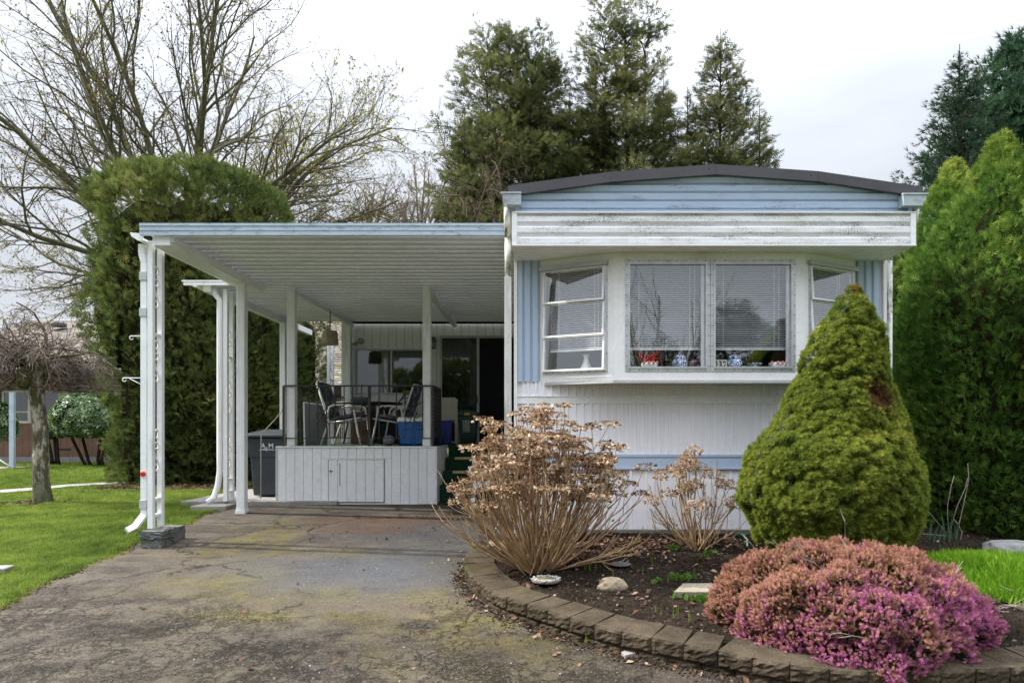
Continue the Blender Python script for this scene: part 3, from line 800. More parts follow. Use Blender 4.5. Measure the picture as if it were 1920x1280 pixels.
# ---------------------------------------------------------------- things on the window shelf
SH = wz0 + .026
def shelf_loc(px, dy=.14):
    dy = dy * .55 if dy > .1 and dy < .3 else dy
    y = yB + dy; return ((px - 1015) * y / F, y, SH)
M_CHINA = mat('white_china', (.75, .74, .70), .2, (.7, .69, .64), 8, spec=.6)
def m_blue():
    m, nt = new_mat('blue_white_china')
    n = nd(nt, 'ShaderNodeTexVoronoi', {'Vector': posn(nt), 'Scale': 26.0}, feature='DISTANCE_TO_EDGE').outputs['Distance']
    n2 = noise(nt, 30, 5, .6, dist=2)
    f = math_(nt, 'MAXIMUM', mr(nt, n, .10, .05), mr(nt, n2, .54, .5, 1, 0))
    finish(nt, mixc(nt, f, (.72, .76, .80), (.035, .09, .26)), .18)
    return m
M_BCH = m_blue()
M_PINK = mat('pink_flower', (.75, .30, .32), .5)
M_RED = leafmat('red_petals', [(0, (.55, .01, .01)), (1, (.85, .03, .03))], .3)
M_BLACK = mat('black_print', (.012, .012, .014), .5)
b = MB(); l = shelf_loc(1099, .33); b.lathe([(.055, 0), (.07, .01), (.062, .04), (.035, .1), (.025, .135), (.028, .16), (.042, .18), (.038, .18), (.02, .13)], l, 20); b.build('vase', M_CHINA, label='cream waisted vase behind the left side panes of the bay', cat='vase')
def jar(px, lab):
    l = shelf_loc(px); r = thing('ginger_jar', lab, 'jar', l, group='blue and white ginger jars on the window shelf')
    b = MB(); b.lathe([(.04, 0), (.055, .004), (.078, .035), (.083, .065), (.075, .095), (.055, .108), (.05, .112)], (0, 0, 0), 24); b.build('jar_body', M_BCH, r, local=True)
    b = MB(); b.lathe([(.064, .110), (.066, .118), (.060, .135), (.035, .15), (.012, .155), (.012, .163), (.016, .17), (.006, .178)], (0, 0, 0), 24); b.build('lid', M_BCH, r, local=True)
jar(1275, 'blue and white lidded jar in the left pane beside the maroon pot'); jar(1377, 'blue and white lidded jar right of the house number card')
def planter(px, lab, red):
    l = shelf_loc(px, .12); r = thing('planter', lab, 'planter', l)
    b = MB(); b.lathe([(.05, 0), (.075, .02), (.088, .045), (.086, .066), (.080, .068), (.075, .05)], (0, 0, 0), 24); b.build('pot', M_CHINA, r, local=True)
    for a in (-2.5, -1.8, -1.25, -.65):
        b = MB(); c = (.087 * math.cos(a), .087 * math.sin(a), .064)
        for k in range(5):
            aa = k * 1.256; b.lathe([(.003, -.006), (.009, 0), (.003, .006)], (c[0] + .010 * math.cos(aa) * -math.sin(a), c[1] - .005 + .010 * math.cos(aa) * math.cos(a), c[2] + .010 * math.sin(aa)), 6)
        b.build('pink_rosette', M_PINK, r, local=True)
    if red:
        n = 90; Pt = rng.normal(size=(n, 3)) * (.055, .03, .025) + (0, 0, .115); D = unit(rng.normal(size=(n, 3)) + (0, -.6, .4))
        V_, F_, k = scatter(Pt, D, tm_leaf(1, .3), .038)
        o = raw_mesh('red_blooms', V_, F_, 3, rep(rng.random(n), k), [M_RED]); q = put('red_blooms', o, r); q['kind'] = 'stuff'
planter(1218, 'white planter with pink rosettes holding red flowers', True); planter(1457, 'empty white planter with pink rosettes at the right end of the shelf', False)
b = MB(); l = shelf_loc(1300, .2); b.lathe([(.045, 0), (.058, .06), (.066, .062), (.066, .085), (.058, .085)], l, 20); b.build('flower_pot', mat('maroon_pot', (.16, .02, .022), .4), label='small maroon plastic pot behind the left pane', cat='pot')
b = MB(); l = shelf_loc(1414, .13); b.lathe([(.03, 0), (.05, .012), (.072, .05), (.085, .053), (.085, .058), (.07, .058)], l, 24); b.build('bowl', M_BCH, label='shallow blue and white bowl with wide rim on the shelf', cat='bowl')
b = MB(); l = shelf_loc(1396, .12); b.box(l[0] - .022, l[0] + .022, l[1], l[1] + .03, SH, SH + .035); b.build('small_box', M_CHINA, label='small pale box between blue jar and bowl', cat='box', bevel=.004)
b = MB(); l = shelf_loc(1180, .16); b.lathe([(.04, 0), (.075, .012), (.077, .015), (.04, .006)], l, 24); b.build('saucer', M_CHINA, label='white saucer at the left end behind the front pane', cat='saucer')
# house number card
l = shelf_loc(1351.5, .03); y = yB + .045
card = thing('number_card', 'white card with house number 232 standing inside the window', 'house number', (l[0], y, SH))
b = MB(); b.box(-.066, .066, 0, .004, 0, .096); b.build('card', M_CHINA, card, local=True)
def text_obj(s, size, mt, parent, loc, name='lettering', rot=(math.pi / 2, 0, 0), ext=.0008, sx=1, bold=.0):
    cu = bpy.data.curves.new(name, 'FONT'); cu.body = s; cu.size = size; cu.extrude = ext; cu.offset = bold; cu.align_x = 'CENTER'; cu.resolution_u = 3
    t = bpy.data.objects.new(name, cu); COL.objects.link(t)
    me = bpy.data.meshes.new_from_object(t, depsgraph=bpy.context.evaluated_depsgraph_get()); bpy.data.objects.remove(t)
    me.materials.clear(); me.materials.append(mt); o = put(name, me, parent); o.location = loc; o.rotation_euler = rot; o.scale = (sx, 1, 1)
    return o
for i, ch in enumerate('232'): text_obj(ch, .105, M_BLACK, card, (-.043 + .043 * i, -.0014, .012), 'digit', sx=.68, bold=.0022)
# ---------------------------------------------------------------- carport
CZ = E + 2.16                       # underside of the pans
M_PAN = mat('pan_enamel', (.70, .70, .72), .42, (.64, .64, .66), 2, dirt=(.4, .39, .34), dsc=(2, 8, 2), dlo=.6, damt=.3)
M_EDGE = mat('blue_fascia', (.47, .55, .65), .55, (.40, .48, .58), 4, dirt=(.10, .12, .11), dsc=(7, 7, 26), dlo=.52, dhi=.66, damt=.75)
car = thing('carport', 'white ribbed metal carport roof on slim posts with a pale blue front edge', 'carport', (-2.3, 10, float(gz(7.6))))
def cp(b, n, m, par=None, **k): return b.build(n, m, par or car, **k)
CX0, CX1 = -4.37, XL - .005
y = 7.47; i = 0; PW = .2
while y < 13.44:
    x0 = CX0 if y < 9.8 else -4.98
    prof = [(y, .012), (y + .004, -.018), (y + .045, -.018), (y + .049, .012), (y + PW - .003, .012)]
    b = MB(); b.sheet([(x0, a, CZ + .036 + c) for a, c in prof], (CX1 - x0, 0, 0), (0, 0, .004))
    cp(b, 'roof_panel', M_PAN); y += PW
b = MB(); d = 7.45
b.box(CX0 - .004, CX1 - .01, d - .02, d + .012, E + 2.155, E + 2.275); b.box(CX0 - .004, CX1 - .01, d - .028, d - .02, E + 2.255, E + 2.283); b.box(CX0 - .004, CX1 - .01, d - .026, d - .02, E + 2.205, E + 2.212)
cp(b, 'roof_fascia', M_EDGE)
# side beam pair and gutter along the left
b = MB(); b.box(-4.24, -4.07, 7.48, 10.0, CZ - .10, CZ - .002); b.box(-4.26, -4.24, 7.48, 10.0, CZ - .11, CZ - .002); b.box(-4.07, -4.04, 7.5, 10.0, CZ - .055, CZ - .002); cp(b, 'side_beam', M_WPAINT)
b = MB(); pr = [(-4.52, CZ + .045), (-4.50, CZ - .0), (-4.43, CZ - .045), (-4.36, CZ - .05), (-4.36, CZ - .04), (-4.42, CZ - .035), (-4.49, CZ + .005), (-4.505, CZ + .045)]
b.ext([(a, 7.5, c) for a, c in pr], (0, 2.45, 0), (0, 0, 0)); b.ext([(-4.52, 7.494, CZ + .045), (-4.37, 7.494, CZ + .03), (-4.37, 7.494, CZ - .05), (-4.43, 7.494, CZ - .045), (-4.50, 7.494, CZ)], (0, .005, 0), (0, 0, 0)); cp(b, 'gutter', M_WPAINT)
b = MB(); pr = [(-5.16, CZ + .035), (-5.12, CZ - .01), (-5.0, CZ - .05), (-4.96, CZ - .05), (-4.96, CZ + .03), (-4.98, CZ + .03), (-4.98, CZ - .035), (-5.02, CZ - .035), (-5.11, CZ + .0), (-5.14, CZ + .035)]
b.ext([(a, 9.86, c) for a, c in pr], (0, 4.6, 0), (0, 0, 0)); cp(b, 'gutter', M_WPAINT)
b = MB(); b.box(-5.15, -4.30, 9.82, 9.86, CZ - .03, CZ + .035); b.box(-5.17, -4.30, 9.81, 9.82, CZ + .02, CZ + .04); cp(b, 'roof_fascia', M_WPAINT)
b = MB(); b.box(-4.9, -4.8, 9.9, 14.3, CZ - .11, CZ - .003); cp(b, 'side_beam', M_WPAINT)
for x in (-3.72, -1.70):
    b = MB(); b.box(x - .04, x + .04, 10.05, 13.45, CZ - .075, CZ - .003); cp(b, 'ceiling_beam', M_WPAINT)
# posts
def post(x, y, zb, w_=.11, flare=True):
    b = MB(); h = w_ / 2
    b.box(x - h, x + h, y - h, y + h, zb, CZ - .003 - (.1 if flare else 0))
    for s in (-1, 1): b.box(x + s * h * .55 - .004, x + s * h * .55 + .004, y - h - .004, y - h, zb, CZ - .11)
    if flare: b.box(x - h - .012, x + h + .012, y - h - .012, y + h + .012, zb, zb + .05)
    return b
GZ = lambda y: float(gz(y))
M_POST = mat('post_white', (.86, .87, .88), .5, (.80, .81, .82), 5, dirt=(.22, .21, .12), dsc=(8, 8, 1.5), dlo=.56, dhi=.7, damt=.5)
cp(post(-4.13, 9.42, GZ(9.42)), 'post', M_POST)
DZ = E - .185                        # deck floor
for x in (-3.71, -1.70): cp(post(x, 10.16, DZ + .0, .115, False), 'post', M_POST)
cp(post(-4.80, 12.7, GZ(12.7), .10), 'post', M_POST)
b = post(-3.80, 13.35, DZ, .17, False); cp(b, 'post', M_POST)
# lattice posts with scrolls
M_IRONW = mat('white_iron', (.74, .75, .76), .5, (.62, .63, .63), 8, dirt=(.25, .18, .1), dsc=(9, 9, 9), dlo=.56, damt=.6)
def spiral(c, r0, turns, a0, sg, n=22):
    """planar spiral in the YZ plane"""
    out = []
    for i in range(n):
        t = i / (n - 1); a = a0 + sg * turns * 2 * math.pi * t; r = r0 * (1 - .78 * t)
        out.append((c[0], c[1] + r * math.cos(a), c[2] + r * math.sin(a)))
    return out
def s_scroll(x, ya, yb, z, h):
    m = (ya + yb) / 2; w_ = (yb - ya) / 2 - .008
    pts = []
    top = spiral((x, m + w_ * .2, z + h - w_), w_, .9, math.pi, -1); bot = spiral((x, m - w_ * .2, z + w_), w_, .9, 0, -1)
    pts = top[::-1] + [(x, m - w_ * .7, z + h * .72), (x, m - w_ * .1, z + h * .5), (x, m + w_ * .7, z + h * .28)] + bot
    b = MB(); b.tube(pts, .008, 6); return b
def c_scroll(x, ya, yb, z, h):
    m = (ya + yb) / 2; w_ = (yb - ya) / 2 - .008
    pts = spiral((x, m, z + h * .5), w_, .62, -math.pi / 2, 1); b = MB(); b.tube(pts, .008, 6); return b
def lattice(x, y0, y1, zb, zt, zsc):
    b = MB(); b.box(x - .028, x + .028, y0 - .028, y0 + .028, zb, zt); b.box(x - .028, x + .028, y1 - .028, y1 + .028, zb, zt)
    for z in (zb + .12, zb + .30, (zb + zt) / 2 + .55): b.box(x - .022, x + .022, y0 + .028, y1 - .028, z, z + .03)
    q = cp(b, 'lattice_post', M_POST)
    for z in zsc:
        s_scroll(x, y0 + .02, y1 - .02, z, .34).build('scroll', M_IRONW, q); c_scroll(x, y0 + .02, y1 - .02, z + .36, .17).build('scroll', M_IRONW, q)
bt = GZ(7.6) + .19
lattice(-4.33, 7.58, 7.765, bt, CZ - .03, (bt + .62, bt + 1.62, bt + 2.45))
lattice(-4.62, 10.0, 10.19, GZ(10.1) + .055, CZ - .06, (GZ(10) + .55, GZ(10) + 1.35, GZ(10) + 2.1))
lattice(-4.36, 14.0, 14.25, GZ(14), CZ - .06, (GZ(14) + 1.5, GZ(14) + 2.2))
# downspouts
b = MB()
p = [(-4.44, 7.60, CZ - .06), (-4.44, 7.60, CZ - .16), (-4.415, 7.60, CZ - .26), (-4.415, 7.60, bt + .22), (-4.415, 7.6, bt + .15), (-4.47, 7.52, bt + .03), (-4.52, 7.44, bt - .01)]
for a, c in zip(p, p[1:]): b.bar(a, c, .065, .055, (0, 1, 0))
cp(b, 'downspout', M_POST)
b = MB()
for z in (bt + .22, bt + 2.35, bt + 2.75): b.box(-4.455, -4.375, 7.56, 7.64, z, z + .09)
b.build('bracket', mat('bracket_grey', (.55, .56, .56), .6), car)
b = MB(); b.lathe([(.028, 0), (.028, .012), (.02, .018)], (0, 0, 0), 20); b.v = [(-4.412 + v[0], 7.565 - v[2] - .0, E - .448 + v[1]) for v in b.v]
b.build('reflector', mat('red_reflector', (.55, .02, .012), .25, (.45, .02, .012), 30), car)
b = MB(); b.tube([(-4.78, 9.98, CZ - .06), (-4.76, 9.98, CZ - .14), (-4.70, 9.98, CZ - .22), (-4.70, 9.98, GZ(10) + .5), (-4.72, 9.96, GZ(10) + .3), (-4.76, 9.92, GZ(10) + .12), (-4.83, 9.86, GZ(10) + .06)], .042, 10); cp(b, 'downspout', M_POST)
# plant hooks on the lattice post
for z, l_ in ((E + 1.09, .16), (E + .93 - .31, .24)):
    b = MB(); x0, yy = -4.44, 7.66
    sp = [(x0 - l_ + .03 * math.cos(a) * (1 - a / 9), yy, z - .0 + .03 * (1 - a / 9) * math.sin(a) - .03) for a in [4.7 - .5 * i for i in range(10)]][::-1]
    sp = [(x0 - l_ + .022 * math.cos(a), yy, z - .022 + .022 * math.sin(a)) for a in [math.pi * 2.0 - .45 * i for i in range(1, 1)]]
    curl = [(x0 - l_ + .02 * math.cos(t), yy, z - .02 + .02 * math.sin(t)) for t in [math.pi / 2 + .5 * k for k in range(10)]]
    b.tube([(x0, yy, z)] + curl, .006, 6)
    if l_ > .2: b.tube([(x0 - l_ * .75, yy, z - .005), (x0, yy, z - .10)], .005, 6)
    b.build('plant_hook', M_IRONW, car)
# concrete foot blocks
M_FOOT = mat('foot_block', (.16, .16, .155), .95, (.085, .09, .085), 5, bump=1, bsc=30, dirt=(.055, .075, .02), dsc=(5, 5, 5), dlo=.5, damt=.85)
ft = thing('footing_block', 'mossy grey concrete blocks under the front carport post', 'concrete block', (-4.26, 7.6, GZ(7.6)))
def rough_box(x0, x1, y0, y1, z0, z1, seed, amp=.006, n=6):
    r = np.random.default_rng(seed); bm = bmesh.new(); bmesh.ops.create_cube(bm, size=1)
    bmesh.ops.subdivide_edges(bm, edges=bm.edges[:], cuts=n, use_grid_fill=True)
    for v in bm.verts:
        c = v.co; k = r.normal() * amp
        v.co = Vector((x0 + (c.x + .5) * (x1 - x0) + r.normal() * amp * .6, y0 + (c.y + .5) * (y1 - y0) + r.normal() * amp * .6, z0 + (c.z + .5) * (z1 - z0) + r.normal() * amp * .5))
    b = MB(); b.v = [tuple(v.co) for v in bm.verts]; b.f = [tuple(v.index for v in f.verts) for f in bm.faces]; b.sm = [False] * len(b.f); bm.free(); return b
import bmesh
g0 = GZ(7.45)
rough_box(-4.36, -4.14, 7.43, 7.66, g0 - .08, g0 + .10, 1).build('block', M_FOOT, ft)
rough_box(-4.37, -4.13, 7.42, 7.665, g0 + .103, g0 + .188, 2).build('block', M_FOOT, ft)
rough_box(-4.36, -4.14, 7.67, 7.93, g0 - .05, g0 + .19, 3).build('block', M_FOOT, ft)

# ---------------------------------------------------------------- deck
M_BOARD = mat('deck_board', (.86, .87, .90), .5, (.80, .81, .84), 3, dirt=(.34, .34, .31), dsc=(14, 14, 2.0), dlo=.55, dhi=.75, damt=.35)
M_GAP = mat('gap_dark', (.40, .40, .40), .9)
M_CARPET = mat('green_carpet', (.012, .060, .032), .95, (.008, .042, .024), 9, bump=.8, bsc=150)
deck = thing('deck', 'raised porch deck clad in white grooved boards with a small access door', 'deck', (-2.7, 11.7, GZ(10.1)))
DX0, DX1, DY = -3.91, -1.555, 10.1
dz0, dz1 = GZ(10.1) + .004, DZ - .028
pitch = .1305; dk = lambda px: (px - 1015) * DY / F
ax0, ax1, az1 = dk(616), dk(720.5), E + (812 - 861) * DY / F
x = DX0
def board(x0, x1, z0, z1, y, par, m=M_BOARD):
    b = MB(); g = .0022
    b.box(x0 + g, x1 - g, y, y + .012, z0, z1); return b.build('board', m, par, bevel=.003)
while x < DX1 - .02:
    e = min(x + pitch, DX1)
    if e <= ax0 + .001 or x >= ax1 - .001: board(x, e, dz0, dz1, DY, deck)
    else:
        board(max(x, x), e, az1 + .018, dz1, DY, deck)
        if x < ax0: board(x, ax0 - .006, dz0, az1 + .016, DY, deck)
        if e > ax1: board(ax1 + .008, e, dz0, az1 + .016, DY, deck)
    x = e
b = MB(); b.box(DX0 + .002, DX1 - .004, DY + .0125, DY + .03, dz0, dz1); b.build('backing', M_GAP, deck)
door = MB(); door.box(ax0 + .002, ax1 - .002, DY - .003, DY + .0085, dz0 + .03, az1); door = door.build('access_door', M_GAP, deck)
x = ax0 + .004; wd = (ax1 - ax0 - .008) / 6
for k in range(6): board(x + wd * k, x + wd * (k + 1), dz0 + .034, az1 - .004, DY - .014, door)
b = MB(); b.box(ax0 - .012, ax1 + .006, DY - .018, DY - .002, az1 + .002, az1 + .016); b.build('door_trim', M_WPAINT, door)
M_RUST = mat('rusty_iron', (.10, .07, .05), .8)
b = MB(); b.box(ax0 + .015, ax0 + .07, DY - .024, DY - .0145, E - .565 - .0, E - .555); b.tube([(ax0 + .04, DY - .03, E - .54), (ax0 + .04, DY - .03, E - .58)], .005, 6); b.build('latch', M_RUST, door)
b = MB(); b.box(ax0 + .165, ax0 + .178, DY - .0185, DY - .0142, E - .78, E - .44); b.build('rust_mark', mat('rust_white', (.42, .40, .37), .8, (.25, .2, .16), 30), door)
# side toward the steps
x = DY + .02; sy = 11.3
while x < sy:
    e = min(x + pitch, sy); b = MB(); b.box(DX1 - .012, DX1, x + .0025, e - .0025, dz0, dz1); b.build('board', M_BOARD, deck, bevel=.003); x = e
b = MB(); b.box(DX0 - .008, DX0 + .004, DY + .02, 13.4, dz0, dz1); b.box(DX1 - .03, DX1 - .0125, DY + .03, sy, dz0, dz1); b.build('backing', M_GAP, deck)
b = MB(); b.box(DX0 - .012, DX1 + .012, DY - .018, DY + .04, dz1 + .001, dz1 + .022); b.box(DX0 - .014, DX0 - .004, DY - .016, DY + .02, dz0, dz1); b.box(DX1 - .002, DX1 + .012, DY - .016, DY + .02, dz0, dz1)
b.box(DX1 - .0, DX1 + .014, DY + .041, sy, dz1 + .001, dz1 + .022); b.box(ax0 - .4, ax1 + .5, DY - .01, DY + .0, dz0 - .002, dz0 + .012); b.build('deck_trim', M_WPAINT, deck, bevel=.002)
b = MB(); b.box(DX0 + .001, DX1 + .001, DY + .041, 13.49, DZ - .02, DZ - .004); b.box(DX1 + .0015, XL - .003, sy + .002, 13.49, DZ - .02, DZ - .004); b.build('carpet', M_CARPET, deck)
# steps
st = thing('porch_steps', 'four green carpeted porch steps with gold nosing strips', 'steps', (-1.0, 10.8, GZ(10.1)))
M_GOLD = mat('gold_nosing', (.62, .50, .26), .35, (.5, .4, .2), 8, metal=.35)
sx0, sx1 = DX1 + .016, XL - .004
for yy, z, x0 in ((11.3, DZ, -1.535), (11.0, E - .385, -1.535), (10.7, E - .59, -1.535), (10.4, E - .79, -1.535)):
    b = MB(); b.box(sx0, sx1, yy, yy + .31 if z < DZ else yy + .001 + .1, z - .21 if z > E - .7 else GZ(10.1), z - .002 if z < DZ else z - .022); b.build('step', M_CARPET, st)
    b = MB(); pr = [(yy - .018, z - .035), (yy - .018, z - .004), (yy - .010, z + .003), (yy + .03, z + .003), (yy + .03, z - .001), (yy - .002, z - .001), (yy - .002, z - .035)]
    b.ext([(-1.40 + .02 * (11.3 - yy), a, c) for a, c in pr], (1.0, 0, 0), (0, 0, 0)); b.build('nosing', M_GOLD, st)

# ---------------------------------------------------------------- railing
M_IRON = mat('black_iron', (.022, .022, .024), .5, (.03, .027, .025), 20)
rl = thing('railing', 'black wrought iron railing with twisted balusters along the front of the deck', 'railing', (-2.8, 10.14, DZ))
def twisted(x, y, z0, z1, w_=.013, tw=True):
    b = MB(); n = 16; vs = []; fs = []
    for i in range(n + 1):
        t = i / n; a = math.pi / 4 + (0 if not tw else (np.clip((t - .12) / .76, 0, 1)) * math.pi * 3)
        for k in range(4): vs.append((x + w_ * .72 * math.cos(a + k * math.pi / 2), y + w_ * .72 * math.sin(a + k * math.pi / 2), z0 + (z1 - z0) * t))
    for i in range(n):
        for k in range(4): j = (k + 1) % 4; fs.append((i * 4 + k, i * 4 + j, (i + 1) * 4 + j, (i + 1) * 4 + k))
    b.add(vs, fs); return b
rz0, rz1 = E - .065, E + .69
ry = 10.09
b = MB(); b.box(-3.80, -1.62, ry - .02, ry + .02, rz1, rz1 + .022); b.build('top_rail', M_IRON, rl)
b = MB(); b.box(-3.80, -1.62, ry - .010, ry + .010, rz0 - .012, rz0); b.build('bottom_rail', M_IRON, rl)
x = -3.56; k = 0
while x < -1.66:
    if not (-2.2 > x > -2.3 or -3.64 > x): twisted(x, ry, rz0, rz1, tw=(k % 2 == 0)).build('baluster', M_IRON, rl)
    x += .129; k += 1
for x in (-3.805, -2.545, -1.605):
    b = MB(); b.box(x - .016, x + .016, ry - .016, ry + .016, DZ - .005, rz1 - .001); b.build('newel', M_IRON, rl)
def scroll_xz(cx, cz, r, a0, sg, y=ry, turns=1.1):
    pts = [(cx + r * (1 - .8 * t) * math.cos(a0 + sg * turns * 6.283 * t), y, cz + r * (1 - .8 * t) * math.sin(a0 + sg * turns * 6.283 * t)) for t in np.linspace(0, 1, 20)]
    return pts
for cx in (-3.23, -1.90):
    for sg in (-1, 1):
        b = MB(); b.tube(scroll_xz(cx + sg * .06, E + .27, .055, math.pi * (0 if sg < 0 else 1), sg), .006, 5)
        b.tube([(cx + sg * .005, ry, E + .27), (cx + sg * .04, ry, E + .18), (cx + sg * .11, ry, E + .12)], .006, 5); b.tube([(cx + sg * .005, ry, E + .27), (cx + sg * .05, ry, E + .40), (cx + sg * .13, ry, E + .46)], .006, 5)
        b.build('scroll', M_IRON, rl)
# right side return with chain-like castings
rs = thing('side_railing', 'dense black railing panel with knobbly castings beside the porch steps', 'railing', (-1.605, 10.5, DZ))
b = MB(); b.box(-1.62, -1.585, 10.12, 10.82, rz1 - .01, rz1 + .02); b.box(-1.615, -1.595, 10.12, 10.82, rz0 - .012, rz0 + .002); b.build('rail', M_IRON, rs)
b = MB(); b.box(-1.622, -1.588, 10.82, 10.855, DZ - .004, rz1 + .02); b.build('newel', M_IRON, rs)
for k in range(6):
    y = 10.20 + .105 * k; b = MB(); z = rz0; pr = []
    while z < rz1 - .03: pr += [(.007, z), (.024, z + .014), (.024, z + .026), (.007, z + .04)]; z += .048
    b.lathe([(r, zz) for r, zz in pr], (-1.605, y, 0), 6); b.build('baluster', M_IRON, rs)
# left side railing seen through the chairs, and back-left
rb = thing('left_railing', 'black railing along the shaded left side of the deck', 'railing', (-3.82, 11.8, DZ))
b = MB(); b.box(-3.835, -3.805, 10.12, 13.2, rz1 - .01, rz1 + .015); b.box(-3.83, -3.81, 10.12, 13.2, rz0 - .01, rz0); b.build('rail', M_IRON, rb)
for k in range(23): twisted(-3.82, 10.25 + .13 * k, rz0, rz1 - .01, .012, k % 2 == 0).build('baluster', M_IRON, rb)

# ---------------------------------------------------------------- porch back wall
pr_ = thing('porch_room', 'white panelled room wall at the back of the porch with window and sliding door', 'porch room', (-2, 13.55, GZ(13)))
YP = 13.5; pk = lambda px: (px - 1015) * YP / F; pz = lambda py: E + (812 - py) * YP / F
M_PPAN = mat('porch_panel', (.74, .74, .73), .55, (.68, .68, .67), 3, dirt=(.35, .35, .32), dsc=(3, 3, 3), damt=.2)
wx0, wx1, wzb, wzt = pk(669), pk(795), pz(736), pz(657)
dx0, dx1, dzt = pk(829), XL - .004, pz(634)
x = pk(652); 
while x < dx1 - .01:
    e = min(x + .16, dx1); zb, zt = DZ, CZ
    def pb(a, c, z0, z1):
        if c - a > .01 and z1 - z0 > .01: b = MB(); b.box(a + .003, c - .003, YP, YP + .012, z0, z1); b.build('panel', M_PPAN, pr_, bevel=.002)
    if e > dx0: 
        if x < dx0: pb(x, dx0, DZ, CZ); pb(dx0, e, dzt, CZ)
        else: pb(x, e, dzt, CZ)
    elif e > wx0 and x < wx1:
        pb(x, e, DZ, wzb); pb(x, e, wzt, CZ)
        if x < wx0: pb(x, wx0, wzb, wzt)
        if e > wx1: pb(wx1, e, wzb, wzt)
    else: pb(x, e, DZ, CZ)
    x = e
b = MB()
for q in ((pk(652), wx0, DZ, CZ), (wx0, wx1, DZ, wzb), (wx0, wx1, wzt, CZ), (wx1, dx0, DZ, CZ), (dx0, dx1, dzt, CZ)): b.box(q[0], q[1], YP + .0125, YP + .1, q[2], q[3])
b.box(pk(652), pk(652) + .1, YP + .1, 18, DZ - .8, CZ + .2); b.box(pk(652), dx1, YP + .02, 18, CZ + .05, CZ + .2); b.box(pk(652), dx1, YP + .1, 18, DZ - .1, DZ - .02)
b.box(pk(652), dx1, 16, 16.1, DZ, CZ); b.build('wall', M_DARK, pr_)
def curtain(x0, x1, z0, z1, y, m):
    b = MB(); n = int((x1 - x0) / .02); b.sheet([(x0 + (x1 - x0) * i / n, y + .025 * math.sin(i * .9) + .012 * math.sin(i * 2.3), z0) for i in range(n + 1)], (0, 0, z1 - z0)); b.sm = [True] * len(b.sm); return b.build('curtain', m, pr_)
M_CURT = mat('curtain', (.09, .10, .085), .9, (.06, .065, .055), 4)
curtain(wx0, wx1, wzb, wzt, YP + .14, M_CURT); curtain(dx0, pk(897), DZ, dzt, YP + .14, M_CURT)
M_FRAMEG = mat('frame_grey', (.50, .51, .50), .5, metal=.3)
b = MB()
for a in (wx0 - .03, (wx0 + wx1) / 2 - .02 + .02, wx1): b.box(a, a + .035, YP - .02, YP + .03, wzb, wzt)
b.box(wx0 - .03, wx1 + .035, YP - .022, YP + .03, wzb - .04, wzb - .001); b.box(wx0 - .03, wx1 + .035, YP - .022, YP + .03, wzt + .001, wzt + .03); wf = b.build('window', M_FRAMEG, pr_)
mx_ = (wx0 + wx1) / 2
for a, c in ((wx0 + .006, mx_ - .001), (mx_ + .036, wx1 - .001)):
    b = MB(); b.box(a, c, YP + .0, YP + .006, wzb + .001, wzt - .001); b.build('pane', M_GLASSD, wf)
b = MB(); md = pk(896)
for a, c in ((dx0 - .045, dx0 - .001), (md - .02, md + .03), (dx1 - .05, dx1)): b.box(a, c, YP - .025, YP + .03, DZ + .03, dzt - .001)
b.box(dx0 - .045, dx1, YP - .03, YP + .03, dzt, dzt + .05); b.box(dx0 - .045, dx1, YP - .03, YP + .03, DZ - .002, DZ + .03); df = b.build('sliding_door', M_FRAMEG, pr_)
b = MB(); b.box(dx0, md - .021, YP, YP + .006, DZ + .031, dzt - .002); b.build('pane', M_GLASSD, df)
m, nt = new_mat('fly_screen'); d_ = nd(nt, 'ShaderNodeBsdfDiffuse', {'Color': (.03, .033, .036, 1)}); t_ = nd(nt, 'ShaderNodeBsdfTransparent'); mx2 = nd(nt, 'ShaderNodeMixShader', {0: .35, 1: d_.outputs[0], 2: t_.outputs[0]}); nd(nt, 'ShaderNodeOutputMaterial', {0: mx2.outputs[0]}); M_SCRN = m
b = MB(); b.box(md + .031, dx1 - .051, YP - .012, YP - .008, DZ + .031, dzt - .002); b.build('screen', M_SCRN, df)
b = MB(); b.box(md - .03, md - .0, YP - .05, YP - .026, E + .6, E + .75); b.build('handle', M_IRON, df)
# wall lantern
ln = thing('wall_lantern', 'dark metal wall lantern with glass shade beside the sliding door', 'lantern', (pk(813), YP - .08, pz(655)))
M_LAMPM = mat('lantern_metal', (.10, .09, .075), .5, metal=.5)
b = MB(); b.box(-.04, .04, .05, .08, .02, .24); b.lathe([(.012, .2), (.06, .16), (.07, .15), (.07, .145), (.055, .14)], (0, 0, 0), 6); b.lathe([(.04, 0), (.045, .015), (.05, .02)], (0, 0, 0), 6); b.tube([(0, .06, .2), (0, .02, .26), (0, 0, .2)], .007, 6); b.build('lantern_body', M_LAMPM, ln, local=True)
b = MB(); b.lathe([(.042, .021), (.055, .138)], (0, 0, 0), 6, smooth=False); b.build('shade', mat('lantern_glass', (.3, .3, .27), .2), ln, local=True)
fl = thing('floodlight', 'small twin porch floodlight on the wall above the window', 'floodlight', (pk(677), YP - .06, pz(640)))
b = MB(); b.lathe([(.05, 0), (.05, .01)], (0, 0, 0), 12); b.v = [(v[0], .045 + v[2], v[1]) for v in b.v]; b.tube([(0, .05, 0), (-.02, 0, 0), (-.08, -.03, -.05)], .012, 6); b.build('mount', M_LAMPM, fl, local=True)
for x, z, s in ((.03, .0, 1), (-.09, -.07, .7)):
    b = MB(); b.lathe([(.02, 0), (.03, .02), (.055 * s, .09), (.05 * s, .095)], (0, 0, 0), 14); b.v = [(v[0] + x, -v[2], v[1] + z) for v in b.v]; b.build('lamp_head', mat('lamp_head', (.32, .30, .26), .4), fl, local=True)
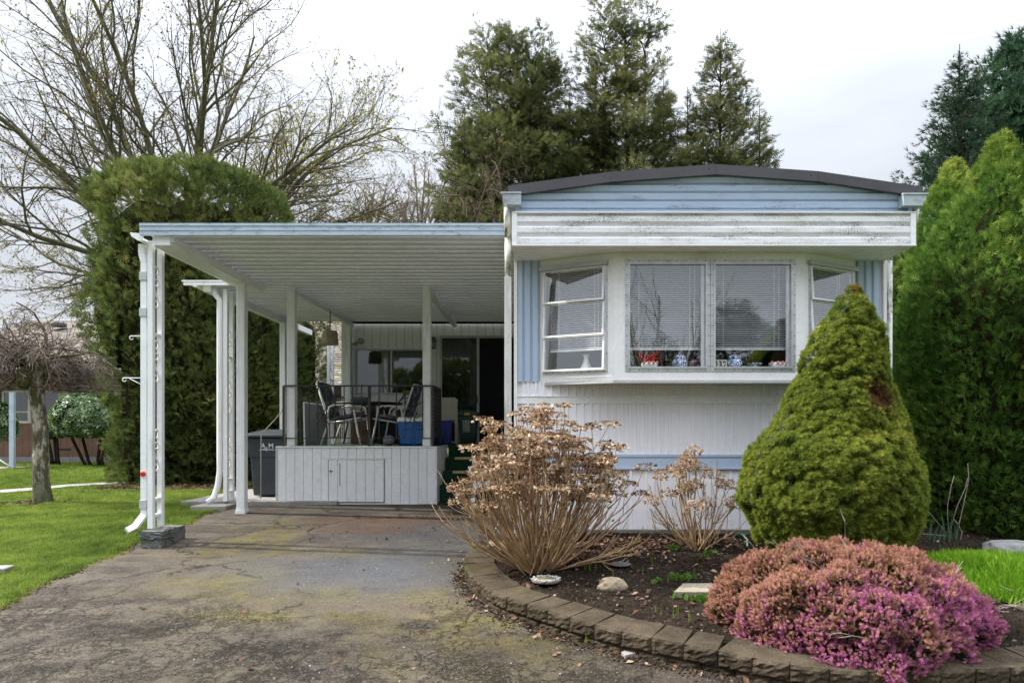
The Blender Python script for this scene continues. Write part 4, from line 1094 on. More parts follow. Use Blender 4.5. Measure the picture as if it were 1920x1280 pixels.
# ---------------------------------------------------------------- things on and around the porch
def lp(px, py, d): return ((px - 1015) * d / F, d, E + (812 - py) * d / F)
M_TUBE = mat('chair_tube', (.76, .76, .73), .3, (.7, .7, .66), 8)
def m_floral():
    m, nt = new_mat('floral_cushion')
    v = nd(nt, 'ShaderNodeTexVoronoi', {'Vector': posn(nt), 'Scale': 17.0})
    s = nd(nt, 'ShaderNodeSeparateColor', {0: v.outputs['Color']}).outputs
    c = mixc(nt, mr(nt, noise(nt, 14, 4), .4, .6), (.018, .07, .075), (.03, .05, .12))
    c = mixc(nt, mr(nt, s[0], .72, .76), c, (.22, .05, .12)); c = mixc(nt, mr(nt, s[1], .80, .84), c, (.25, .28, .32)); c = mixc(nt, mr(nt, s[2], .78, .82), c, (.03, .16, .08))
    finish(nt, c, .85); return m
M_FLOR = m_floral()
def cushion(x0, x1, y0, y1, t, n=8):
    b = MB(); V = []; Fc = []
    for s in (1, -1):
        for j in range(n + 1):
            for i in range(n + 1):
                u, v = i / n * 2 - 1, j / n * 2 - 1
                h = t / 2 * (1 - abs(u) ** 4) ** .5 * (1 - abs(v) ** 4) ** .5 * (1 - .22 * math.exp(-((u * 1.0) ** 2 + (v * 1.0) ** 2) * 9) - .1 * math.exp(-((abs(v) - .5) ** 2) * 60))
                V.append((x0 + (x1 - x0) * (u + 1) / 2, y0 + (y1 - y0) * (v + 1) / 2, s * h))
    k = (n + 1) ** 2
    for s in range(2):
        for j in range(n):
            for i in range(n):
                a = s * k + j * (n + 1) + i; q = (a, a + 1, a + n + 2, a + n + 1); Fc.append(q if s == 0 else q[::-1])
    b.add(V, Fc, True); return b
def patio_chair(name_label, loc, rz):
    t = thing('patio_chair', name_label, 'chair', loc, rz, 'white tube patio chairs with floral cushions')
    for s in (-1, 1):
        y = s * .27
        b = MB(); b.tube([(.30, y, 0), (.255, y, .20), (.215, y, .42), (.19, y, .56), (.17, y, .60), (.12, y, .625), (.02, y, .625), (-.14, y, .615), (-.19, y, .59), (-.21, y, .53), (-.215, y, .40)], .015, 8); b.build('arm', M_TUBE, t, local=True)
        b = MB(); b.tube([(-.33, y, 0), (-.24, y, .25), (-.20, y, .36), (-.28, y * .97, .60), (-.40, y * .94, .96)], .0145, 8); b.build('leg', M_TUBE, t, local=True)
    b = MB(); b.tube([(-.19, -.25, .345), (.27, -.25, .42), (.28, .25, .42), (-.19, .25, .345), (-.19, -.25, .345)], .012, 6); b.build('seat_rim', M_TUBE, t, local=True); b = MB(); b.tube([(-.40, -.25, .96), (-.41, 0, .97), (-.40, .25, .96)], .0145, 8); b.build('seat_frame', M_TUBE, t, local=True); b = MB(); b.tube([(-.20, -.26, .36), (-.20, .26, .36)], .01, 6); b.build('cross_bar', M_TUBE, t, local=True)
    b = cushion(-.22, .27, -.25, .25, .09); sl = math.atan2(.075, .46)
    b.v = [(x, y, z + .435 + (x - .03) * math.tan(sl)) for x, y, z in b.v]; b.build('seat_cushion', M_FLOR, t, local=True)
    b = cushion(0, .62, -.24, .24, .09); b.v = [(-.20 - .19 * x / .62 + z * .9, y, .41 + x * .92 + z * .25) for x, y, z in b.v]; b.build('back_cushion', M_FLOR, t, local=True)
    return t
patio_chair('patio chair facing right at the left end of the porch', ((652 - 1015) * 10.75 / F, 10.75, DZ), R_(-4))
patio_chair('patio chair facing left behind the blue cooler', ((741 - 1015) * 11.25 / F, 11.25, DZ), R_(172))
# cooler
M_CBLUE = mat('cooler_blue', (.015, .13, .42), .4, (.012, .11, .36), 5)
c = thing('cooler', 'blue drinks cooler with white lid on the deck behind the right post', 'cooler', ((781 - 1015) * 10.5 / F, 10.55, DZ))
b = MB()
def taper(b, w0, d0, w1, d1, z0, z1): b.add([(-w0, -d0, z0), (w0, -d0, z0), (w0, d0, z0), (-w0, d0, z0), (-w1, -d1, z1), (w1, -d1, z1), (w1, d1, z1), (-w1, d1, z1)], [(0, 3, 2, 1), (4, 5, 6, 7), (0, 1, 5, 4), (1, 2, 6, 5), (2, 3, 7, 6), (3, 0, 4, 7)])
taper(b, .235, .15, .27, .175, .0, .36); b.build('body', M_CBLUE, c, local=True, bevel=.02)
b = MB(); b.box(-.15, -.03, -.182, -.160, .25, .31); b.box(.03, .15, -.182, -.160, .25, .31); b.box(-.19, -.06, -.172, -.150, .02, .23); b.box(.02, .16, -.172, -.15, .02, .23); b.build('grip', M_CBLUE, c, local=True, bevel=.008)
b = MB(); taper(b, .285, .185, .26, .165, .362, .43); b.build('lid', M_CHINA, c, local=True, bevel=.012)
# grey ball of cord
b = MB(); b.lathe([(.02, 0), (.06, .015), (.085, .05), (.09, .085), (.075, .13), (.04, .155), (.01, .16)], lp(729, 836, 10.3)[:2] + (DZ,), 20); b.build('rope_ball', mat('grey_ball', (.20, .20, .22), .95, (.10, .10, .11), 60, bump=1, bsc=90), label='grey woolly rounded ball on the deck edge in front of the right chair', cat='ball')
# round table with things
tb = thing('round_table', 'dark round metal table between the patio chairs', 'table', ((690 - 1015) * 12.2 / F, 12.2, DZ))
b = MB(); b.lathe([(.60, .70), (.61, .71), (.61, .725), (.60, .73)], (0, 0, 0), 32); b.build('tabletop', M_IRON, tb, local=True)
for k in range(4):
    a = math.pi / 4 + k * math.pi / 2; b = MB(); b.tube([(.48 * math.cos(a), .48 * math.sin(a), 0), (.40 * math.cos(a), .40 * math.sin(a), .35), (.5 * math.cos(a), .5 * math.sin(a), .70)], .016, 6); b.build('leg', M_IRON, tb, local=True)
b = MB(); p0 = lp(675, 0, 12.0); b.box(p0[0] - .16, p0[0] + .16, 11.9, 12.15, DZ + .735, DZ + .82); b.build('folded_cloth', mat('grey_cloth', (.12, .13, .15), .9, (.07, .07, .09), 12), label='folded grey cloth lying on the round table', cat='cloth', bevel=.03)
# carved wooden box and paper bag under the table
M_WOODC = mat('carved_wood', (.16, .075, .035), .7, (.07, .032, .018), 14, bump=1, bsc=50)
def crate(px, d, w_, dp, h, label, m, nm='box', cat='box', bev=.012):
    b = MB(); x = (px - 1015) * d / F; b.box(x - w_ / 2, x + w_ / 2, d, d + dp, DZ, DZ + h)
    return b.build(nm, m, label=label, cat=cat, bevel=bev)
crate(676, 11.45, .34, .3, .56, 'brown patterned cardboard carton under the round table', M_WOODC, 'carton', 'carton')
ps = thing('folding_screen', 'folded dark brown wooden panels with gilt edges standing behind the table', 'screen', ((707 - 1015) * 12.5 / F, 12.9, DZ))
for k, (dx, hh) in enumerate(((-.22, .78), (-.08, .70), (.06, .72))):
    b = MB(); b.box(dx, dx + .10, -.02 + .02 * k, .0 + .02 * k, 0, hh); b.build('panel', M_WOODC, ps, local=True, bevel=.01)
    b = MB(); b.box(dx + .102, dx + .112, -.03 + .02 * k, -.01 + .02 * k, .05, hh - .03); b.build('gilt_edge', M_GOLD, ps, local=True)
crate(716, 12.8, .5, .3, .5, 'dark navy bin standing under the window', mat('navy_bin', (.014, .018, .035), .6), 'storage_bin', 'bin')
# leaning aluminium framed panel
lpn = thing('leaning_panel', 'grey panel in a thin white frame leaning at the left end of the porch', 'panel', ((587 - 1015) * 10.5 / F, 10.5, DZ))
b = MB(); b.add([(-.12, 0, .0), (.14, .3, .0), (.14, .32, .62), (-.14, .02, .66)], [(0, 1, 2, 3)]); b.build('sheet', mat('grey_sheet', (.20, .21, .21), .6), lpn, local=True)
b = MB(); b.bar((-.125, -.01, 0), (-.145, .01, .67), .022, .022); b.bar((-.145, .01, .66), (.15, .31, .62), .018, .018); b.bar((.145, .29, 0), (.15, .31, .62), .02, .02); b.build('frame', M_TUBE, lpn, local=True)
# broom, wheel-like iron hoops
b = MB(); b.tube([lp(724, 786, 12.4), lp(760, 738, 12.9)], .014, 8); br = b.build('broom', mat('blue_handle', (.02, .04, .16), .4), label='dark blue broom handle slanting behind the right chair', cat='broom')
b = MB(); q = lp(761, 737, 12.9); b.box(q[0] - .05, q[0] + .07, 12.85, 12.93, q[2] - .03, q[2] + .05); b.build('broom_head', mat('straw', (.30, .24, .03), .9), br)
ir = thing('iron_chair', 'black curved iron chair with looped arms beside the round table', 'chair', ((708 - 1015) * 12.9 / F, 12.55, DZ))
for s in (-1, 1):
    b = MB(); b.tube([(s * .05, 0, .05), (s * .07, 0, .5), (s * .11, 0, .66), (s * .17, 0, .70), (s * .23, 0, .60), (s * .25, 0, .4), (s * .24, 0, 0)], .018, 8); b.build('arm', M_IRON, ir, local=True)
b = MB(); b.lathe([(.2, .42), (.21, .44), (.2, .46)], (0, .15, 0), 16); b.build('seat', M_IRON, ir, local=True)
hp = thing('wire_plant_stand', 'small black wire plant stand with hoops and a dark green pot', 'plant stand', ((762 - 1015) * 12.3 / F, 12.3, DZ))
for r, z, x in ((.16, .66, 0), (.12, .72, .12)):
    b = MB(); b.tube([(x + r * math.cos(a), 0, z + r * math.sin(a) * 1.0) for a in np.linspace(0, math.pi, 14)], .009, 6); b.build('hoop', M_IRON, hp, local=True)
b = MB(); b.lathe([(.12, .38), (.19, .52), (.20, .60), (.19, .60)], (0, 0, 0), 16); b.build('pot', mat('green_pot', (.012, .045, .03), .5), hp, local=True)
b = MB()
for a in (-.15, .15): b.tube([(a, .1, 0), (a, .1, .62)], .01, 6); b.tube([(a, -.1, 0), (a, -.1, .5)], .01, 6)
b.build('legs', M_IRON, hp, local=True)
# beige resin chair on the right, tubs and green bin
M_BEIGE = mat('beige_resin', (.50, .47, .40), .55, (.45, .42, .36), 4)
rc = thing('resin_chair', 'beige plastic chair turned away beside the green bin', 'chair', ((842 - 1015) * 12.1 / F, 12.1, DZ))
b = MB(); b.add([(-.20, 0, .40), (.12, 0, .42), (.16, 0, .78), (.10, .0, .82), (-.20, 0, .82), (-.20, .03, .40), (.12, .03, .42), (.16, .03, .78), (.10, .03, .82), (-.20, .03, .82)], [(4, 3, 2, 1, 0), (5, 6, 7, 8, 9), (0, 1, 6, 5), (1, 2, 7, 6), (2, 3, 8, 7), (3, 4, 9, 8), (4, 0, 5, 9)]); b.build('backrest', M_BEIGE, rc, local=True, bevel=.01)
b = MB(); b.box(-.22, .12, .031, .45, .38, .41); b.build('seat', M_BEIGE, rc, local=True, bevel=.01)
for x, y in ((.13, -.01), (.13, .42), (-.22, .42)): b = MB(); b.bar((x, y, 0), (x, y + .0, .42 if y > 0 else .62), .05, .035, (0, 1, 0)); b.build('leg', M_BEIGE, rc, local=True)
def tub(px, d, w0, h, label, m, nm='recycling_box'):
    t = thing(nm, label, 'box', ((px - 1015) * d / F, d, DZ)); b = MB(); taper(b, w0 * .85, w0 * .7, w0, w0 * .8, 0, h); b.build('body', m, t, local=True, bevel=.015)
    b = MB(); taper(b, w0 * 1.06, w0 * .86, w0 * 1.06, w0 * .86, h - .03, h + .005); b.build('rim', m, t, local=True, bevel=.006); return t
M_NAVYB = mat('recycle_blue', (.012, .035, .26), .5)
tub(831, 11.75, .15, .40, 'tall dark blue recycling tub behind the side railing', M_NAVYB)
tub(815, 11.2, .15, .16, 'low blue box on the porch floor beside the steps', mat('box_blue', (.012, .04, .16), .5))
gb = thing('compost_bin', 'dark green kitchen waste bin with latched lid and yellow sticker', 'bin', ((878 - 1015) * 12.3 / F, 12.3, DZ))
M_GBIN = mat('bin_green', (.012, .055, .04), .4, (.009, .045, .032), 5)
b = MB(); taper(b, .13, .13, .175, .165, 0, .50); b.build('body', M_GBIN, gb, local=True, bevel=.02)
b = MB(); taper(b, .195, .185, .185, .175, .50, .57); taper(b, .15, .12, .13, .10, .57, .60); b.build('lid', M_GBIN, gb, local=True, bevel=.012)
b = MB(); b.tube([(-.12, -.06, .58), (-.10, -.06, .68), (.10, -.06, .68), (.12, -.06, .58)], .016, 8); b.build('handle', M_GBIN, gb, local=True)
b = MB(); b.box(-.05, .05, -.197, -.19, .505, .555); b.build('yellow_sticker', mat('sticker_yellow', (.55, .38, .02), .5), gb, local=True)
def m_label():
    m, nt = new_mat('bin_label'); c = mixc(nt, mr(nt, noise(nt, 40, 3, stretch=(1, 1, 4)), .48, .56), (.45, .47, .47), (.02, .07, .05)); c = mixc(nt, mr(nt, noise(nt, 9, 1), .58, .6), c, (.12, .32, .05)); finish(nt, c, .5); return m
b = MB(); b.add([(-.08, -.168, .20), (.045, -.168, .20), (.05, -.176, .42), (-.085, -.176, .42)], [(0, 1, 2, 3)]); b.build('label', m_label(), gb, local=True)
# hanging wicker lamp
hl = thing('wicker_lamp', 'beige wicker lamp shade hanging on a chain from the porch ceiling', 'lamp', lp(619, 646, 11.9))
M_WICK = mat('wicker', (.58, .50, .36), .9, (.26, .21, .14), 90, lo=.45, hi=.55, bump=1, bsc=120)
b = MB(); b.lathe([(.135, 0), (.14, .02), (.138, .07), (.142, .09), (.132, .11), (.128, .20), (.115, .235), (.06, .25)], (0, 0, 0), 24); b.build('shade', M_WICK, hl, local=True)
b = MB(); z = .25; k = 0; zt = CZ - hl.location.z
while z < zt - .02:
    a = (k % 2) * math.pi / 2; b.tube([(.013 * math.cos(t) * math.cos(a), .013 * math.cos(t) * math.sin(a), z + .02 + .024 * math.sin(t)) for t in np.linspace(0, 6.283, 9)], .005, 5, cap=False); z += .036; k += 1
b.build('chain', M_IRON, hl, local=True)

# wheelie bin
M_BIN = mat('bin_slate', (.045, .055, .070), .5, (.035, .043, .055), 4, bump=.3)
wb = thing('wheelie_bin', 'dark slate wheelie bin with white AMS lettering beside the deck', 'bin', (-4.28, 10.95, GZ(10.1) + .056))
b = MB(); taper(b, .235, .26, .285, .33, .02, .93); b.build('body', M_BIN, wb, local=True, bevel=.025)
b = MB(); b.box(-.305, .305, -.36, .36, .66, .71); b.build('body_rim', M_BIN, wb, local=True, bevel=.01) if False else None
b = MB(); b.add([(-.27, -.33, .62), (.29, -.33, .62), (.30, -.36, .92), (-.30, -.36, .92), (-.27, .2, .62), (.29, .2, .62), (.30, .2, .92), (-.30, .2, .92)], [(0, 1, 2, 3), (3, 2, 6, 7), (0, 3, 7, 4), (1, 5, 6, 2), (0, 4, 5, 1)]); b.build('front_bulge', M_BIN, wb, local=True, bevel=.015)
ld = MB(); ld.add([(-.345, -.42, .93), (.33, -.42, .93), (.33, .36, .95), (-.345, .36, .95), (-.335, -.41, .985), (.32, -.41, .985), (.29, .33, 1.06), (-.30, .33, 1.06)], [(0, 3, 2, 1), (4, 5, 6, 7), (0, 1, 5, 4), (1, 2, 6, 5), (2, 3, 7, 6), (3, 0, 4, 7)]); ld.build('lid', M_BIN, wb, local=True, bevel=.02)
for x in (-.25, .25):
    b = MB(); b.lathe([(.11, -.03), (.12, -.02), (.12, .02), (.11, .03)], (0, 0, 0), 18); b.v = [(x + v[2], .24 + v[0], .105 + v[1]) for v in b.v]; b.build('wheel', M_BLACK, wb, local=True)
M_LOGO = mat('logo_white', (.72, .75, .80), .5)
for ch, x, sz, z in (('A', -.035, .105, .765), ('M', .085, .105, .765), ('S', .017, .075, .725)): text_obj(ch, sz, M_LOGO, wb, (x, -.3605 + (.0 if ch != 'S' else -.001), z), 'lettering', rot=(math.pi / 2, 0, 0), bold=.002)
b = MB(); b.add([(-.11, -.352, .735), (.14, -.352, .735), (.14, -.353, .745), (-.06, -.353, .752)], [(0, 1, 2, 3)]); b.build('logo_swoosh', M_LOGO, wb, local=True)
# cord running from the bin to the railing
b = MB(); b.tube([lp(489, 940, 10.45), lp(489.5, 850, 10.45), lp(490, 815, 10.43), lp(500, 803, 10.4), lp(515, 787, 10.3), lp(528, 772, 10.2), (-3.81, 10.12, E + .45)], .008, 6); b.build('cord', mat('cord', (.32, .29, .23), .8), label='thin tan cord running from the railing down over the wheelie bin', cat='cord')

# white plastic stool behind the hydrangea
M_PLAS = mat('white_plastic', (.78, .78, .77), .4, (.72, .72, .7), 5)
sc = thing('plastic_chair', 'white plastic garden chair at the foot of the porch steps', 'chair', ((914 - 1015) * 9.3 / F, 9.3, GZ(9.3)), R_(8))
for x, y in ((-.2, -.2), (.2, -.2), (-.18, .2), (.18, .2)):
    b = MB(); b.bar((x * 1.12, y * 1.1, 0), (x * .95, y * .95, .42), .055, .04, (0, 1, 0)); b.build('leg', M_PLAS, sc, local=True)
b = MB(); b.box(-.21, .21, -.21, .21, .42, .45); b.box(-.2, .2, -.222, -.205, .36, .42); b.build('seat', M_PLAS, sc, local=True, bevel=.012)
b = MB()
for x in (-.17, -.06, .06, .17): b.bar((x, .2, .45), (x * 1.05, .26, .8), .045, .02, (0, 1, 0))
b.build('backrest', M_PLAS, sc, local=True, bevel=.006)
b = MB(); b.tube([(-.235, .24, .64), (-.25, .0, .65), (-.235, -.2, .62), (-.22, -.215, .4)], .018, 8); b.tube([(.235, .24, .64), (.25, .0, .65), (.235, -.2, .62), (.22, -.215, .4)], .018, 8); b.build('arm', M_PLAS, sc, local=True)

# neighbouring carport glimpsed past the right corner
nb = thing('far_carport', 'slice of white neighbouring porch past the right corner of the home', 'porch', (6.9, 13.4, GZ(13.4)))
d = 13.4; b = MB(); x = (1667 - 1015) * d / F
b.box(x - .045, x + .045, d, d + .09, GZ(d), E + (812 - 603) * d / F); b.build('post', M_WPAINT, nb)
b = MB(); b.box(x + .09, x + .13, d + .5, d + .55, GZ(d), E + (812 - 610) * d / F); b.build('post', M_WPAINT, nb)
b = MB(); b.box(x - .3, x + .5, d - .1, d - .06, E + 2.20, E + 2.27); b.box(x - .3, x + .5, d - .11, d - .06, E + 2.29, E + 2.33); b.box(x - .3, x + .5, d - .06, d + 2, E + 2.19, E + 2.2); b.build('gutter', M_WPAINT, nb)
# ---------------------------------------------------------------- neighbours' houses
M_BRWN = mat('brown_plank', (.19, .10, .066), .75, (.14, .075, .05), 3, dirt=(.06, .035, .025), dsc=(6, 6, 1), damt=.5)
M_CREAM = mat('cream_frame', (.58, .53, .47), .6)
M_NGLASS = m_glass('neighbour_glass', .08, (.5, .5, .5))
def m_shingle(moss):
    m, nt = new_mat('shingle'); at = nd(nt, 'ShaderNodeAttribute', attribute_name='tint').outputs['Fac']
    r = nd(nt, 'ShaderNodeValToRGB', {0: at}); r.color_ramp.elements[0].color = (.25, .215, .185, 1); r.color_ramp.elements[1].color = (.44, .39, .345, 1)
    c = mixc(nt, mr(nt, noise(nt, 1.2, 5), .4, .7, 0, .5), r.outputs[0], (.10, .085, .07))
    c = mixc(nt, mr(nt, noise(nt, 3.5 if moss else 2, 6, .7), .52 if moss else .62, .6 if moss else .7, 0, .9), c, (.22, .20, .02) if moss else (.12, .12, .05))
    finish(nt, c, .95, [(noise(nt, 40, 3), .5, .01)]); return m
def shingle_roof(par, x0, x1, y0, z0, y1, z1, course=.17, moss=False):
    sl = math.hypot(y1 - y0, z1 - z0); dy, dz = (y1 - y0) / sl, (z1 - z0) / sl; V = []; T = []
    n = int(sl / course)
    for k in range(n + 1):
        x = x0 + rng.uniform(-.2, 0)
        while x < x1:
            w_ = rng.uniform(.14, .34); s0 = k * course + rng.uniform(-.012, .012); s1 = s0 + course * 1.15; th = .022 + rng.uniform(0, .012)
            a, c = max(x, x0), min(x + w_ - .012, x1)
            if c > a:
                for u, s, h in ((a, s0, 0), (c, s0, 0), (c, s0, th), (a, s0, th), (c, s1, .004), (a, s1, .004)):
                    V.append((u, y0 + dy * s - dz * h, z0 + dz * s + dy * h))
                T += [rng.random()] * 6
            x += w_
    V = np.array(V); m_ = len(V) // 6; base = np.arange(m_)[:, None] * 6
    Fq = np.concatenate([base + np.array([0, 1, 2, 3]), base + np.array([3, 2, 4, 5])])
    nobj('shingles', V, Fq, 4, m_shingle(moss), par, T, kind='stuff')
    b = MB(); b.add([(x0, y0, z0 - .02), (x1, y0, z0 - .02), (x1, y1, z1 - .02), (x0, y1, z1 - .02)], [(0, 1, 2, 3)]); b.build('roof', mat('roof_under', (.1, .09, .08), .9), par)
nh = thing('neighbour_house', 'brown plank bungalow with shingle roof behind the drooping tree at the far left', 'house', (-16, 22, GZ(22)))
yh = 22.0; nx = lambda px: (px - 1015) * yh / F; nz_ = lambda py: E + (812 - py) * yh / F
H0, H1 = nx(-160), nx(330)
eave = nz_(699)
b = MB(); b.box(H0, H1, yh + .02, yh + .2, nz_(866), eave + .0); b.box(H0, H1, yh + .2, yh + 8, nz_(866), nz_(700)); b.build('wall', mat('wall_dk', (.05, .045, .04), .9), nh)
b = MB(); b.box(H0, H1, yh - .03, yh + .019, GZ(22) - .1, nz_(856)); b.build('foundation', mat('foundation', (.26, .25, .24), .9, (.2, .19, .18), 4, bump=.5), nh)
x = H0; 
while x < H1: 
    b = MB(); e = x + .205; b.box(x + .004, e - .004, yh - .012, yh + .018, nz_(855.5), nz_(797)); b.build('plank', M_BRWN, nh); x = e
b = MB(); b.box(H0, H1, yh - .02, yh + .019, nz_(796.8), nz_(793)); b.box(H0, H1, yh - .02, yh + .019, nz_(732), eave); b.build('wall_trim', M_BRWN, nh)
nwin = []
for a, c in ((-60, 0), (4, 57), (60, 114), (124, 173), (178, 226), (232, 280)):
    b = MB(); A, C = nx(a), nx(c); za, zb = nz_(793), nz_(732)
    for q in ((A, A + .07, za, zb), (C - .07, C, za, zb), (A + .07, C - .07, za, za + .07), (A + .07, C - .07, zb - .06, zb)): b.box(q[0], q[1], yh - .02, yh + .015, q[2], q[3])
    if a < 60: b.box(A + .07, C - .07, yh - .015, yh + .01, nz_(773), nz_(771))
    wn_ = b.build('window', M_CREAM, nh)
    b = MB(); b.box(A + .07, C - .07, yh - .004, yh + .002, za + .07, zb - .06); b.build('pane', M_NGLASS, wn_)
b = MB(); b.box(nx(57.5), nx(59.5), yh - .02, yh + .015, nz_(793), nz_(732)); b.box(nx(115), nx(123), yh - .02, yh + .015, nz_(793), nz_(732)); b.build('mullion', M_CREAM, nh)
b = MB(); b.box(H0, H1, yh - .75, yh - .70, eave - .26, eave - .02); b.box(H0, H1, yh - .70, yh, eave - .05, eave - .03); b.build('eave_board', mat('brown_eave', (.06, .03, .025), .6), nh)
b = MB(); b.box(H0, H1, yh - .86, yh - .75, eave - .10, eave + .02); b.build('gutter', mat('brown_gutter', (.11, .085, .08), .5), nh)
b = MB(); b.box(nx(105), nx(133), yh - .03, yh - .013, nz_(843), nz_(840)); b.build('vent', M_BLACK, nh)
rx = lambda px, d: (px - 1015) * d / F
ry1 = 27.0; rzt = E + (812 - 601) * ry1 / F
shingle_roof(nh, H0, nx(330), yh - .8, eave + .02, ry1, rzt, .2)
b = MB(); b.box(rx(166, 26), rx(176, 26), 26.3, 26.7, rzt - .4, rzt + .35); b.build('chimney', mat('chimney_metal', (.12, .10, .10), .6), nh)
b = MB(); b.lathe([(.25, -.1), (.27, .02), (.2, .08), (.05, .1)], (rx(106, 25.5), 25.6, E + (812 - 605) * 25.6 / F - .05), 12); b.build('roof_vent', mat('roof_vent', (.12, .11, .12), .6), nh)
# light post of its carport
b = MB(); d = 18; x = (21 - 1015) * d / F; b.box(x - .06, x + .06, d, d + .08, GZ(18) + .05, E + (812 - 735) * d / F); ps_ = b.build('slim_post', mat('pale_blue_post', (.50, .58, .70), .5), label='pale blue slim post standing on the slab at the far left', cat='post')
b = MB(); b.tube([(x - .5, d - .1, GZ(18) + .45), (x, d, GZ(18) + .08)], .02, 5); b.build('brace', M_WPAINT, ps_)
# second house: mossy roof seen through the porch
mh = thing('mossy_roof_house', 'house with a mossy shingle roof glimpsed through the back of the porch', 'house', (-7.5, 25, GZ(24)))
yh2 = 24.; e2 = E + (812 - 719) * yh2 / F; x0, x1 = (420 - 1015) * yh2 / F, (760 - 1015) * yh2 / F
shingle_roof(mh, x0, x1, yh2, e2, 30, e2 + 4.2, .17, True)
b = MB(); b.box(x0, x1, yh2 - .1, yh2 - .02, e2 - .09, e2 + .02); b.build('gutter', M_WPAINT, mh)
b = MB(); b.box(x0, x1, yh2 - .02, yh2 + .02, e2 - .34, e2 - .03); b.build('eave_board', mat('brown_eave', (.1, .05, .04), .6), mh)
b = MB(); b.box(x0, x1, yh2 + .4, yh2 + 5, GZ(24), e2 - .05); b.build('wall', mat('tan_wall', (.32, .26, .15), .8), mh)
b = MB(); b.add([(x0, yh2 + .45, e2), (x0, 30, e2), (x0, 30, e2 + 4.0)], [(0, 1, 2)]); b.build('gable', M_BRWN, mh)

# ---------------------------------------------------------------- trees
M_BARK = mat('bark_grey', (.085, .072, .052), .95, (.14, .135, .09), 9, bump=1, bsc=30, dirt=(.09, .10, .025), dsc=(4, 4, 2), dlo=.46, dhi=.62, damt=.7)
M_BARKD = mat('bark_dark', (.045, .032, .024), .95, (.03, .022, .016), 12, bump=1, bsc=30, spec=.1)
M_TWIG = mat('twig', (.085, .068, .050), .95, (.12, .105, .06), 5)
M_TWIGP = mat('twig_pale', (.26, .22, .19), .95, (.18, .15, .13), 5)
def grow(p, d, Ln, r, lvl, spec, out):
    """spec[lvl] = (segments, wander, lift, children, child length ratio, spread, taper)"""
    n, wan, lift, nch, lr, spr, tp = spec[lvl]
    pts = [p.copy()]; q = p.copy(); dd = d.copy()
    for i in range(n):
        dd = dd + rng.normal(size=3) * wan + np.array([0, 0, lift]); dd /= np.linalg.norm(dd)
        q = q + dd * (Ln / n); pts.append(q.copy())
    pts = np.array(pts); rad = np.linspace(r, r * tp, n + 1); out[min(lvl, len(out) - 1)].append((pts, rad))
    if lvl + 1 < len(spec):
        for k in range(nch):
            t = .2 + .8 * (k + rng.random()) / nch; f = t * n; i = min(int(f), n - 1); b = pts[i] + (pts[i + 1] - pts[i]) * (f - i)
            ax = pts[i + 1] - pts[i]; ax /= np.linalg.norm(ax)
            s = rng.normal(size=3); s -= ax * s.dot(ax); s /= np.linalg.norm(s) + 1e-9
            a = spr * rng.uniform(.6, 1.25); nd_ = ax * math.cos(a) + s * math.sin(a)
            grow(b, nd_, Ln * lr * rng.uniform(.6, 1.15) * (1 - .35 * t), max(r * (1 - (1 - tp) * t) * .55, .004), lvl + 1, spec, out)
def tubes_obj(name, lst, n, m, par, kind=None):
    if not lst: return
    V, Fq = tube_arrays([a for a, _ in lst], [c for _, c in lst], n)
    return nobj(name, V, Fq, 4, m, par, smooth=True, kind=kind)
M_BUD = leafmat('spring_buds', [(0, (.12, .07, .03)), (.4, (.30, .27, .03)), (1, (.46, .42, .04))], .3)

def bare_tree(name, label, base, fork, limbs, spec, cat='tree', m_b=None, m_t=None, bud=0, tr=.4, group=None, twig_r=1):
    t = thing(name, label, cat, tuple(base), group=group); base = np.array(base, float); fork = np.array(fork, float)
    m_b = m_b or M_BARK; m_t = m_t or M_TWIG
    V, Fq = tube_arrays([np.array([base - (0, 0, .2), base + (fork - base) * .5 + (.05, 0, 0), fork])], [np.array([tr * 1.25, tr, tr * .85])], 12)
    nobj('trunk', V, Fq, 4, m_b, t, smooth=True)
    out = [[], [], [], [], []]
    for d, Ln, r in limbs: grow(fork.copy(), np.array(d, float) / np.linalg.norm(d), Ln, r, 0, spec, out)
    for l in out[0]: tubes_obj('limb', [l], 7, m_b, t)
    tubes_obj('branches', out[1], 5, m_b, t, 'stuff'); tubes_obj('twigs', out[2], 4, m_t, t, 'stuff'); tubes_obj('fine_twigs', out[3] + out[4], 3, m_t, t, 'stuff')
    if bud:
        ends = np.array([p[-1] for p, _ in out[3]] + [p[len(p) // 2] for p, _ in out[3]] + [p[-1] for p, _ in out[2]])
        sel = ends[rng.choice(len(ends), min(bud, len(ends)), replace=False)]
        V_, F_, k = scatter(sel, rng.normal(size=(len(sel), 3)) + (0, 0, .5), tm_tuft(4, .25, 1.1), .035 + .035 * rng.random(len(sel)))
        cl = np.clip(.35 + .5 * vnoise(sel, .8, 4) + .2 * rng.normal(size=len(sel)), 0, 1)
        nobj('buds', V_, F_, 3, M_BUD, t, rep(cl, k), kind='stuff')
    return t
d = 20.; fk = lp(352, 520, d); lim = []
for a, Ln, yy, r in ((-88, 7.2, .1, .12), (-76, 7.6, -.3, .15), (-62, 9.0, .4, .16), (-50, 9, -.5, .15), (-40, 9.5, .2, .17), (-27, 9.5, -.2, .16), (-13, 9.5, .4, .16), (-3, 9.8, -.4, .15), (6, 9.8, .1, .18), (17, 9.2, .5, .14), (27, 8.6, -.4, .15), (38, 8.2, .2, .15), (49, 7.4, -.3, .15), (60, 7.0, .3, .14), (70, 6.6, -.2, .13), (80, 6.2, .4, .12), (89, 5.4, 0, .1), (-98, 6.2, .3, .1), (-33, 8, -.9, .13), (33, 7.2, .9, .12)):
    lim.append(((math.sin(R_(a)), yy, math.cos(R_(a))), Ln * .95, r * .72))
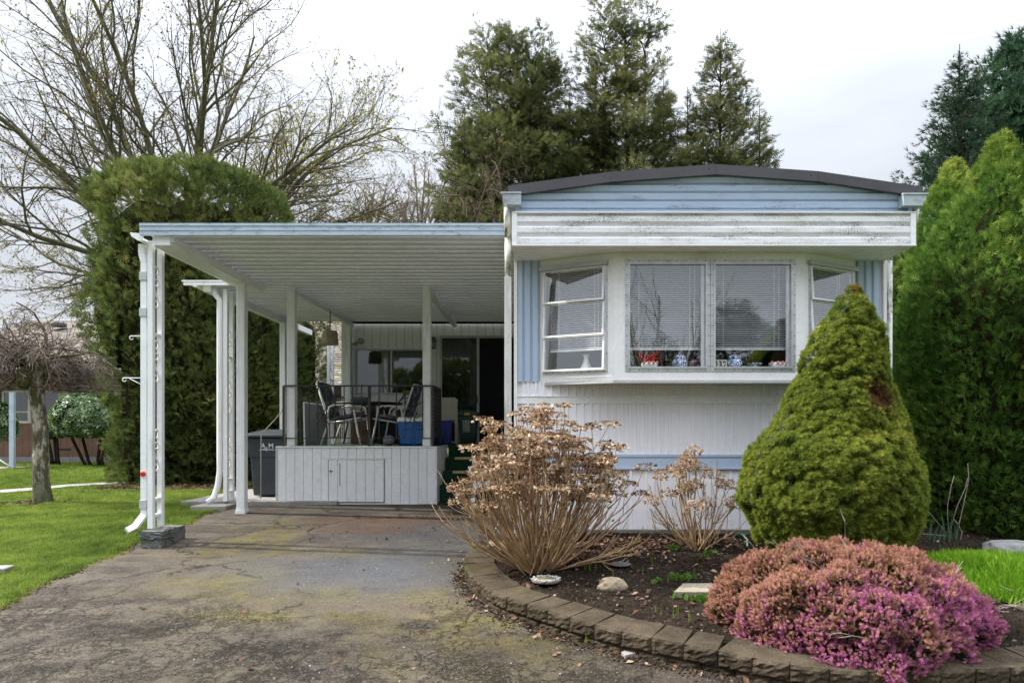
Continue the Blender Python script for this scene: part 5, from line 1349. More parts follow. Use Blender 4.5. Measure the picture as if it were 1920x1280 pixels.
spec = [(12, .075, .012, 14, .52, .64, .26), (8, .12, .02, 9, .50, .68, .3), (5, .14, .03, 7, .42, .75, .4), (3, .2, .02, 0, 0, 0, .5)]
bare_tree('bare_maple', 'large leafless spreading maple with yellow-green buds behind the left hedge', (fk[0], d, GZ(20)), fk, lim, spec, bud=20000, tr=.38)

# faint bare trees beyond the porch roof
def small_bare(px, pyb, pyt, d, label, m=None, n=9, spread=30, bud=0):
    b = lp(px, pyb, d); H = (pyb - pyt) * d / F
    lim = [((math.sin(R_(a)), rng.uniform(-.3, .3), math.cos(R_(a))), H * rng.uniform(.62, .85), .07) for a in np.linspace(-spread, spread, n)]
    sp = [(8, .07, .03, 10, .36, .6, .3), (6, .1, .04, 6, .5, .6, .35), (4, .15, .03, 4, .5, .6, .5), (3, .2, .02, 0, 0, 0, .5)]
    bare_tree('bare_tree', label, (b[0], d, GZ(d)), b, lim, sp, m_b=m or M_TWIGP, m_t=m or M_TWIGP, tr=.16, bud=bud)
small_bare(890, 430, 130, 34, 'pale leafless tree rising behind the left cedar group', n=9, spread=20)
small_bare(790, 470, 240, 32, 'low grey leafless tree between the maple and the cedars', n=9, spread=38, bud=250)
small_bare(690, 470, 300, 30, 'thin leafless thicket tree above the carport roof', n=8, spread=45, bud=250)
small_bare(745, 480, 330, 31, 'short leafless tree just above the carport roof edge', n=8, spread=40, bud=300)

SPR = tm_spray()
M_CEDFAR = leafmat('cedar_foliage', [(0, (.042, .056, .026)), (.35, (.105, .122, .046)), (.7, (.205, .20, .072)), (1, (.30, .22, .09))], .45)
M_SPRUCE = leafmat('spruce_needles', [(0, (.020, .038, .026)), (.5, (.050, .083, .052)), (.9, (.10, .14, .085)), (1, (.13, .06, .04))], .3)
M_SEQ = leafmat('sequoia_foliage', [(0, (.024, .055, .032)), (.6, (.062, .115, .062)), (1, (.12, .18, .09))], .35)
def conifer(name, label, x, y, zb, H, R, prof, n_limb, n_spr, size, m, up=.35, bias=0, cat='tree', group=None, brown=None, lean=0, trunks=1, droop=.3, tz=None, tmpl=None, spread=.16, seed=0):
    base = np.array([x, y, zb], float); t = thing(name, label, cat, tuple(base), group=group)
    tl = []
    for k in range(trunks):
        o = (k - (trunks - 1) / 2) * R * .22
        n = 9; h = H * (.99 if k == trunks // 2 else rng.uniform(.8, .93)); tt_ = np.linspace(0, 1, n)
        pts = base + np.stack([o * (1 + .5 * tt_) + lean * tt_ + .12 * vnoise(np.stack([tt_ * 3, tt_ * 0 + k, tt_ * 0], -1), 1, k), .1 * o * tt_, h * tt_], -1)
        tl.append((pts, np.linspace(.20 if trunks == 1 else .13, .012, n)))
    for a in tl: tubes_obj('trunk', [a], 7, M_BARKD, t)
    zt = rng.random(n_limb) ** .9 * .97 + .02; az = rng.uniform(0, 2 * np.pi, n_limb)
    px_, pr_ = zip(*prof); Rl = 1.38 * R * np.interp(zt, px_, pr_) * rng.uniform(.62, 1.08, n_limb)
    ti = rng.integers(0, trunks, n_limb)
    org = np.stack([[np.interp(z * H, tl[k][0][:, 2] - base[2], tl[k][0][:, c]) for z, k in zip(zt, ti)] for c in range(3)], -1); org[:, 2] = base[2] + zt * H * .97
    rd = np.stack([np.cos(az), np.sin(az), up + .3 * zt + rng.normal(size=n_limb) * .12], -1); rd = unit(rd)
    # limbs
    paths = []; 
    for i in range(n_limb):
        s = np.linspace(0, 1, 5)[:, None]; pt = org[i] + rd[i] * Rl[i] * s - np.array([0, 0, 1]) * (droop * Rl[i] * s ** 2) + rng.normal(size=(5, 3)) * .03 * s
        paths.append((pt, np.linspace(.028 if Rl[i] > 1 else .016, .005, 5)))
    tubes_obj('limbs', paths, 4, M_BARKD, t, 'stuff')
    w_ = Rl ** 1.3; w_ /= w_.sum(); li = rng.choice(n_limb, n_spr, p=w_); s = rng.random(n_spr) ** .62
    Pt = org[li] + rd[li] * (Rl[li] * s)[:, None] - np.array([0, 0, 1]) * (droop * Rl[li] * s ** 2)[:, None]
    side = np.stack([-np.sin(az[li]), np.cos(az[li]), np.zeros(n_spr)], -1)
    lat = rng.normal(size=n_spr) * spread * Rl[li] * (1.15 - s * .6)
    Pt = Pt + side * lat[:, None] + rng.normal(size=(n_spr, 3)) * .05 * R - np.array([0, 0, 1]) * (np.abs(lat) * .15)[:, None]
    D = unit(rd[li] * .8 + side * (np.sign(lat) * .55)[:, None] + np.array([0, 0, 1]) * (-.15 if droop > .2 else .35) + rng.normal(size=(n_spr, 3)) * .35)
    V_, F_, k = scatter(Pt, D, SPR if tmpl is None else tmpl, size * rng.uniform(.6, 1.35, n_spr))
    ti_ = np.clip(.36 + .22 * vnoise(Pt, 1.0, seed) + rng.normal(size=n_spr) * .13 + bias, 0, .96)
    if brown is not None: ti_ = np.clip(ti_ + brown(Pt, s), 0, 1)
    nobj('crown', V_, F_, 3, m, t, rep(ti_, k)); return t
gz_ = GZ
def atpx(px, d): return (px - 1015) * d / F
PA = [(0, 1.0), (.45, 1.0), (.62, .86), (.78, .62), (.9, .42), (.97, .26), (1, .1)]
PB = [(0, 1.0), (.5, .97), (.68, .74), (.83, .45), (.94, .22), (1, .04)]
def Hpx(py, d): return E + (812 - py) * d / F - GZ(d)
def rust(x0, z0, rx_, rz_): return lambda Pt, s: .6 * np.exp(-(((Pt[:, 0] - x0) / rx_) ** 2 + ((Pt[:, 2] - z0) / rz_) ** 2)) + .12 * (s > .8)
FG = 'tall cedars beyond the roof'
for px, py, d, R, nl, ns, lab, pf, trk in (
    (955, 40, 30, 2.35, 200, 7600, 'broad leftmost cedar of the tall row with several thin tops', PA, 3),
    (1010, 95, 31, 1.65, 110, 3600, 'shorter cedar merged into the right side of the broad left cedar', PA, 2),
    (872, 215, 29.5, 1.3, 90, 2600, 'narrow lower cedar at the left foot of the broad left cedar', PB, 1),
    (1172, 3, 30, 2.2, 210, 7600, 'tallest cedar in the middle of the row behind the roof', PA, 3),
    (1118, 110, 31, 1.35, 100, 3000, 'slender cedar leaning on the left side of the tallest cedar', PB, 1),
    (1068, 180, 29, 1.25, 80, 2400, 'low cedar filling the gap between the left and middle cedars', PB, 1),
    (1245, 150, 31, 1.1, 90, 2600, 'slender cedar on the right shoulder of the tallest cedar', PB, 1),
    (1290, 170, 30.5, 1.1, 80, 2200, 'low thin cedar between the middle and right pointed cedars', PB, 1),
    (1352, 60, 30, 2.35, 190, 5600, 'pointed rightmost cedar of the tall row with widely spaced boughs', [(0, 1.1), (.4, 1.0), (.62, .78), (.78, .52), (.9, .30), (.97, .13), (1, .03)], 1),
    (1425, 205, 30.5, 1.1, 70, 2200, 'small cedar at the right foot of the pointed cedar', PB, 1)):
    x = atpx(px, d); conifer('cedar_tree', lab, x, d, GZ(d), Hpx(py, d) * (1.04 if px == 1172 else 1.02), R * 1.22, pf, int(nl * 2.4), int(ns * 3.3), .33, M_CEDFAR, group=FG, trunks=trk, spread=.13, up=.5, droop=.35, seed=int(px) % 17, brown=rust(x, 7.5 if px > 1100 else 9, 1.5, 2.5) if px in (1172, 1352) else None)
# brown creeper-covered snag left of the roof
b0 = lp(925, 470, 27.5)
sn = thing('dead_shrub_tree', 'tangled brown dead tree in front of the leftmost cedar', 'tree', (b0[0], 27.5, GZ(27.5)))
out = [[], [], [], []]
for k in range(14): grow(np.array([b0[0] + rng.normal() * .5, 27.5 + rng.normal() * .4, E + 5.5 + rng.random() * 3]), np.array([rng.normal() * .7, rng.normal() * .5, .5]), 3.4, .05, 0, [(7, .18, -.10, 9, .5, .9, .3), (6, .22, -.14, 7, .5, .9, .4), (4, .25, -.12, 4, .5, .8, .5), (3, .3, -.1, 0, 0, 0, .5)], out)
M_BRTW = mat('dead_twigs', (.12, .085, .055), .95, (.075, .05, .035), 6)
tubes_obj('trunk', [(np.array([[b0[0], 27.5, GZ(27)], [b0[0] + .2, 27.5, E + 5], [b0[0], 27.5, E + 9]]), np.array([.2, .15, .05]))], 7, M_BARKD, sn)
tubes_obj('branches', out[0] + out[1], 4, M_BRTW, sn, 'stuff'); tubes_obj('twigs', out[2] + out[3], 3, M_BRTW, sn, 'stuff')

# right-hand background
conifer('spruce_tree', 'dark narrow spruce with reddish cones rising behind the right hedge', atpx(1800, 24), 24, GZ(24), Hpx(75, 24), 1.95, [(0, 1.1), (.5, .95), (.66, .75), (.8, .47), (.92, .22), (1, .03)], 420, 17000, .22, M_SPRUCE, up=-.02, droop=-.12, tmpl=tm_tuft(7, .05, .5), spread=.11, brown=lambda P_, s: 1.0 * ((P_[:, 2] > 11) & (rng.random(len(P_)) < .015)))
conifer('sequoia_tree', 'dense blue-green conifer cut by the right edge behind the spruce', atpx(1915, 27), 27, GZ(27), Hpx(48, 27), 3.4, [(0, 1.0), (.6, .82), (.8, .62), (.92, .36), (1, .05)], 420, 20000, .34, M_SEQ, up=.15, droop=.05, spread=.16, tmpl=tm_tuft(8, .07, .7))
conifer('far_tree', 'small distant treetop just above the right end of the roof', atpx(1678, 45), 45, GZ(45), Hpx(335, 45), 1.2, PB, 60, 700, .5, M_SPRUCE)
# ---------------------------------------------------------------- clipped cedars and shrubs
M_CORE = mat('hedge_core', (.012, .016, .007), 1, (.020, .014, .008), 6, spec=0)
M_THUJA = leafmat('thuja_foliage', [(0, (.020, .048, .010)), (.35, (.045, .10, .014)), (.7, (.095, .165, .022)), (.9, (.17, .21, .035)), (1, (.20, .13, .04))], .25)
M_THUJAD = leafmat('thuja_dark', [(0, (.034, .050, .020)), (.35, (.088, .122, .036)), (.7, (.165, .200, .058)), (.9, (.26, .26, .08)), (1, (.24, .17, .07))], .35)
def columns(name, label, cat, cols, n, size, m, trunk=True, ncell=500, amp=.10, rad=.22, bias=0, core=.80, parts_origin=None, keep=None, brown=None, up=.7, topf=.35):
    """cols: (x, y, z0, z1, R, profile, ysq) fused foliage columns"""
    x0, y0 = cols[0][0], cols[0][1]; t = thing(name, label, cat, (x0, y0, GZ(y0)))
    area = np.array([c[4] * (c[3] - c[2]) for c in cols]); cnt = (n * area / area.sum()).astype(int); PP = []; NN = []; TZ = []
    for c, k in zip(cols, cnt):
        x, y, z0, z1, R, pf, sq = c; tz_ = rng.random(int(k * 1.6)); tz_ = np.where(rng.random(len(tz_)) < .16, .88 + .12 * tz_, tz_); th = rng.uniform(0, 2 * np.pi, len(tz_))
        pr = np.interp(tz_, [p[0] for p in pf], [p[1] for p in pf]); acc = rng.random(len(tz_)) < pr / pr.max() + .08; tz_, th, pr = tz_[acc], th[acc], pr[acc]
        r = R * pr * (1 + .05 * np.sin(3 * th + x * 7) + .04 * np.sin(5 * th + tz_ * 7 + x)); zz = z0 + tz_ * (z1 - z0)
        sl = np.gradient(np.interp(np.linspace(0, 1, 50), [p[0] for p in pf], [p[1] for p in pf])) * 49
        slope = -np.interp(tz_, np.linspace(0, 1, 50), sl) * R / (z1 - z0)
        TZ.append(tz_); PP.append(np.stack([x + r * np.cos(th), y + r * sq * np.sin(th), zz], -1)); NN.append(unit(np.stack([np.cos(th), np.sin(th) / sq, slope], -1)))
    Pt, N = np.concatenate(PP), np.concatenate(NN); TZ = np.concatenate(TZ)
    ok = np.ones(len(Pt), bool)
    for c in cols:
        x, y, z0, z1, R, pf, sq = c; tz_ = (Pt[:, 2] - z0) / (z1 - z0); pr = np.interp(tz_, [p[0] for p in pf], [p[1] for p in pf]) * R
        ins = (((Pt[:, 0] - x) ** 2 + ((Pt[:, 1] - y) / sq) ** 2) < (pr * .9) ** 2) & (tz_ > 0) & (tz_ < .97); ok &= ~ins
    if keep is not None: ok &= keep(Pt, N)
    Pt, N, TZ = Pt[ok], N[ok], TZ[ok]; P0 = Pt
    Pt, bmp = lumps(Pt, N, ncell, amp, rad)
    Pt = Pt + N * (.06 * vnoise(Pt, 1.6, 5) + rng.normal(size=len(Pt)) * .035)[:, None]
    Pt = P0 + (Pt - P0) * np.interp(TZ, [0, .72, .92, 1], [1, 1, topf, topf * .6])[:, None]
    D = N * .8 + np.array([0, 0, up]) + rng.normal(size=Pt.shape) * .5
    V_, F_, k = scatter(Pt, D, SPR, size * rng.uniform(.65, 1.35, len(Pt)))
    tall = np.clip((Pt[:, 2] - (cols[0][3] - .7)) / .7, 0, 1); Pt[:, 2] += tall * rng.exponential(.07, len(Pt)) * (np.sin(Pt[:, 0] * 9 + 2) + np.sin(Pt[:, 0] * 21) + 1.6) * .8; D[:, 2] += tall * .5
    ti = np.clip(.42 + .16 * vnoise(Pt, 1.3, 6) + .16 * vnoise(Pt, 6, 7) + .10 * np.clip(bmp, -.5, 1) + rng.normal(size=len(Pt)) * .17 + bias, 0, .96)
    if brown is not None: ti = np.clip(ti + brown(Pt), 0, 1)
    nobj('foliage', V_, F_, 3, m, t, rep(ti, k))
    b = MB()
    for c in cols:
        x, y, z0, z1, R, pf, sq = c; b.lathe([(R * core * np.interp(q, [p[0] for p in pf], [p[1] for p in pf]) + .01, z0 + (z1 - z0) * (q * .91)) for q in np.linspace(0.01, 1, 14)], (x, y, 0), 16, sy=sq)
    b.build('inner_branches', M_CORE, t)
    if trunk:
        b = MB(); b.tube([(x0, y0, GZ(y0) - .1), (x0 + .05, y0, cols[0][2] + .8)], [.16, .12], 10); b.build('trunk', M_BARKD, t)
    return t
# left: broad cut-top cedar; x from px 185 to 520 at 14.4 m
PC = [(0, .80), (.08, .92), (.3, 1.0), (.86, 1.0), (.94, .88), (.985, .62), (1, .3)]
g = GZ(14.4)
D0 = 14.0
def hx(px): return (px - 1015) * D0 / F
def hz(py): return E + (812 - py) * D0 / F
columns('cedar_hedge', 'broad flat-topped cedar clump beside the left edge of the carport', 'cedar', [
    (hx(345), D0 + .4, hz(905), hz(318), 1.3, PC, .8),
    (hx(264), D0 + .2, hz(880), hz(326), .82, [(0, .35), (.25, .5), (.5, .88), (.6, 1.0), (.86, 1), (.94, .88), (.985, .62), (1, .3)], .9), (hx(238), D0 + .7, hz(700), hz(338), .58, PC, 1),
    (hx(300), D0 - .1, hz(910), hz(338), .80, PC, .8), (hx(392), D0 + .1, hz(890), hz(330), .78, PC, .8),
    (hx(432), D0 + .4, hz(830), hz(334), .66, PC, .9), (hx(458), D0 + .7, hz(800), hz(344), .38, PC, 1), (hx(232), D0 + .1, hz(690), hz(520), .70, [(0, .3), (.3, .8), (.6, 1), (1, .2)], 1)],
    42000, .15, M_THUJAD, ncell=520, amp=.18, rad=.30, topf=1.6)
# further clumps continuing behind the porch
def hx2(px, d): return (px - 1015) * d / F
columns('cedar_hedge', 'shaded cedar behind the slim rear posts of the porch', 'cedar', [
    (hx2(540, 17), 17.0, GZ(17) + .2, E + (812 - 560) * 17 / F, .80, PC, 1), (hx2(505, 16.5), 16.4, GZ(16) + .1, E + (812 - 560) * 16.4 / F, .85, PC, 1)],
    8000, .15, M_THUJAD, ncell=300, keep=lambda p, n: n[:, 1] < .4)
columns('cedar_hedge', 'low dark cedar growth under the porch roof behind the wheelie bin', 'cedar', [
    (hx2(455, 14.5), 14.9, GZ(15), E + (812 - 640) * 14.9 / F, .75, PC, 1), (hx2(500, 14.5), 15.2, GZ(15), E + (812 - 740) * 15.2 / F, .5, PC, 1)], 4500, .14, M_THUJAD, ncell=150, keep=lambda p, n: n[:, 1] < .4)
# right: tall fresh green cedars
PT = [(0, .9), (.1, 1), (.5, .94), (.62, .86), (.74, .66), (.84, .40), (.92, .16), (1, .01)]
PT2 = [(0, .92), (.1, 1.0), (.6, .97), (.80, .78), (.90, .42), (.97, .12), (1, .02)]
M_THR = leafmat('thuja_fresh', [(0, (.026, .062, .015)), (.35, (.066, .138, .026)), (.7, (.15, .24, .043)), (.92, (.28, .34, .07)), (1, (.34, .36, .08))], .38)
tops = lambda zt: (lambda p: .22 * np.clip((p[:, 2] - zt) / .7, 0, 1))
columns('cedar_tree', 'bright green cedar at the right edge with a pointed top, nearest of the row', 'cedar', [(5.22, 7.75, GZ(7.7) + .03, E + 3.34, .88, PT, .9), (6.0, 7.3, GZ(7.3), E + 2.5, .75, PT, .9), (4.78, 8.1, GZ(8), E + 2.45, .50, PT, 1)], 46000, .10, M_THR, ncell=620, amp=.13, rad=.20, keep=lambda p, n: n[:, 1] < .5, brown=tops(E + 2.4))
columns('cedar_tree', 'second cedar of the right row, rounded top just behind the nearest one', 'cedar', [(5.74, 9.5, GZ(9.5), E + 3.74, .52, PT2, .9), (5.38, 9.2, GZ(9.3), E + 2.45, .44, PT2, 1)], 20000, .11, M_THR, ncell=260, amp=.14, rad=.24, keep=lambda p, n: (n[:, 1] < .5) & (n[:, 0] < .7), brown=tops(E + 3.0))
columns('cedar_tree', 'third cedar further back, partly behind the right gutter', 'cedar', [(6.02, 11.2, GZ(11), E + 3.5, .66, PT2, 1)], 7000, .13, M_THR, ncell=200, keep=lambda p, n: (n[:, 1] < .5), brown=tops(E + 2.9))
columns('cedar_tree', 'browning cedar seen in the gap past the right corner of the home', 'cedar', [(atpx(1680, 19), 19, GZ(19), E + 5.3, 1.2, PC, 1)], 4500, .2, M_THUJA, ncell=120, bias=.3, keep=lambda p, n: (n[:, 1] < .5))

# dwarf conical spruce
def cone_spruce():
    bx, by, d = (1558 - 1015) * 6.05 / F, 6.05, 6.05
    zb, zt = E - .99, E + (812 - 537) * d / F
    t = thing('dwarf_spruce', 'dense conical dwarf spruce with a brown dead patch in front of the bay window', 'conifer', (bx, by, zb))
    zs = [1015, 978, 943, 882, 847, 803, 746, 700, 663, 623, 586, 557, 540]; lr = [(1412, 1706), (1400, 1722), (1377, 1727), (1391, 1722), (1397, 1706), (1447, 1697), (1471, 1680), (1495, 1668), (1505, 1662), (1526, 1658), (1554, 1641), (1572, 1623), (1590, 1612)]; hw = [max((b_ - a_) / 2 - 20, 4) for a_, b_ in lr]; cxp = [(a_ + b_) / 2 for a_, b_ in lr]
    Z = np.array([E + (812 - q) * d / F for q in zs]) ; HW = np.array(hw) * d / F * .97; CX = (np.array(cxp) - 1015) * d / F
    n = 84000; tz_ = rng.random(n * 2); hwv = np.interp(zb + tz_ * (zt - zb), Z, HW); acc = rng.random(n * 2) < hwv / HW.max() + .05
    tz_ = tz_[acc][:n]; z = zb + tz_ * (zt - zb); r = np.interp(z, Z, HW); cx = np.interp(z, Z, CX); th = rng.uniform(-math.pi * 1.2, math.pi * .2, len(z))
    Pt = np.stack([cx + r * np.cos(th), by + r * .92 * np.sin(th), z], -1); N = unit(np.stack([np.cos(th), np.sin(th), .35 + 0 * z], -1))
    Pt, b1 = lumps(Pt, N, 260, .034, .12); Pt, b2 = lumps(Pt, N, 1700, .046, .050)
    # a hollow where the foliage has died
    hc = np.array([cx.mean() * 0 + (1646 - 1015) * (d - .33) / F, by - .33, E + (812 - 742) * (d - .33) / F]); dd = np.linalg.norm((Pt - hc) * (1, .6, .9), axis=1)
    Pt = Pt - N * (.06 * np.exp(-(dd / .13) ** 2))[:, None] + N * (rng.normal(size=len(Pt)) * .008)[:, None]
    V_, F_, k = scatter(Pt, N + np.array([0, 0, .25]) + rng.normal(size=Pt.shape) * .35, tm_tuft(7, .075, .95), .026 * rng.uniform(.7, 1.4, len(Pt)))
    yel = .22 * np.exp(-(((Pt[:, 2] - (E - .02)) / .22) ** 2 + ((Pt[:, 0] - 2.75) / .35) ** 2))
    ti = np.clip(.30 + .10 * vnoise(Pt, 3, 8) + .24 * np.clip(b2, -.3, 1) + rng.normal(size=len(Pt)) * .13 + yel, 0, .85); ti[dd < .125 + .035 * rng.normal(size=len(dd))] = .97
    tip = (Pt[:, 2] > zt - .10) & (rng.random(len(Pt)) < .4); ti[tip] = .93
    m = leafmat('dwarf_spruce_needles', [(0, (.03, .055, .014)), (.35, (.105, .15, .028)), (.62, (.23, .275, .045)), (.86, (.42, .41, .08)), (.92, (.20, .10, .04)), (1, (.12, .06, .035))], .35)
    nobj('foliage', V_, F_, 3, m, t, rep(ti, k))
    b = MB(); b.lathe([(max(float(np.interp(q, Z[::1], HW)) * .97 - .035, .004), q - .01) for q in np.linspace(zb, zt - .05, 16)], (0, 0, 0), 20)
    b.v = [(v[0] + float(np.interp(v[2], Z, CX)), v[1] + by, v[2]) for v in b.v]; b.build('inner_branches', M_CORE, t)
    b = MB(); b.tube([(bx, by, zb - .2), (bx, by, zb + .3)], .05, 8); b.build('trunk', M_BARKD, t)
cone_spruce()

# ---------------------------------------------------------------- heather
def heather():
    cx, cy, cz = 2.12, 4.66, float(gz(4.6)) + .14; rx_, ry_, rz_ = .86, .66, .55
    t = thing('heather_bush', 'low spreading heather mound in faded orange and magenta bloom over the block wall', 'heather', (cx, cy, cz))
    n = 20000; u = rng.random(n * 2) * 1.12 - .12; th = rng.uniform(0, 2 * np.pi, n * 2)
    ok = ~((np.sin(th) > .75) & (u < .15)); u, th = u[ok][:n], th[ok][:n]
    ph = np.arcsin(np.clip(u, -1, 1)); cr = np.cos(ph)
    shape = 1 + .07 * np.sin(3 * th + .6) + .05 * np.sin(7 * th) + .03 * np.sin(17 * th)
    Pt = np.stack([cx + rx_ * shape * cr * np.cos(th), cy + ry_ * shape * cr * np.sin(th), cz + rz_ * np.sign(u) * np.abs(np.sin(ph)) ** .85], -1)
    N = unit(np.stack([cr * np.cos(th) / rx_, cr * np.sin(th) / ry_, np.sin(ph) / rz_ + .3], -1))
    Pt[:, 2] -= .12 * np.clip(Pt[:, 0] - cx, 0, 1) ** 1.0 * (Pt[:, 2] > cz) * (Pt[:, 2] - cz) / rz_
    Pt, b1 = lumps(Pt, N, 80, .065, .14); Pt, b2 = lumps(Pt, N, 420, .040, .06)
    Pt = Pt - N * (.02 + np.abs(rng.normal(size=n)) * .014)[:, None]
    # drape follows the wall in front
    D = N + np.array([0, 0, .45]) + rng.normal(size=Pt.shape) * .62
    r = random.Random(2); spike = [[(-.03, 0, 0), (.03, 0, 0), (0, 0, 1)]]
    for i in range(13):
        a = i * 2.4; z = .18 + .78 * i / 13; l = .20 * (1 - .35 * z); ca, sa = math.cos(a), math.sin(a)
        spike.append([(0, 0, z), (ca * l - sa * .075, sa * l + ca * .075, z + .08), (ca * l + sa * .075, sa * l - ca * .075, z + .05)])
        spike.append([(ca * l * .3, sa * l * .3, z + .02), (ca * l * 1.0 - sa * .03, sa * l * 1.0 + ca * .03, z - .04), (ca * l * 1.05, sa * l * 1.05, z + .12)])
    tm = T3(spike); V_, F_, k = scatter(Pt, D, tm, .041 * rng.uniform(.7, 1.35, n))
    mag = .42 * np.clip((Pt[:, 0] - cx) / rx_, -1, 1) + .75 * np.clip((cz + .20 - Pt[:, 2]) / .3, -1, 1) + .55 * np.clip((cy - .25 - Pt[:, 1]) / .5, -1, .6) + 1.15 * vnoise(Pt, 4.5, 9) + .6 * vnoise(Pt, 13, 10) - .25
    isM = rng.random(n) < 1 / (1 + np.exp(-2.6 * mag))
    ti = np.where(isM, .68 + .32 * rng.random(n), .02 + .45 * rng.random(n) ** 1.2); g_ = rng.random(n) < .05; ti[g_] = .55
    tv = np.clip(rep(ti, k).reshape(n, k) + rng.normal(size=(n, k // 3)).repeat(3, 1) * .05, 0, 1)
    m = leafmat('heather_bloom', [(0, (.24, .115, .06)), (.18, (.44, .26, .16)), (.34, (.50, .27, .20)), (.48, (.40, .17, .15)), (.52, (.06, .07, .025)), (.58, (.06, .07, .025)), (.66, (.34, .085, .185)), (1, (.54, .21, .37))], .35)
    nobj('flower_spikes', V_, F_, 3, m, t, tv.ravel(), kind='stuff')
    # green-brown leafy stems below the bloom
    Q = Pt - N * .05; V_, F_, k = scatter(Q, N + rng.normal(size=Q.shape) * .6, tm_tuft(6, .04, .8), .05)
    nobj('foliage', V_, F_, 3, leafmat('heather_leaf', [(0, (.03, .035, .012)), (1, (.10, .085, .03))], .2), t, rep(rng.random(n), k), kind='stuff')
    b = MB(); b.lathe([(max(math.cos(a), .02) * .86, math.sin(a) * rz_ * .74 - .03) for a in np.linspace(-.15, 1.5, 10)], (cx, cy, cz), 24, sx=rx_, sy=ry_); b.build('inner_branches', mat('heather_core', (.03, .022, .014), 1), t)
    # a few grey bare twigs poking through
    out = [[], []]
    for i in range(16): p = Pt[rng.integers(n)]; grow(p + np.array([0, 0, .0]), np.array([rng.normal(), rng.normal() * .6, .5]), .25, .0025, 0, [(5, .12, .0, 2, .5, .5, .4), (3, .1, 0, 0, 0, 0, .5)], out)
    tubes_obj('dry_twigs', out[0] + out[1], 3, M_TWIGP, t, 'stuff')
heather()

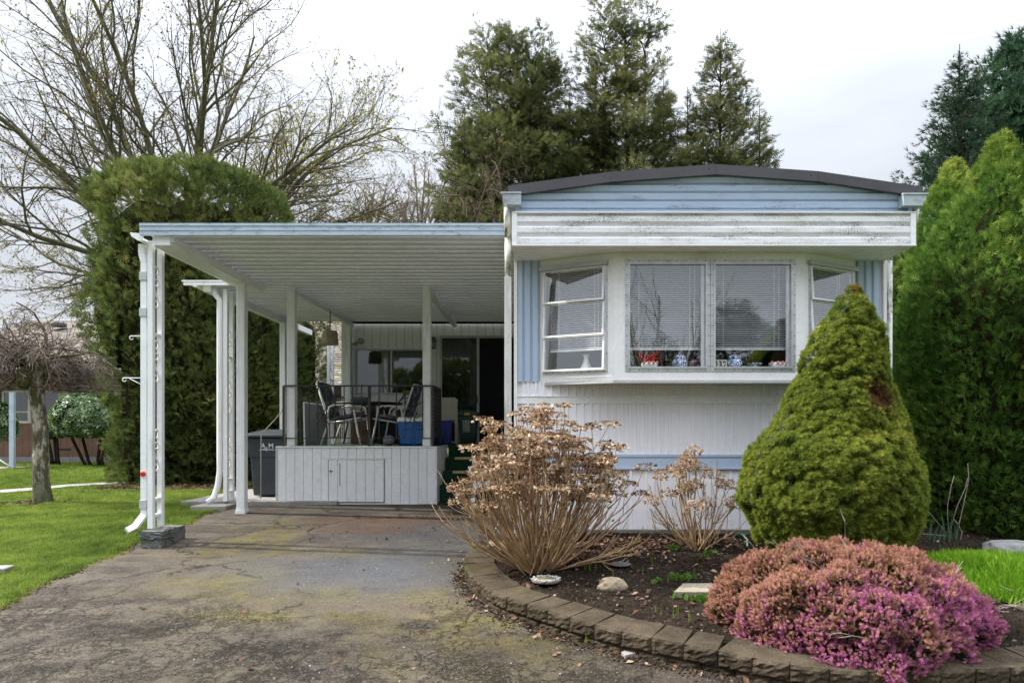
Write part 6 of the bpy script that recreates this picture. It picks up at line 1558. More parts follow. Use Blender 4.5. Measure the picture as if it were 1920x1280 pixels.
# ---------------------------------------------------------------- hydrangeas
M_CANE = mat('hydrangea_cane', (.46, .32, .17), .8, (.26, .16, .085), 9, lo=.35, hi=.6, dirt=(.13, .075, .04), dsc=(12, 12, 9), dlo=.5, damt=.7)
M_DRYP = leafmat('dry_petals', [(0, (.09, .055, .036)), (.3, (.24, .14, .08)), (.6, (.46, .32, .20)), (1, (.76, .65, .51))], .42)
M_FRESH = leafmat('fresh_bud', [(0, (.10, .22, .01)), (1, (.28, .42, .02))], .35)
def tm_petal():
    t = []
    for sx in (-1, 1):
        t += [[(0, 0, 0), (sx * .42, .10, .35), (0, -.06, .5)], [(0, -.06, .5), (sx * .42, .10, .35), (sx * .26, .2, .95)], [(0, -.06, .5), (sx * .26, .2, .95), (0, .04, 1.0)]]
    return T3(t)
PET = tm_petal()
def hydrangea(label, base, canes, Rx, Ry, Hmax, heads, lace, seed, cane_r, group, lean=(0, 0)):
    global rng
    rng = np.random.default_rng(seed); base = np.array(base, float); t = thing('hydrangea', label, 'hydrangea', tuple(base), group=group)
    paths = []; rad = []; tips = []; sides = []
    for i in range(canes):
        az = rng.uniform(0, 2 * np.pi); q = rng.random() ** .55
        ox, oy = q * Rx * math.cos(az), q * Ry * math.sin(az); H = Hmax * (1 - .58 * q ** 2.4) * rng.uniform(.66, 1.04)
        if rng.random() < .2: H *= rng.uniform(.35, .8)
        if q > .9 and rng.random() < .5: H = Hmax * rng.uniform(.12, .35)
        p0 = base + np.array([.11 * q * math.cos(az) + rng.normal() * .03, .10 * q * math.sin(az) + rng.normal() * .03, -.03]); p3 = base + np.array([ox + lean[0] * H, oy + lean[1] * H, H])
        m1 = p0 + (p3 - p0) * .4 + np.array([ox * .12, oy * .12, -.10 * H * q + .05]) ; m2 = p0 + (p3 - p0) * .72 + np.array([ox * .10, oy * .10, .0])
        s = np.linspace(0, 1, 11)[:, None]; c = (1 - s) ** 3 * p0 + 3 * s * (1 - s) ** 2 * m1 + 3 * s ** 2 * (1 - s) * m2 + s ** 3 * p3
        c = c + rng.normal(size=c.shape) * .009 * s + (.05 * s) * np.stack([vnoise(c, 3, i % 7), vnoise(c, 3, i % 5 + 9), 0 * c[:, 0]], -1)
        r = np.linspace(cane_r * rng.uniform(.8, 1.3), cane_r * .45, 11); r[2::3] *= 1.22
        paths.append(c); rad.append(r); tips.append((c[-1], c[-1] - c[-2]))
        for k in range(rng.integers(1, 4)):
            j = rng.integers(4, 9); dv = c[j + 1] - c[j]; dv = dv / np.linalg.norm(dv) + rng.normal(size=3) * .45; dv /= np.linalg.norm(dv); l = rng.uniform(.12, .34) * (Hmax / 1.4)
            pp = np.array([c[j], c[j] + dv * l * .4, c[j] + dv * l * .75 + (0, 0, l * .12), c[j] + dv * l + (0, 0, l * .3)]); paths.append(pp); rad.append(np.linspace(cane_r * .5, cane_r * .35, 4)); sides.append((pp[-1], dv))
    nc = [p for p in zip(paths, rad)]
    main = [p for p in nc if len(p[0]) == 11]
    for a in main: tubes_obj('cane', [a], 6, M_CANE, t)
    tubes_obj('side_twigs', [p for p in nc if len(p[0]) == 4], 5, M_CANE, t, 'stuff')
    cand = [q for q in tips if q[0][2] - base[2] > Hmax * .30] + [q for q in sides if q[0][2] - base[2] > Hmax * .40]
    cand.sort(key=lambda q: -q[0][2] + 1.1 * rng.random()); cand = cand[:heads]
    twp, twr = [], []
    hm = []
    for hi, (p, dv) in enumerate(cand):
        dv = unit(np.array(dv) + np.array([0, 0, .02])); R = rng.uniform(.05, .095) if lace else rng.uniform(.065, .10); m_ = 34 if lace else 95
        if lace:
            a = rng.uniform(0, 6.28, m_); q = .3 + .7 * np.sqrt(rng.random(m_)); loc = np.stack([np.cos(a) * q, np.sin(a) * q, .25 - .35 * q ** 2 + rng.normal(size=m_) * .12], -1)
            Pp = p + loc * R; Dd = np.stack([np.cos(a), np.sin(a), rng.normal(size=m_) * .5 - .05], -1); size = .030
            for k in range(9): e = Pp[k * 3]; twp.append(np.array([p - dv * .02, (p + e) / 2 + (0, 0, .004), e])); twr.append(np.array([.0028, .002, .0012]))
            # dark seedy centre
            nn_ = 46; a2 = rng.uniform(0, 6.28, nn_); q2 = np.sqrt(rng.random(nn_)) * .75; P2 = p + np.stack([np.cos(a2) * q2, np.sin(a2) * q2, .32 - .2 * q2], -1) * R; P2[:, 2] += .006
            hm.append((Pp, Dd, np.full(m_, size), np.clip(.48 + rng.normal() * .12 + rng.normal(size=m_) * .28, 0, 1))); hm.append((P2, np.tile([0, 0, 1.], (nn_, 1)) + rng.normal(size=(nn_, 3)) * .7, np.full(nn_, .011), np.clip(.04 + rng.random(nn_) * .16, 0, 1)))
        else:
            Dn = unit(rng.normal(size=(m_, 3))); Dn[:, 2] = np.abs(Dn[:, 2]) * 1.1 - .35; Dn = unit(Dn); Pp = p + Dn * R * (1, 1, .8) * (.75 + .25 * rng.random(m_))[:, None]
            Dd = np.cross(Dn, rng.normal(size=(m_, 3))) + Dn * .5; hm.append((Pp, Dd, np.full(m_, .024), np.clip(.58 + rng.normal(size=m_) * .2, 0, 1)))
        Pp_, Dd_, sz_, tt_ = (np.concatenate(z) for z in zip(*hm)); hm = []
        V_, F_, k = scatter(Pp_, Dd_, PET, sz_ * rng.uniform(.6, 1.25, len(Pp_))); nobj('flower_head', V_, F_, 3, M_DRYP, t, rep(tt_, k))
    if twp: V_, F_ = tube_arrays(twp, twr, 3); nobj('flower_stalks', V_, F_, 4, M_CANE, t, kind='stuff')
    # opening green buds on the canes
    bp = []
    for a, r in main:
        for j in rng.integers(2, 10, 2): bp.append(a[j] + rng.normal(size=3) * .008)
    ci = set(map(id, cand)); bp += [q[0] for q in sides if id(q) not in ci][:40]
    bp = np.array(bp); bp = bp[rng.choice(len(bp), min(len(bp), 95 if lace else 10), replace=False)]; bp = np.repeat(bp, 4, 0)
    V_, F_, k = scatter(bp, rng.normal(size=bp.shape) + (0, 0, .8), tm_leaf(1, .33), rng.uniform(.012, .030, len(bp))); nobj('green_buds', V_, F_, 3, M_FRESH, t, rep(rng.random(len(bp)), k), kind='stuff')
    return t
bx_, by_ = (1000 - 1015) * 5.95 / F, 6.08
hydrangea('large leafless hydrangea with dry tan flower heads at the left end of the planting bed', (bx_ + .05, by_, float(soil_h(np.array([bx_]), np.array([by_]))[0])), 160, .90, .62, 1.44, 235, True, 21, .0085, 'dry hydrangeas in the bed', lean=(.03, 0))
hb = (1308 - 1015) * 6.75 / F
hydrangea('small leafless hydrangea with round tan flower heads beside the conical spruce', (hb, 6.7, float(soil_h(np.array([hb]), np.array([6.7]))[0])), 36, .55, .24, .94, 24, False, 33, .0075, 'dry hydrangeas in the bed', lean=(-.05, 0))

# ---------------------------------------------------------------- drooping tree on the lawn, round laurel
def droop_tree():
    d = 10.3; p = GP(81, 941); x, y = p.x, p.y; z0 = GZ(y); zt = E + (812 - 705) * y / F
    t = thing('weeping_tree', 'small leafless drooping tree with pale flaking trunk on the lawn', 'tree', (x, y, z0))
    def m_birch():
        m, nt = new_mat('flaky_bark'); n = noise(nt, 1, 6, .7, stretch=(14, 14, 5)); zc = nd(nt, 'ShaderNodeSeparateXYZ', {0: posn(nt)}).outputs[2]
        c = mixc(nt, mr(nt, n, .46, .56), (.075, .060, .035), (.36, .33, .27)); c = mixc(nt, mr(nt, noise(nt, 1, 4, .6, stretch=(9, 9, 3)), .5, .6), c, (.06, .055, .02)); low = mr(nt, zc, z0 + .75, z0 + .1)
        c = mixc(nt, math_(nt, 'MULTIPLY', low, .85), c, (.05, .055, .018)); finish(nt, c, .95, [(n, 1, .03), (noise(nt, 50, 4), .7, .01)]); return m
    n = 16; zz = np.linspace(z0 - .08, zt + .15, n); pts = np.stack([x - .05 * (zz - z0) + .012 * np.sin(zz * 5), y + 0 * zz, zz], -1)
    r = np.interp(zz, [z0 - .08, z0 + .08, z0 + .4, zt - .2, zt + .15], [.16, .125, .105, .092, .14]); V, Fq = tube_arrays([pts], [r], 20)
    V = V + .010 * vnoise(V * (1, 1, .5), 22, 3)[:, None] * (1, 1, 0); nobj('trunk', V, Fq, 4, m_birch(), t, smooth=True)
    c = pts[-1]; out = [[], [], [], []]; ctr = np.array([x + .0, y, zt])
    for i in range(34):
        a = rng.uniform(0, 2 * np.pi); d_ = np.array([math.cos(a), math.sin(a), .75 + rng.normal() * .3])
        grow(c + rng.normal(size=3) * .05, d_, rng.uniform(.7, 1.15), .026, 0, [(8, .22, -.16, 13, .62, 1.0, .3), (8, .24, -.15, 8, .5, 1.0, .4), (5, .26, -.12, 0, 0, 0, .5)], out)
    for k in range(12):
        a = rng.uniform(0, 2 * np.pi); grow(c + np.array([math.cos(a) * .5, math.sin(a) * .3, .45]), np.array([math.cos(a) * .4, 0, 1.]), .3, .007, 0, [(4, .1, .02, 2, .5, .5, .4), (3, .1, 0, 0, 0, 0, .5)], out)
    mt = mat('weeping_twigs', (.17, .125, .105), .9, (.10, .07, .058), 7, lo=.4, hi=.6); mb = mat('mossy_limb', (.055, .04, .025), .95, (.10, .095, .02), 8, bump=1, bsc=40)
    zmin = c[2] - .28
    def clampz(l): return [(np.column_stack([a[:, 0], a[:, 1], np.maximum(a[:, 2], zmin + .25 * np.abs(a[:, 0] - x) * 0 - .1 * rng.random())]), r_) for a, r_ in l]
    for l in out[0][:34]: tubes_obj('limb', clampz([l]), 6, mb, t)
    tubes_obj('twigs', clampz(out[0][34:] + out[1]), 4, mt, t, 'stuff'); tubes_obj('fine_twigs', clampz(out[2]), 3, mt, t, 'stuff')
    b = MB(); b.lathe([(.05, -.35), (.11, -.25), (.10, -.12), (.05, -.02)], (c[0] - .12, c[1] - .08, c[2]), 10); b.lathe([(.06, -.12), (.16, .0), (.18, .1), (.08, .2)], (c[0], c[1], c[2]), 12); b.build('burl', mb, t)
droop_tree()
def laurel(name, label, px, py_b, d, rx_, rz_, cz, n, stems=True, zb=None, bright=0):
    x = atpx(px, d); zg = GZ(d); c = np.array([x, d, E + (812 - cz) * d / F]); t = thing(name, label, 'shrub', (x, d, zg))
    u = rng.uniform(-1, 1, n); th = rng.uniform(0, 2 * np.pi, n); s = np.sqrt(1 - u * u); N = np.stack([s * np.cos(th), s * np.sin(th), u], -1)
    Pt = c + N * (rx_, rx_ * .85, rz_) * (1 + .07 * vnoise(N, 4, 3) - .18 * rng.random(n) ** 2)[:, None]
    Pt[:, 2] = np.maximum(Pt[:, 2], c[2] - rz_ * .62 + .08 * vnoise(Pt, 4, 1))
    V_, F_, k = scatter(Pt, N + (0, 0, .1) + rng.normal(size=N.shape) * .5, tm_leaf(6, .22, .5), .13 * rng.uniform(.7, 1.2, n))
    ti = np.clip(.35 + rng.normal(size=n) * .16 + bright + .45 * (rng.random(n) < .04), 0, 1)
    nobj('foliage', V_, F_, 3, leafmat('laurel_leaf', [(0, (.04, .09, .03)), (.5, (.12, .21, .05)), (.85, (.25, .36, .10)), (1, (.35, .38, .03))], .2, .09, .38), t, rep(ti, k))
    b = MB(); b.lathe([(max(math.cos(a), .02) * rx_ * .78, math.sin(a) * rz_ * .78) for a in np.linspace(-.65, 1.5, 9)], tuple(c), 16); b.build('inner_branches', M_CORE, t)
    if stems:
        for sx in (-.42, -.15, .32, .5):
            b = MB(); x0 = x + sx * rx_ * .5 + .15; b.tube([(x0, d, zg - .05), (x0 - .1 + sx * .1, d, zg + .18), (x + sx * rx_ * 1.3, d - .1, c[2] - rz_ * .5)], [.05, .045, .035], 7); b.build('stem', M_BARKD, t)
laurel('round_shrub', 'round glossy evergreen shrub on bent stems in front of the brown house', 168, 865, 19.6, .98, .70, 785, 2300)
laurel('evergreen_shrub', 'dark glossy shrub cut by the left edge of the photograph', -12, 850, 18.6, .55, .62, 795, 700, False, bright=-.1)
laurel('low_shrub', 'small dark shrub tucked between the drooping tree trunk and the round shrub', 97, 850, 19.9, .33, .22, 807, 220, True, bright=-.15)

# ---------------------------------------------------------------- grass, leaves, stones
def lawn_grass():
    tm = tm_blades(5, .05, .45); PP = []
    for (y0, y1, n, sz) in ((4.2, 7.5, 40000, .036), (7.5, 10.5, 42000, .042), (10.5, 15, 30000, .055), (15, 21.5, 25000, .075)):
        y = y0 + (y1 - y0) * rng.random(n) ; xl = (-330 - 1015) * y / F; xr = np.where(y < 10.3, edge_x(y) - .0 + .03 * rng.normal(size=n), -4.2 - (y - 10.3) * 0)
        x = xl + (xr - xl) * rng.random(n); PP.append((x, y, np.full(n, sz)))
    # denser fringe over the tarmac edge
    i = rng.integers(0, len(DE), 5000); f = DE[i] + rng.normal(size=(5000, 2)) * (.035, .03) - (.03, 0); k = (f[:, 1] > 4.2) & (f[:, 1] < 9.9); PP.append((f[k, 0], f[k, 1], np.full(k.sum(), .035)))
    x, y, s = (np.concatenate(z) for z in zip(*PP))
    q = np.stack([x, y, 0 * x], -1); bare = np.zeros(len(x), bool)
    tp = GP(81, 941); bare |= (((x - tp.x + .1) / .55) ** 2 + ((y - tp.y) / .35) ** 2 < .8 + .6 * vnoise(q, 5, 1))
    bare |= ((x > hx2(395, 12.5) - 3.2) & (np.abs(y - 12.9) < .75 + .3 * vnoise(q, 2, 2)) & (x > -8.2)) & (rng.random(len(x)) < .93)
    # walkway and pads stay clear
    wyA = np.interp(x, [p.x for p in WKA], [p.y for p in WKA]); wyB = np.interp(x, [p.x for p in WKB], [p.y for p in WKB]); bare |= (y > np.minimum(wyA, wyB) - .02) & (y < np.maximum(wyA, wyB) + .02)
    bare |= (x < -14) & (y > 17.5) & (y < 19); bare |= (x > -5.35) & (y > 9.98) & (y < 12.3); bare |= (x > -5.0) & (y > 9.58) & (y < 10.1); bare |= (y > 21.2)
    bare |= (vnoise(q, 1.9, 12) + .6 * vnoise(q, 7, 13) > 1.0) & (rng.random(len(x)) < .7)
    x, y, s, q = x[~bare], y[~bare], s[~bare], q[~bare]
    Pt = np.stack([x, y, gz(y) - .006], -1); n = len(x)
    V_, F_, k = scatter(Pt, np.tile([0, 0, 1.], (n, 1)) + rng.normal(size=(n, 3)) * .22, tm, s * rng.uniform(.6, 1.25, n))
    ti = np.clip(.45 + .28 * vnoise(q, 1.2, 14) + .22 * vnoise(q, 6, 15) + rng.normal(size=n) * .17 + .16 * ((edge_x(y) - x) < .18) * (y < 9) * (rng.random(n) < .5), 0, 1)
    m = leafmat('lawn_grass', [(0, (.060, .090, .022)), (.4, (.150, .218, .042)), (.8, (.27, .345, .068)), (1, (.42, .37, .12))], .42)
    nobj('grass', V_, F_, 3, m, None, rep(ti, k), kind='stuff')
lawn_grass()
# moss and dirt where the lawn meets the tarmac
i = rng.integers(0, len(DE), 5200); f = DE[i] + rng.normal(size=(5200, 2)) * .035 + (.03, 0); k = (f[:, 1] > 4) & (f[:, 1] < 10); f = f[k]
Pt = np.stack([f[:, 0], f[:, 1], gz(f[:, 1]) + .003], -1); V_, F_, kk = scatter(Pt, rng.normal(size=Pt.shape), tm_clod(), .004 + .012 * rng.random(len(f)) ** 2)
nobj('edge_moss', V_, F_, 3, leafmat('edge_moss', [(0, (.03, .022, .015)), (.45, (.07, .055, .03)), (.6, (.16, .15, .02)), (1, (.30, .28, .03))], 0), None, rep(np.clip(.45 + .4 * vnoise(Pt, 3, 2) + .15 * rng.normal(size=len(f)), 0, 1), kk), kind='stuff')
def leaf_litter(name, pts, size, m, n_each=1, flat=.35, kind='stuff'):
    n = len(pts); a = rng.uniform(0, 6.28, n); D = np.stack([np.cos(a), np.sin(a), rng.normal(size=n) * flat * .4 + .05], -1)
    X = unit(np.cross(D, np.array([0, 0, 1.]) + rng.normal(size=(n, 3)) * flat)); Dn = unit(D); Y = np.cross(Dn, X); T = tm_leaf(1, .34).reshape(-1, 3)
    T = T * (1, 1.6, 1); s = (size * rng.uniform(.5, 1.3, n))[:, None, None]
    V = pts[:, None, :] + s * (T[None, :, 0:1] * X[:, None] + T[None, :, 1:2] * -Y[:, None] + T[None, :, 2:3] * Dn[:, None]); V = V.reshape(-1, 3)
    nobj(name, V, np.arange(len(V)).reshape(-1, 3), 3, m, None, rep(rng.random(n), len(T)), kind=kind)
M_LITTER = leafmat('leaf_litter', [(0, (.05, .03, .02)), (.5, (.13, .075, .05)), (.85, (.25, .16, .12)), (1, (.35, .25, .18))], .15)
# under the hedges (left), bed, path edges
n = 1500; x = rng.uniform(-8.4, -4.9, n); y = 12.9 + rng.normal(size=n) * .45
P1 = np.stack([x, y, gz(y) + .012], -1)
n = 200; tp = GP(81, 941); x = tp.x + rng.normal(size=n) * .4; y = tp.y + rng.normal(size=n) * .2; P1 = np.concatenate([P1, np.stack([x, y, gz(y) + .01], -1)])
leaf_litter('leaf_litter', P1, .07, M_LITTER)
b = MB(); N_ = 26; b.v = [(-6.9 + 1.9 * math.cos(a) * (1 + .1 * math.sin(5 * a)), 12.95 + .75 * math.sin(a) * (1 + .14 * math.sin(4 * a)), GZ(12.95 + .75 * math.sin(a)) + .003) for a in np.linspace(0, 6.283, N_, endpoint=False)]; b.f = [tuple(range(N_))]; b.sm = [False]; b.build('mulch_patch', M_MULCH, kind='structure')
n = 900; x = rng.uniform(-.35, 1.2, n); y = 6.9 - np.abs(rng.normal(size=n)) * .28 ; k = in_bed(x, y, .02); x, y = x[k], y[k]; P2 = np.stack([x, y, soil_h(x, y) + .012], -1)
n = 500; x = rng.uniform(-.3, 3.2, n); y = rng.uniform(4.6, 7.1, n); k = in_bed(x, y, .02); x, y = x[k], y[k]; P2 = np.concatenate([P2, np.stack([x, y, soil_h(x, y) + .01], -1)])
n = 260; x = 1.7 + rng.normal(size=n) * .3; y = 6.85 + rng.normal(size=n) * .15; k = in_bed(x, y) ; P2 = np.concatenate([P2, np.stack([x, y, soil_h(x, y) + .012], -1)[k]])
leaf_litter('bed_litter', P2, .05, M_LITTER, flat=.9)
# soil crumbs
n = 15000; x = rng.uniform(-.5, 4.6, n); y = rng.uniform(4.1, 7.22, n); k = in_bed(x, y, -.03); x, y = x[k], y[k]
Pt = np.stack([x, y, soil_h(x, y) + .002], -1); V_, F_, kk = scatter(Pt, rng.normal(size=Pt.shape), tm_clod(), .004 + .014 * rng.random(len(x)) ** 3)
M_CRUMB = leafmat('soil_crumb', [(0, (.018, .013, .009)), (.8, (.05, .037, .027)), (.93, (.10, .078, .06)), (.975, (.20, .17, .14)), (1, (.40, .38, .35))], 0)
nobj('soil_crumbs', V_, F_, 3, M_CRUMB, None, rep(rng.random(len(x)), kk), kind='stuff')
# dirt and debris along the foot of the wall
i = rng.integers(0, int(len(WP) * .8), 4200); off = -np.abs(rng.normal(size=4200)) * .06 - .005; q = WP[i] + nin[i] * off[:, None]
Pt = np.stack([q[:, 0], q[:, 1], gz(q[:, 1]) + .004], -1); V_, F_, kk = scatter(Pt, rng.normal(size=Pt.shape), tm_clod(), .003 + .014 * rng.random(len(q)) ** 2.5)
nobj('wall_foot_debris', V_, F_, 3, M_CRUMB, None, rep(rng.random(len(q)) * .97, kk), kind='stuff')
i = rng.integers(0, int(len(WP) * .8), 110); q = WP[i] + nin[i] * (-np.abs(rng.normal(size=110)) * .07 - .01)[:, None]; P3 = np.stack([q[:, 0], q[:, 1], gz(q[:, 1]) + .012], -1)
n = 45; x = rng.uniform(-3.2, 1.2, n); y = rng.uniform(4.2, 9.5, n); P3 = np.concatenate([P3, np.stack([x, y, gz(y) + .008], -1)])
for px, py in ((762, 1245), (772, 1258), (872, 1137), (1000, 1200), (1035, 1232), (1040, 1226), (655, 998), (660, 1000), (450, 1147), (455, 1146), (1360, 1190)): g_ = GP(px, py); P3 = np.concatenate([P3, [[g_.x, g_.y, g_.z + .012]]])
leaf_litter('fallen_leaves', P3, .055, leafmat('fallen_leaf', [(0, (.07, .04, .025)), (.6, (.20, .12, .075)), (1, (.34, .24, .16))], .1), flat=.7)
n = 420; x = rng.uniform(-3.6, 1.0, n); y = 4.1 + 5.5 * rng.random(n) ** 1.3; Pt = np.stack([x, y, gz(y) + .006], -1); V_, F_, kk = scatter(Pt, rng.normal(size=Pt.shape), tm_clod(), .003 + .009 * rng.random(n) ** 3)
nobj('driveway_grit', V_, F_, 3, leafmat('grit', [(0, (.08, .07, .06)), (1, (.38, .36, .33))], 0), None, rep(rng.random(n), kk), kind='stuff')
# green weeds: clover patches, sprouts
def leaflets(cx, cy, rx_, ry_, n, size, seedm=M_FRESH):
    a = rng.normal(size=(n, 2)) * (rx_, ry_); x, y = cx + a[:, 0], cy + a[:, 1]; z = np.where(in_bed(x, y, -.02), soil_h(x, y), gz(y)) + rng.uniform(.01, .035, n)
    return np.stack([x, y, z], -1)
def at_soil(px, py):
    d = 5.5
    for _ in range(12): d = (E - float(bed_z((px - 1015) * d / F, d))) * F / (py - 812)
    x = (px - 1015) * d / F; return x, d, float(soil_h(np.array([x]), np.array([d]))[0])
P4 = []
for px, py, r, n in ((1295, 1122, .07, 60), (1318, 1125, .05, 40), (1278, 1085, .05, 50), (1232, 1090, .02, 12), (1262, 1030, .03, 16), (1388, 1128, .04, 30), (1330, 1040, .03, 14)):
    x, y, z = at_soil(px, py); P4.append(leaflets(x, y, r, r * .6, n, .02))
P4 = np.concatenate(P4); D = rng.normal(size=P4.shape) * (1, 1, .25) + (0, 0, .12); V_, F_, kk = scatter(P4, D, tm_leaf(5, .33, .2), .028)
nobj('clover_weeds', V_, F_, 3, leafmat('clover', [(0, (.05, .11, .02)), (1, (.13, .22, .045))], .3), None, rep(rng.random(len(P4)), kk), kind='stuff')
# horsetail-like shoots
S_ = []
for px, py in ((1098, 1068), (1107, 1070), (1116, 1071), (1180, 1082), (1205, 1072), (1222, 1052), (1228, 1055), (1252, 1090), (1290, 1100), (1301, 1075), (1318, 1052), (1262, 1160), (1270, 1155), (1292, 1165), (1295, 1120), (1328, 1140), (1230, 1150), (1240, 1155), (1150, 1078), (1305, 1108), (1325, 1030)):
    S_.append(at_soil(px, py))
for px, py in ((1046, 1180), (1022, 1172), (1100, 1208), (1123, 1208), (1325, 1243), (1280, 1234), (1350, 1252), (1355, 1262), (1215, 1223), (1020, 1126), (940, 1140), (955, 1150)):
    g_ = GP(px, py); S_.append((g_.x, g_.y, g_.z))
S_ = np.array(S_); V_, F_, kk = scatter(S_, np.tile([0, 0, 1.], (len(S_), 1)) + rng.normal(size=S_.shape) * .15, tm_blades(6, .05, .25), .075 * rng.uniform(.6, 1.3, len(S_)))
V_ = S_.repeat(kk, 0) + (V_ - S_.repeat(kk, 0)) * (.25, .25, 1); nobj('green_shoots', V_, F_, 3, M_FRESH, None, rep(rng.random(len(S_)), kk), kind='stuff')
# lime green grass-like patch at the right
n = 5200; x = 4.02 + rng.uniform(-1, 1, n) * 1.0; y = 5.75 + rng.uniform(-1, 1, n) * .62; e = ((x - 4.12) / .95) ** 2 + ((y - 5.75) / .60) ** 2; k = e < 1.0 + .12 * rng.normal(size=n); x, y, e = x[k], y[k], e[k]; n = len(x)
Pt = np.stack([x, y, soil_h(x, y) - .01], -1); D = np.stack([(x - 4.1) * .35, (y - 5.8) * .5 - .1, 1 + 0 * x], -1) + rng.normal(size=(n, 3)) * .2
V_, F_, kk = scatter(Pt, D, tm_blades(5, .05, .5), .17 * rng.uniform(.6, 1.15, n) * (1 - .45 * np.clip(e, 0, 1)))
pt_ = nobj('leafy_patch', V_, F_, 3, leafmat('lime_blades', [(0, (.13, .27, .02)), (.6, (.28, .50, .04)), (1, (.52, .64, .09))], .4), None, rep(np.clip(.4 + .2 * vnoise(Pt, 3, 1) + .2 * rng.normal(size=n), 0, 1), kk), kind='stuff')
pt_['label'] = 'lime green grassy plant patch at the right of the bed'
# daffodil-like leaves and dry stalks
x0, y0, z0 = at_soil(1775, 1012)
df_ = thing('bulb_leaves', 'upright blue-green bulb leaves behind the heather', 'plant', (x0, y0, z0))
for k, (px, h, l) in enumerate(((1743, .27, .02), (1751, .20, .05), (1760, .22, .04), (1772, .33, -.05), (1779, .26, -.04), (1784, .26, .0), (1790, .22, .02), (1795, .20, -.03), (1748, .16, .03))):
    x = (px - 1015) * y0 / F; b = MB(); w_ = .011; yv = y0 + .03 * math.sin(k * 3)
    pts = [(x + l * t * t, yv - .02 * t, z0 - .02 + h * t) for t in np.linspace(0, 1, 6)]
    vs = []; 
    for i, p_ in enumerate(pts): ww = w_ * (1 - (i / 5) ** 3 * .9); vs += [(p_[0] - ww, p_[1], p_[2]), (p_[0], p_[1] + .004, p_[2]), (p_[0] + ww, p_[1], p_[2])]
    b.add(vs, [(i * 3 + j, i * 3 + j + 1, i * 3 + j + 4, i * 3 + j + 3) for i in range(5) for j in range(2)], True); b.build('leaf', mat('bulb_leaf', (.045, .13, .055), .5, (.03, .09, .05), 20), df_)
dst = thing('dry_stalks', 'long pale dry stalks arching out of the bulb leaves', 'stalks', (x0 + .1, y0, z0))
def st_(pxs): 
    b = MB(); b.tube([((p[0] - 1015) * (y0 - .05) / F, y0 - .05 + .05 * i, E + (812 - p[1]) * (y0 - .05) / F) for i, p in enumerate(pxs)], .0035, 5); b.build('stalk', M_TWIGP, dst)
for q in ([(1778, 998), (1782, 950), (1794, 915), (1806, 893)], [(1783, 990), (1800, 950), (1822, 915), (1832, 898)], [(1792, 1008), (1806, 975), (1822, 930), (1834, 900), (1838, 870)], [(1776, 1002), (1752, 966), (1730, 942)], [(1800, 1012), (1810, 1000), (1808, 985), (1804, 975)], [(1775, 1004), (1745, 1002), (1712, 1003)]): st_(q)
out = [[], []]
for k in range(26): px = rng.uniform(1850, 1935); x, y, z = at_soil(px, rng.uniform(1105, 1150)); grow(np.array([x, y, z + .01]), np.array([rng.normal(), rng.normal() * .4, .12]), rng.uniform(.15, .4), .0028, 0, [(5, .15, -.02, 1, .5, .5, .5), (3, .2, 0, 0, 0, 0, .5)], out)
V_, F_ = tube_arrays([a for a, _ in out[0] + out[1]], [r for _, r in out[0] + out[1]], 4); nobj('dry_stems', V_, F_, 4, M_TWIGP, kind='stuff')
# stones, disc, ring, slab
def stone(name, label, px, py, w_, dp, h, m, seed, cat='stone', sink=.25, rz=0):
    x, y, z = at_soil(px, py); r = np.random.default_rng(seed); bm = bmesh.new(); bmesh.ops.create_icosphere(bm, subdivisions=4, radius=1)
    V = np.array([v.co[:] for v in bm.verts]); V = V * (1 + .16 * vnoise(V, 1.6, seed) + .06 * vnoise(V, 5, seed + 1) + .02 * vnoise(V, 13, seed + 2))[:, None]; V[:, 2] = np.where(V[:, 2] > .55, .55 + (V[:, 2] - .55) * .4, V[:, 2])
    ca, sa = math.cos(rz), math.sin(rz); V = V * (w_ / 2, dp / 2, h); V = np.stack([V[:, 0] * ca - V[:, 1] * sa, V[:, 0] * sa + V[:, 1] * ca, V[:, 2]], -1) + (x, y, z + h * (1 - sink) * .4)
    b = MB(); b.v = V.tolist(); b.f = [tuple(v.index for v in f.verts) for f in bm.faces]; b.sm = [True] * len(b.f); bm.free(); return b.build(name, m, label=label, cat=cat)
M_ROCK = mat('tan_rock', (.34, .28, .19), .9, (.24, .19, .13), 9, bump=1, bsc=35, dirt=(.10, .08, .05), dsc=(10, 10, 10), dlo=.55, damt=.7)
stone('rock', 'tan lumpy rock in the middle of the soil', 1147, 1100, .23, .16, .085, M_ROCK, 4)
stone('grey_boulder', 'grey flat boulder at the right edge beyond the lime green patch', 1903, 1040, .55, .35, .13, mat('grey_rock', (.24, .24, .23), .9, (.16, .16, .15), 6, bump=1, bsc=30), 7)
stone('grey_stone', 'rough grey stone at the wall foot left of the conical spruce', 1385, 990, .22, .16, .11, mat('grey_rock2', (.30, .30, .28), .9, (.2, .2, .18), 9, bump=1, bsc=40), 9)
x, y, z = at_soil(1163, 1060)
b = MB(); b.lathe([(.095, 0), (.10, .008), (.092, .014), (.03, .016), (.022, .02), (.02, .03), (.012, .034)], (x, y, z), 28); b.build('black_disc', mat('worn_black', (.06, .06, .065), .45, (.11, .11, .12), 30, bump=.4), label='round black plastic disc lying on the soil behind the rock', cat='lid')
x, y, z = at_soil(1024, 1090)
sr = thing('stepping_stone', 'round stepping stone with a pale pebble rim leaning on the wall top', 'stepping stone', (x, y, z))
b = MB(); b.lathe([(.12, 0), (.125, .02), (.115, .025), (.0, .024)], (x, y, z + .01), 28); b.build('disc', mat('disc_brown', (.22, .18, .13), .9, (.15, .12, .09), 20, bump=1), sr)
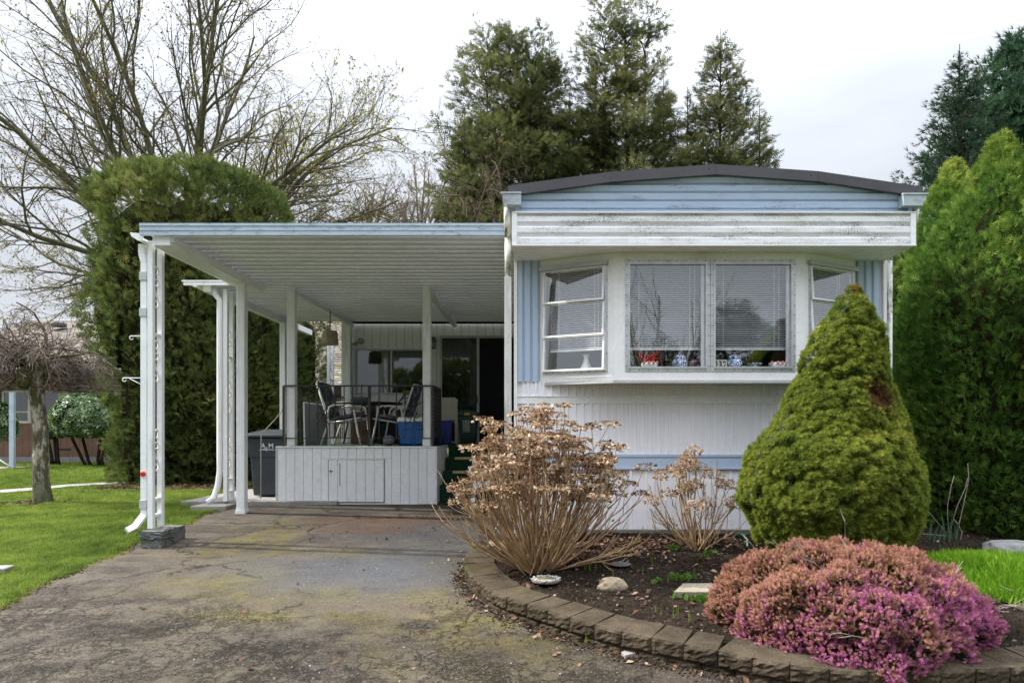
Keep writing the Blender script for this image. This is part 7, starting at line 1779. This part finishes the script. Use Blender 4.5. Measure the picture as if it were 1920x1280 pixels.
for k in range(26):
    a = k * 6.283 / 26; rr = .103 + .012 * math.sin(k * 2.4); b = MB(); b.lathe([(.005, 0), (.017, .006), (.014, .014), (.004, .017)], (x + rr * math.cos(a), y + rr * math.sin(a), z + .028), 7, sx=1 + .3 * math.sin(k), sy=1 + .3 * math.cos(k * 1.7)); b.build('pebble', mat('pale_pebble', (.38, .39, .36), .8, (.26, .27, .25), 40), sr)
x, y, z = at_soil(1322, 1112)
b = MB(); b.v = [(x - .27, y - .12, z), (x + .20, y - .14, z), (x + .24, y + .17, z), (x - .14, y + .17, z)]; b.v += [(p[0], p[1], p[2] + .055) for p in b.v]; b.f = [(0, 3, 2, 1), (4, 5, 6, 7), (0, 1, 5, 4), (1, 2, 6, 5), (2, 3, 7, 6), (3, 0, 4, 7)]; b.sm = [False] * 6
b.build('paving_slab', mat('tan_slab', (.25, .215, .16), .9, (.20, .17, .13), 5, bump=.6, dirt=(.2, .17, .12), dsc=(6, 6, 6)), label='square tan paving slab half covered by the heather', cat='slab', bevel=.006)
g_ = GP(3, 1072); b = MB(); b.v = [(g_.x - .25, g_.y - .1, g_.z), (g_.x + .09, g_.y - .08, g_.z), (g_.x + .05, g_.y + .1, g_.z), (g_.x - .25, g_.y + .08, g_.z)]; b.v += [(p[0], p[1], p[2] + .05) for p in b.v]; b.f = [(0, 3, 2, 1), (4, 5, 6, 7), (0, 1, 5, 4), (1, 2, 6, 5), (2, 3, 7, 6), (3, 0, 4, 7)]; b.sm = [False] * 6
b.build('lawn_stone', M_CONC, label='small pale flat stone in the grass at the left edge', cat='stone', bevel=.01)
# timber edging at the wall foot, pots behind the hydrangea
b = MB(); b.box(.35, 3.2, 7.17, 7.235, E - 1.07, E - 1.015); b.build('timber_edging', mat('grey_timber', (.22, .20, .17), .9, (.14, .12, .10), 8, bump=.8), label='weathered grey timber strip at the foot of the skirting', cat='timber')
x, y, z = at_soil(1078, 1012)
b = MB(); b.lathe([(.085, -.02), (.12, .10), (.128, .104), (.122, .105), (.085, .0)], (x, y, z), 24); b.build('plastic_pot', mat('clear_pot', (.12, .11, .10), .3), label='dark round plastic pot sunk in leaves right of the large hydrangea', cat='pot')
x, y, z = at_soil(1082, 992)
b = MB(); b.lathe([(.10, -.02), (.15, .12), (.16, .125), (.155, .15), (.14, .15)], (x + .0, y, z), 24); b.build('terracotta_pot', mat('terracotta', (.25, .085, .05), .8), label='reddish clay pot behind the large hydrangea near the skirting', cat='pot')
hs = thing('garden_hose', 'green garden hose looped near the corner of the home behind the hydrangea', 'hose', (-.35, 7.0, E - 1.1))
b = MB(); b.tube([lp(951, 935, 7.0), lp(944, 955, 6.95), lp(938, 975, 6.9), lp(932, 988, 6.85), lp(926, 1000, 6.8)], .012, 7); b.build('hose', mat('hose_green', (.02, .15, .10), .4), hs)
x, y, z = at_soil(1408, 1020); b = MB(); b.tube([lp(1375, 998, 6.6), lp(1392, 1001, 6.4), lp(1401, 1010, 6.2), lp(1402, 1024, 6.0)], .009, 7); b.build('hose_end', MATS['hose_green'], hs)
ab = GP(938, 1022); b = rough_box(ab.x - .06, ab.x + .09, 6.5, 6.75, GZ(6.5), GZ(6.5) + .26, 8, .008); b.build('corner_rock', M_ROCK, label='tan rock standing at the corner of the home behind the hydrangea stems', cat='rock')

# ---------------------------------------------------------------- across the street, behind the camera: what the window panes mirror
conifer('street_conifer', 'dark conifer across the street mirrored in the right front pane', 8.2, -15, GZ(0), 7.6, 2.5, [(0, 1.1), (.5, .85), (.8, .4), (1, .03)], 120, 3200, .5, M_SPRUCE)
conifer('street_conifer', 'second dark conifer across the street at the far right of the panes', 12.3, -17, GZ(0), 6.4, 2.4, [(0, 1.1), (.5, .85), (.8, .4), (1, .03)], 100, 2400, .5, M_SPRUCE)
conifer('street_conifer', 'conifer across the street mirrored at the left side of the right front pane', 5.6, -17, GZ(0), 6.4, 1.5, [(0, 1.1), (.5, .85), (.8, .4), (1, .03)], 100, 2000, .5, M_SPRUCE)
conifer('street_conifer', 'broad fir across the street mirrored in the left side panes', -17.0, -2.2, GZ(0), 11.5, 3.0, [(0, 1.1), (.5, .85), (.8, .5), (1, .03)], 110, 4200, .5, M_SPRUCE, droop=.5)
bare_tree('street_tree', 'leafless tree across the street mirrored in the left front pane', (4.6, -15, GZ(0)), (4.6, -15, GZ(0) + 1.4), [((math.sin(R_(a)), rng.uniform(-.3, .3), math.cos(R_(a))), 6.2, .09) for a in np.linspace(-42, 42, 13)], [(8, .06, .03, 9, .38, .5, .3), (6, .09, .03, 6, .5, .6, .35), (4, .12, .03, 0, 0, 0, .5)], tr=.22)
columns('street_hedge', 'low dark hedge across the street behind the viewer', 'hedge', [(x, -9.5, GZ(0), GZ(0) + 5.3 + .4 * math.sin(x), 1.2, PC, .6) for x in (-7, -5.4, -3.8, -2.4)], 7000, .35, M_THUJAD, trunk=False, ncell=120)
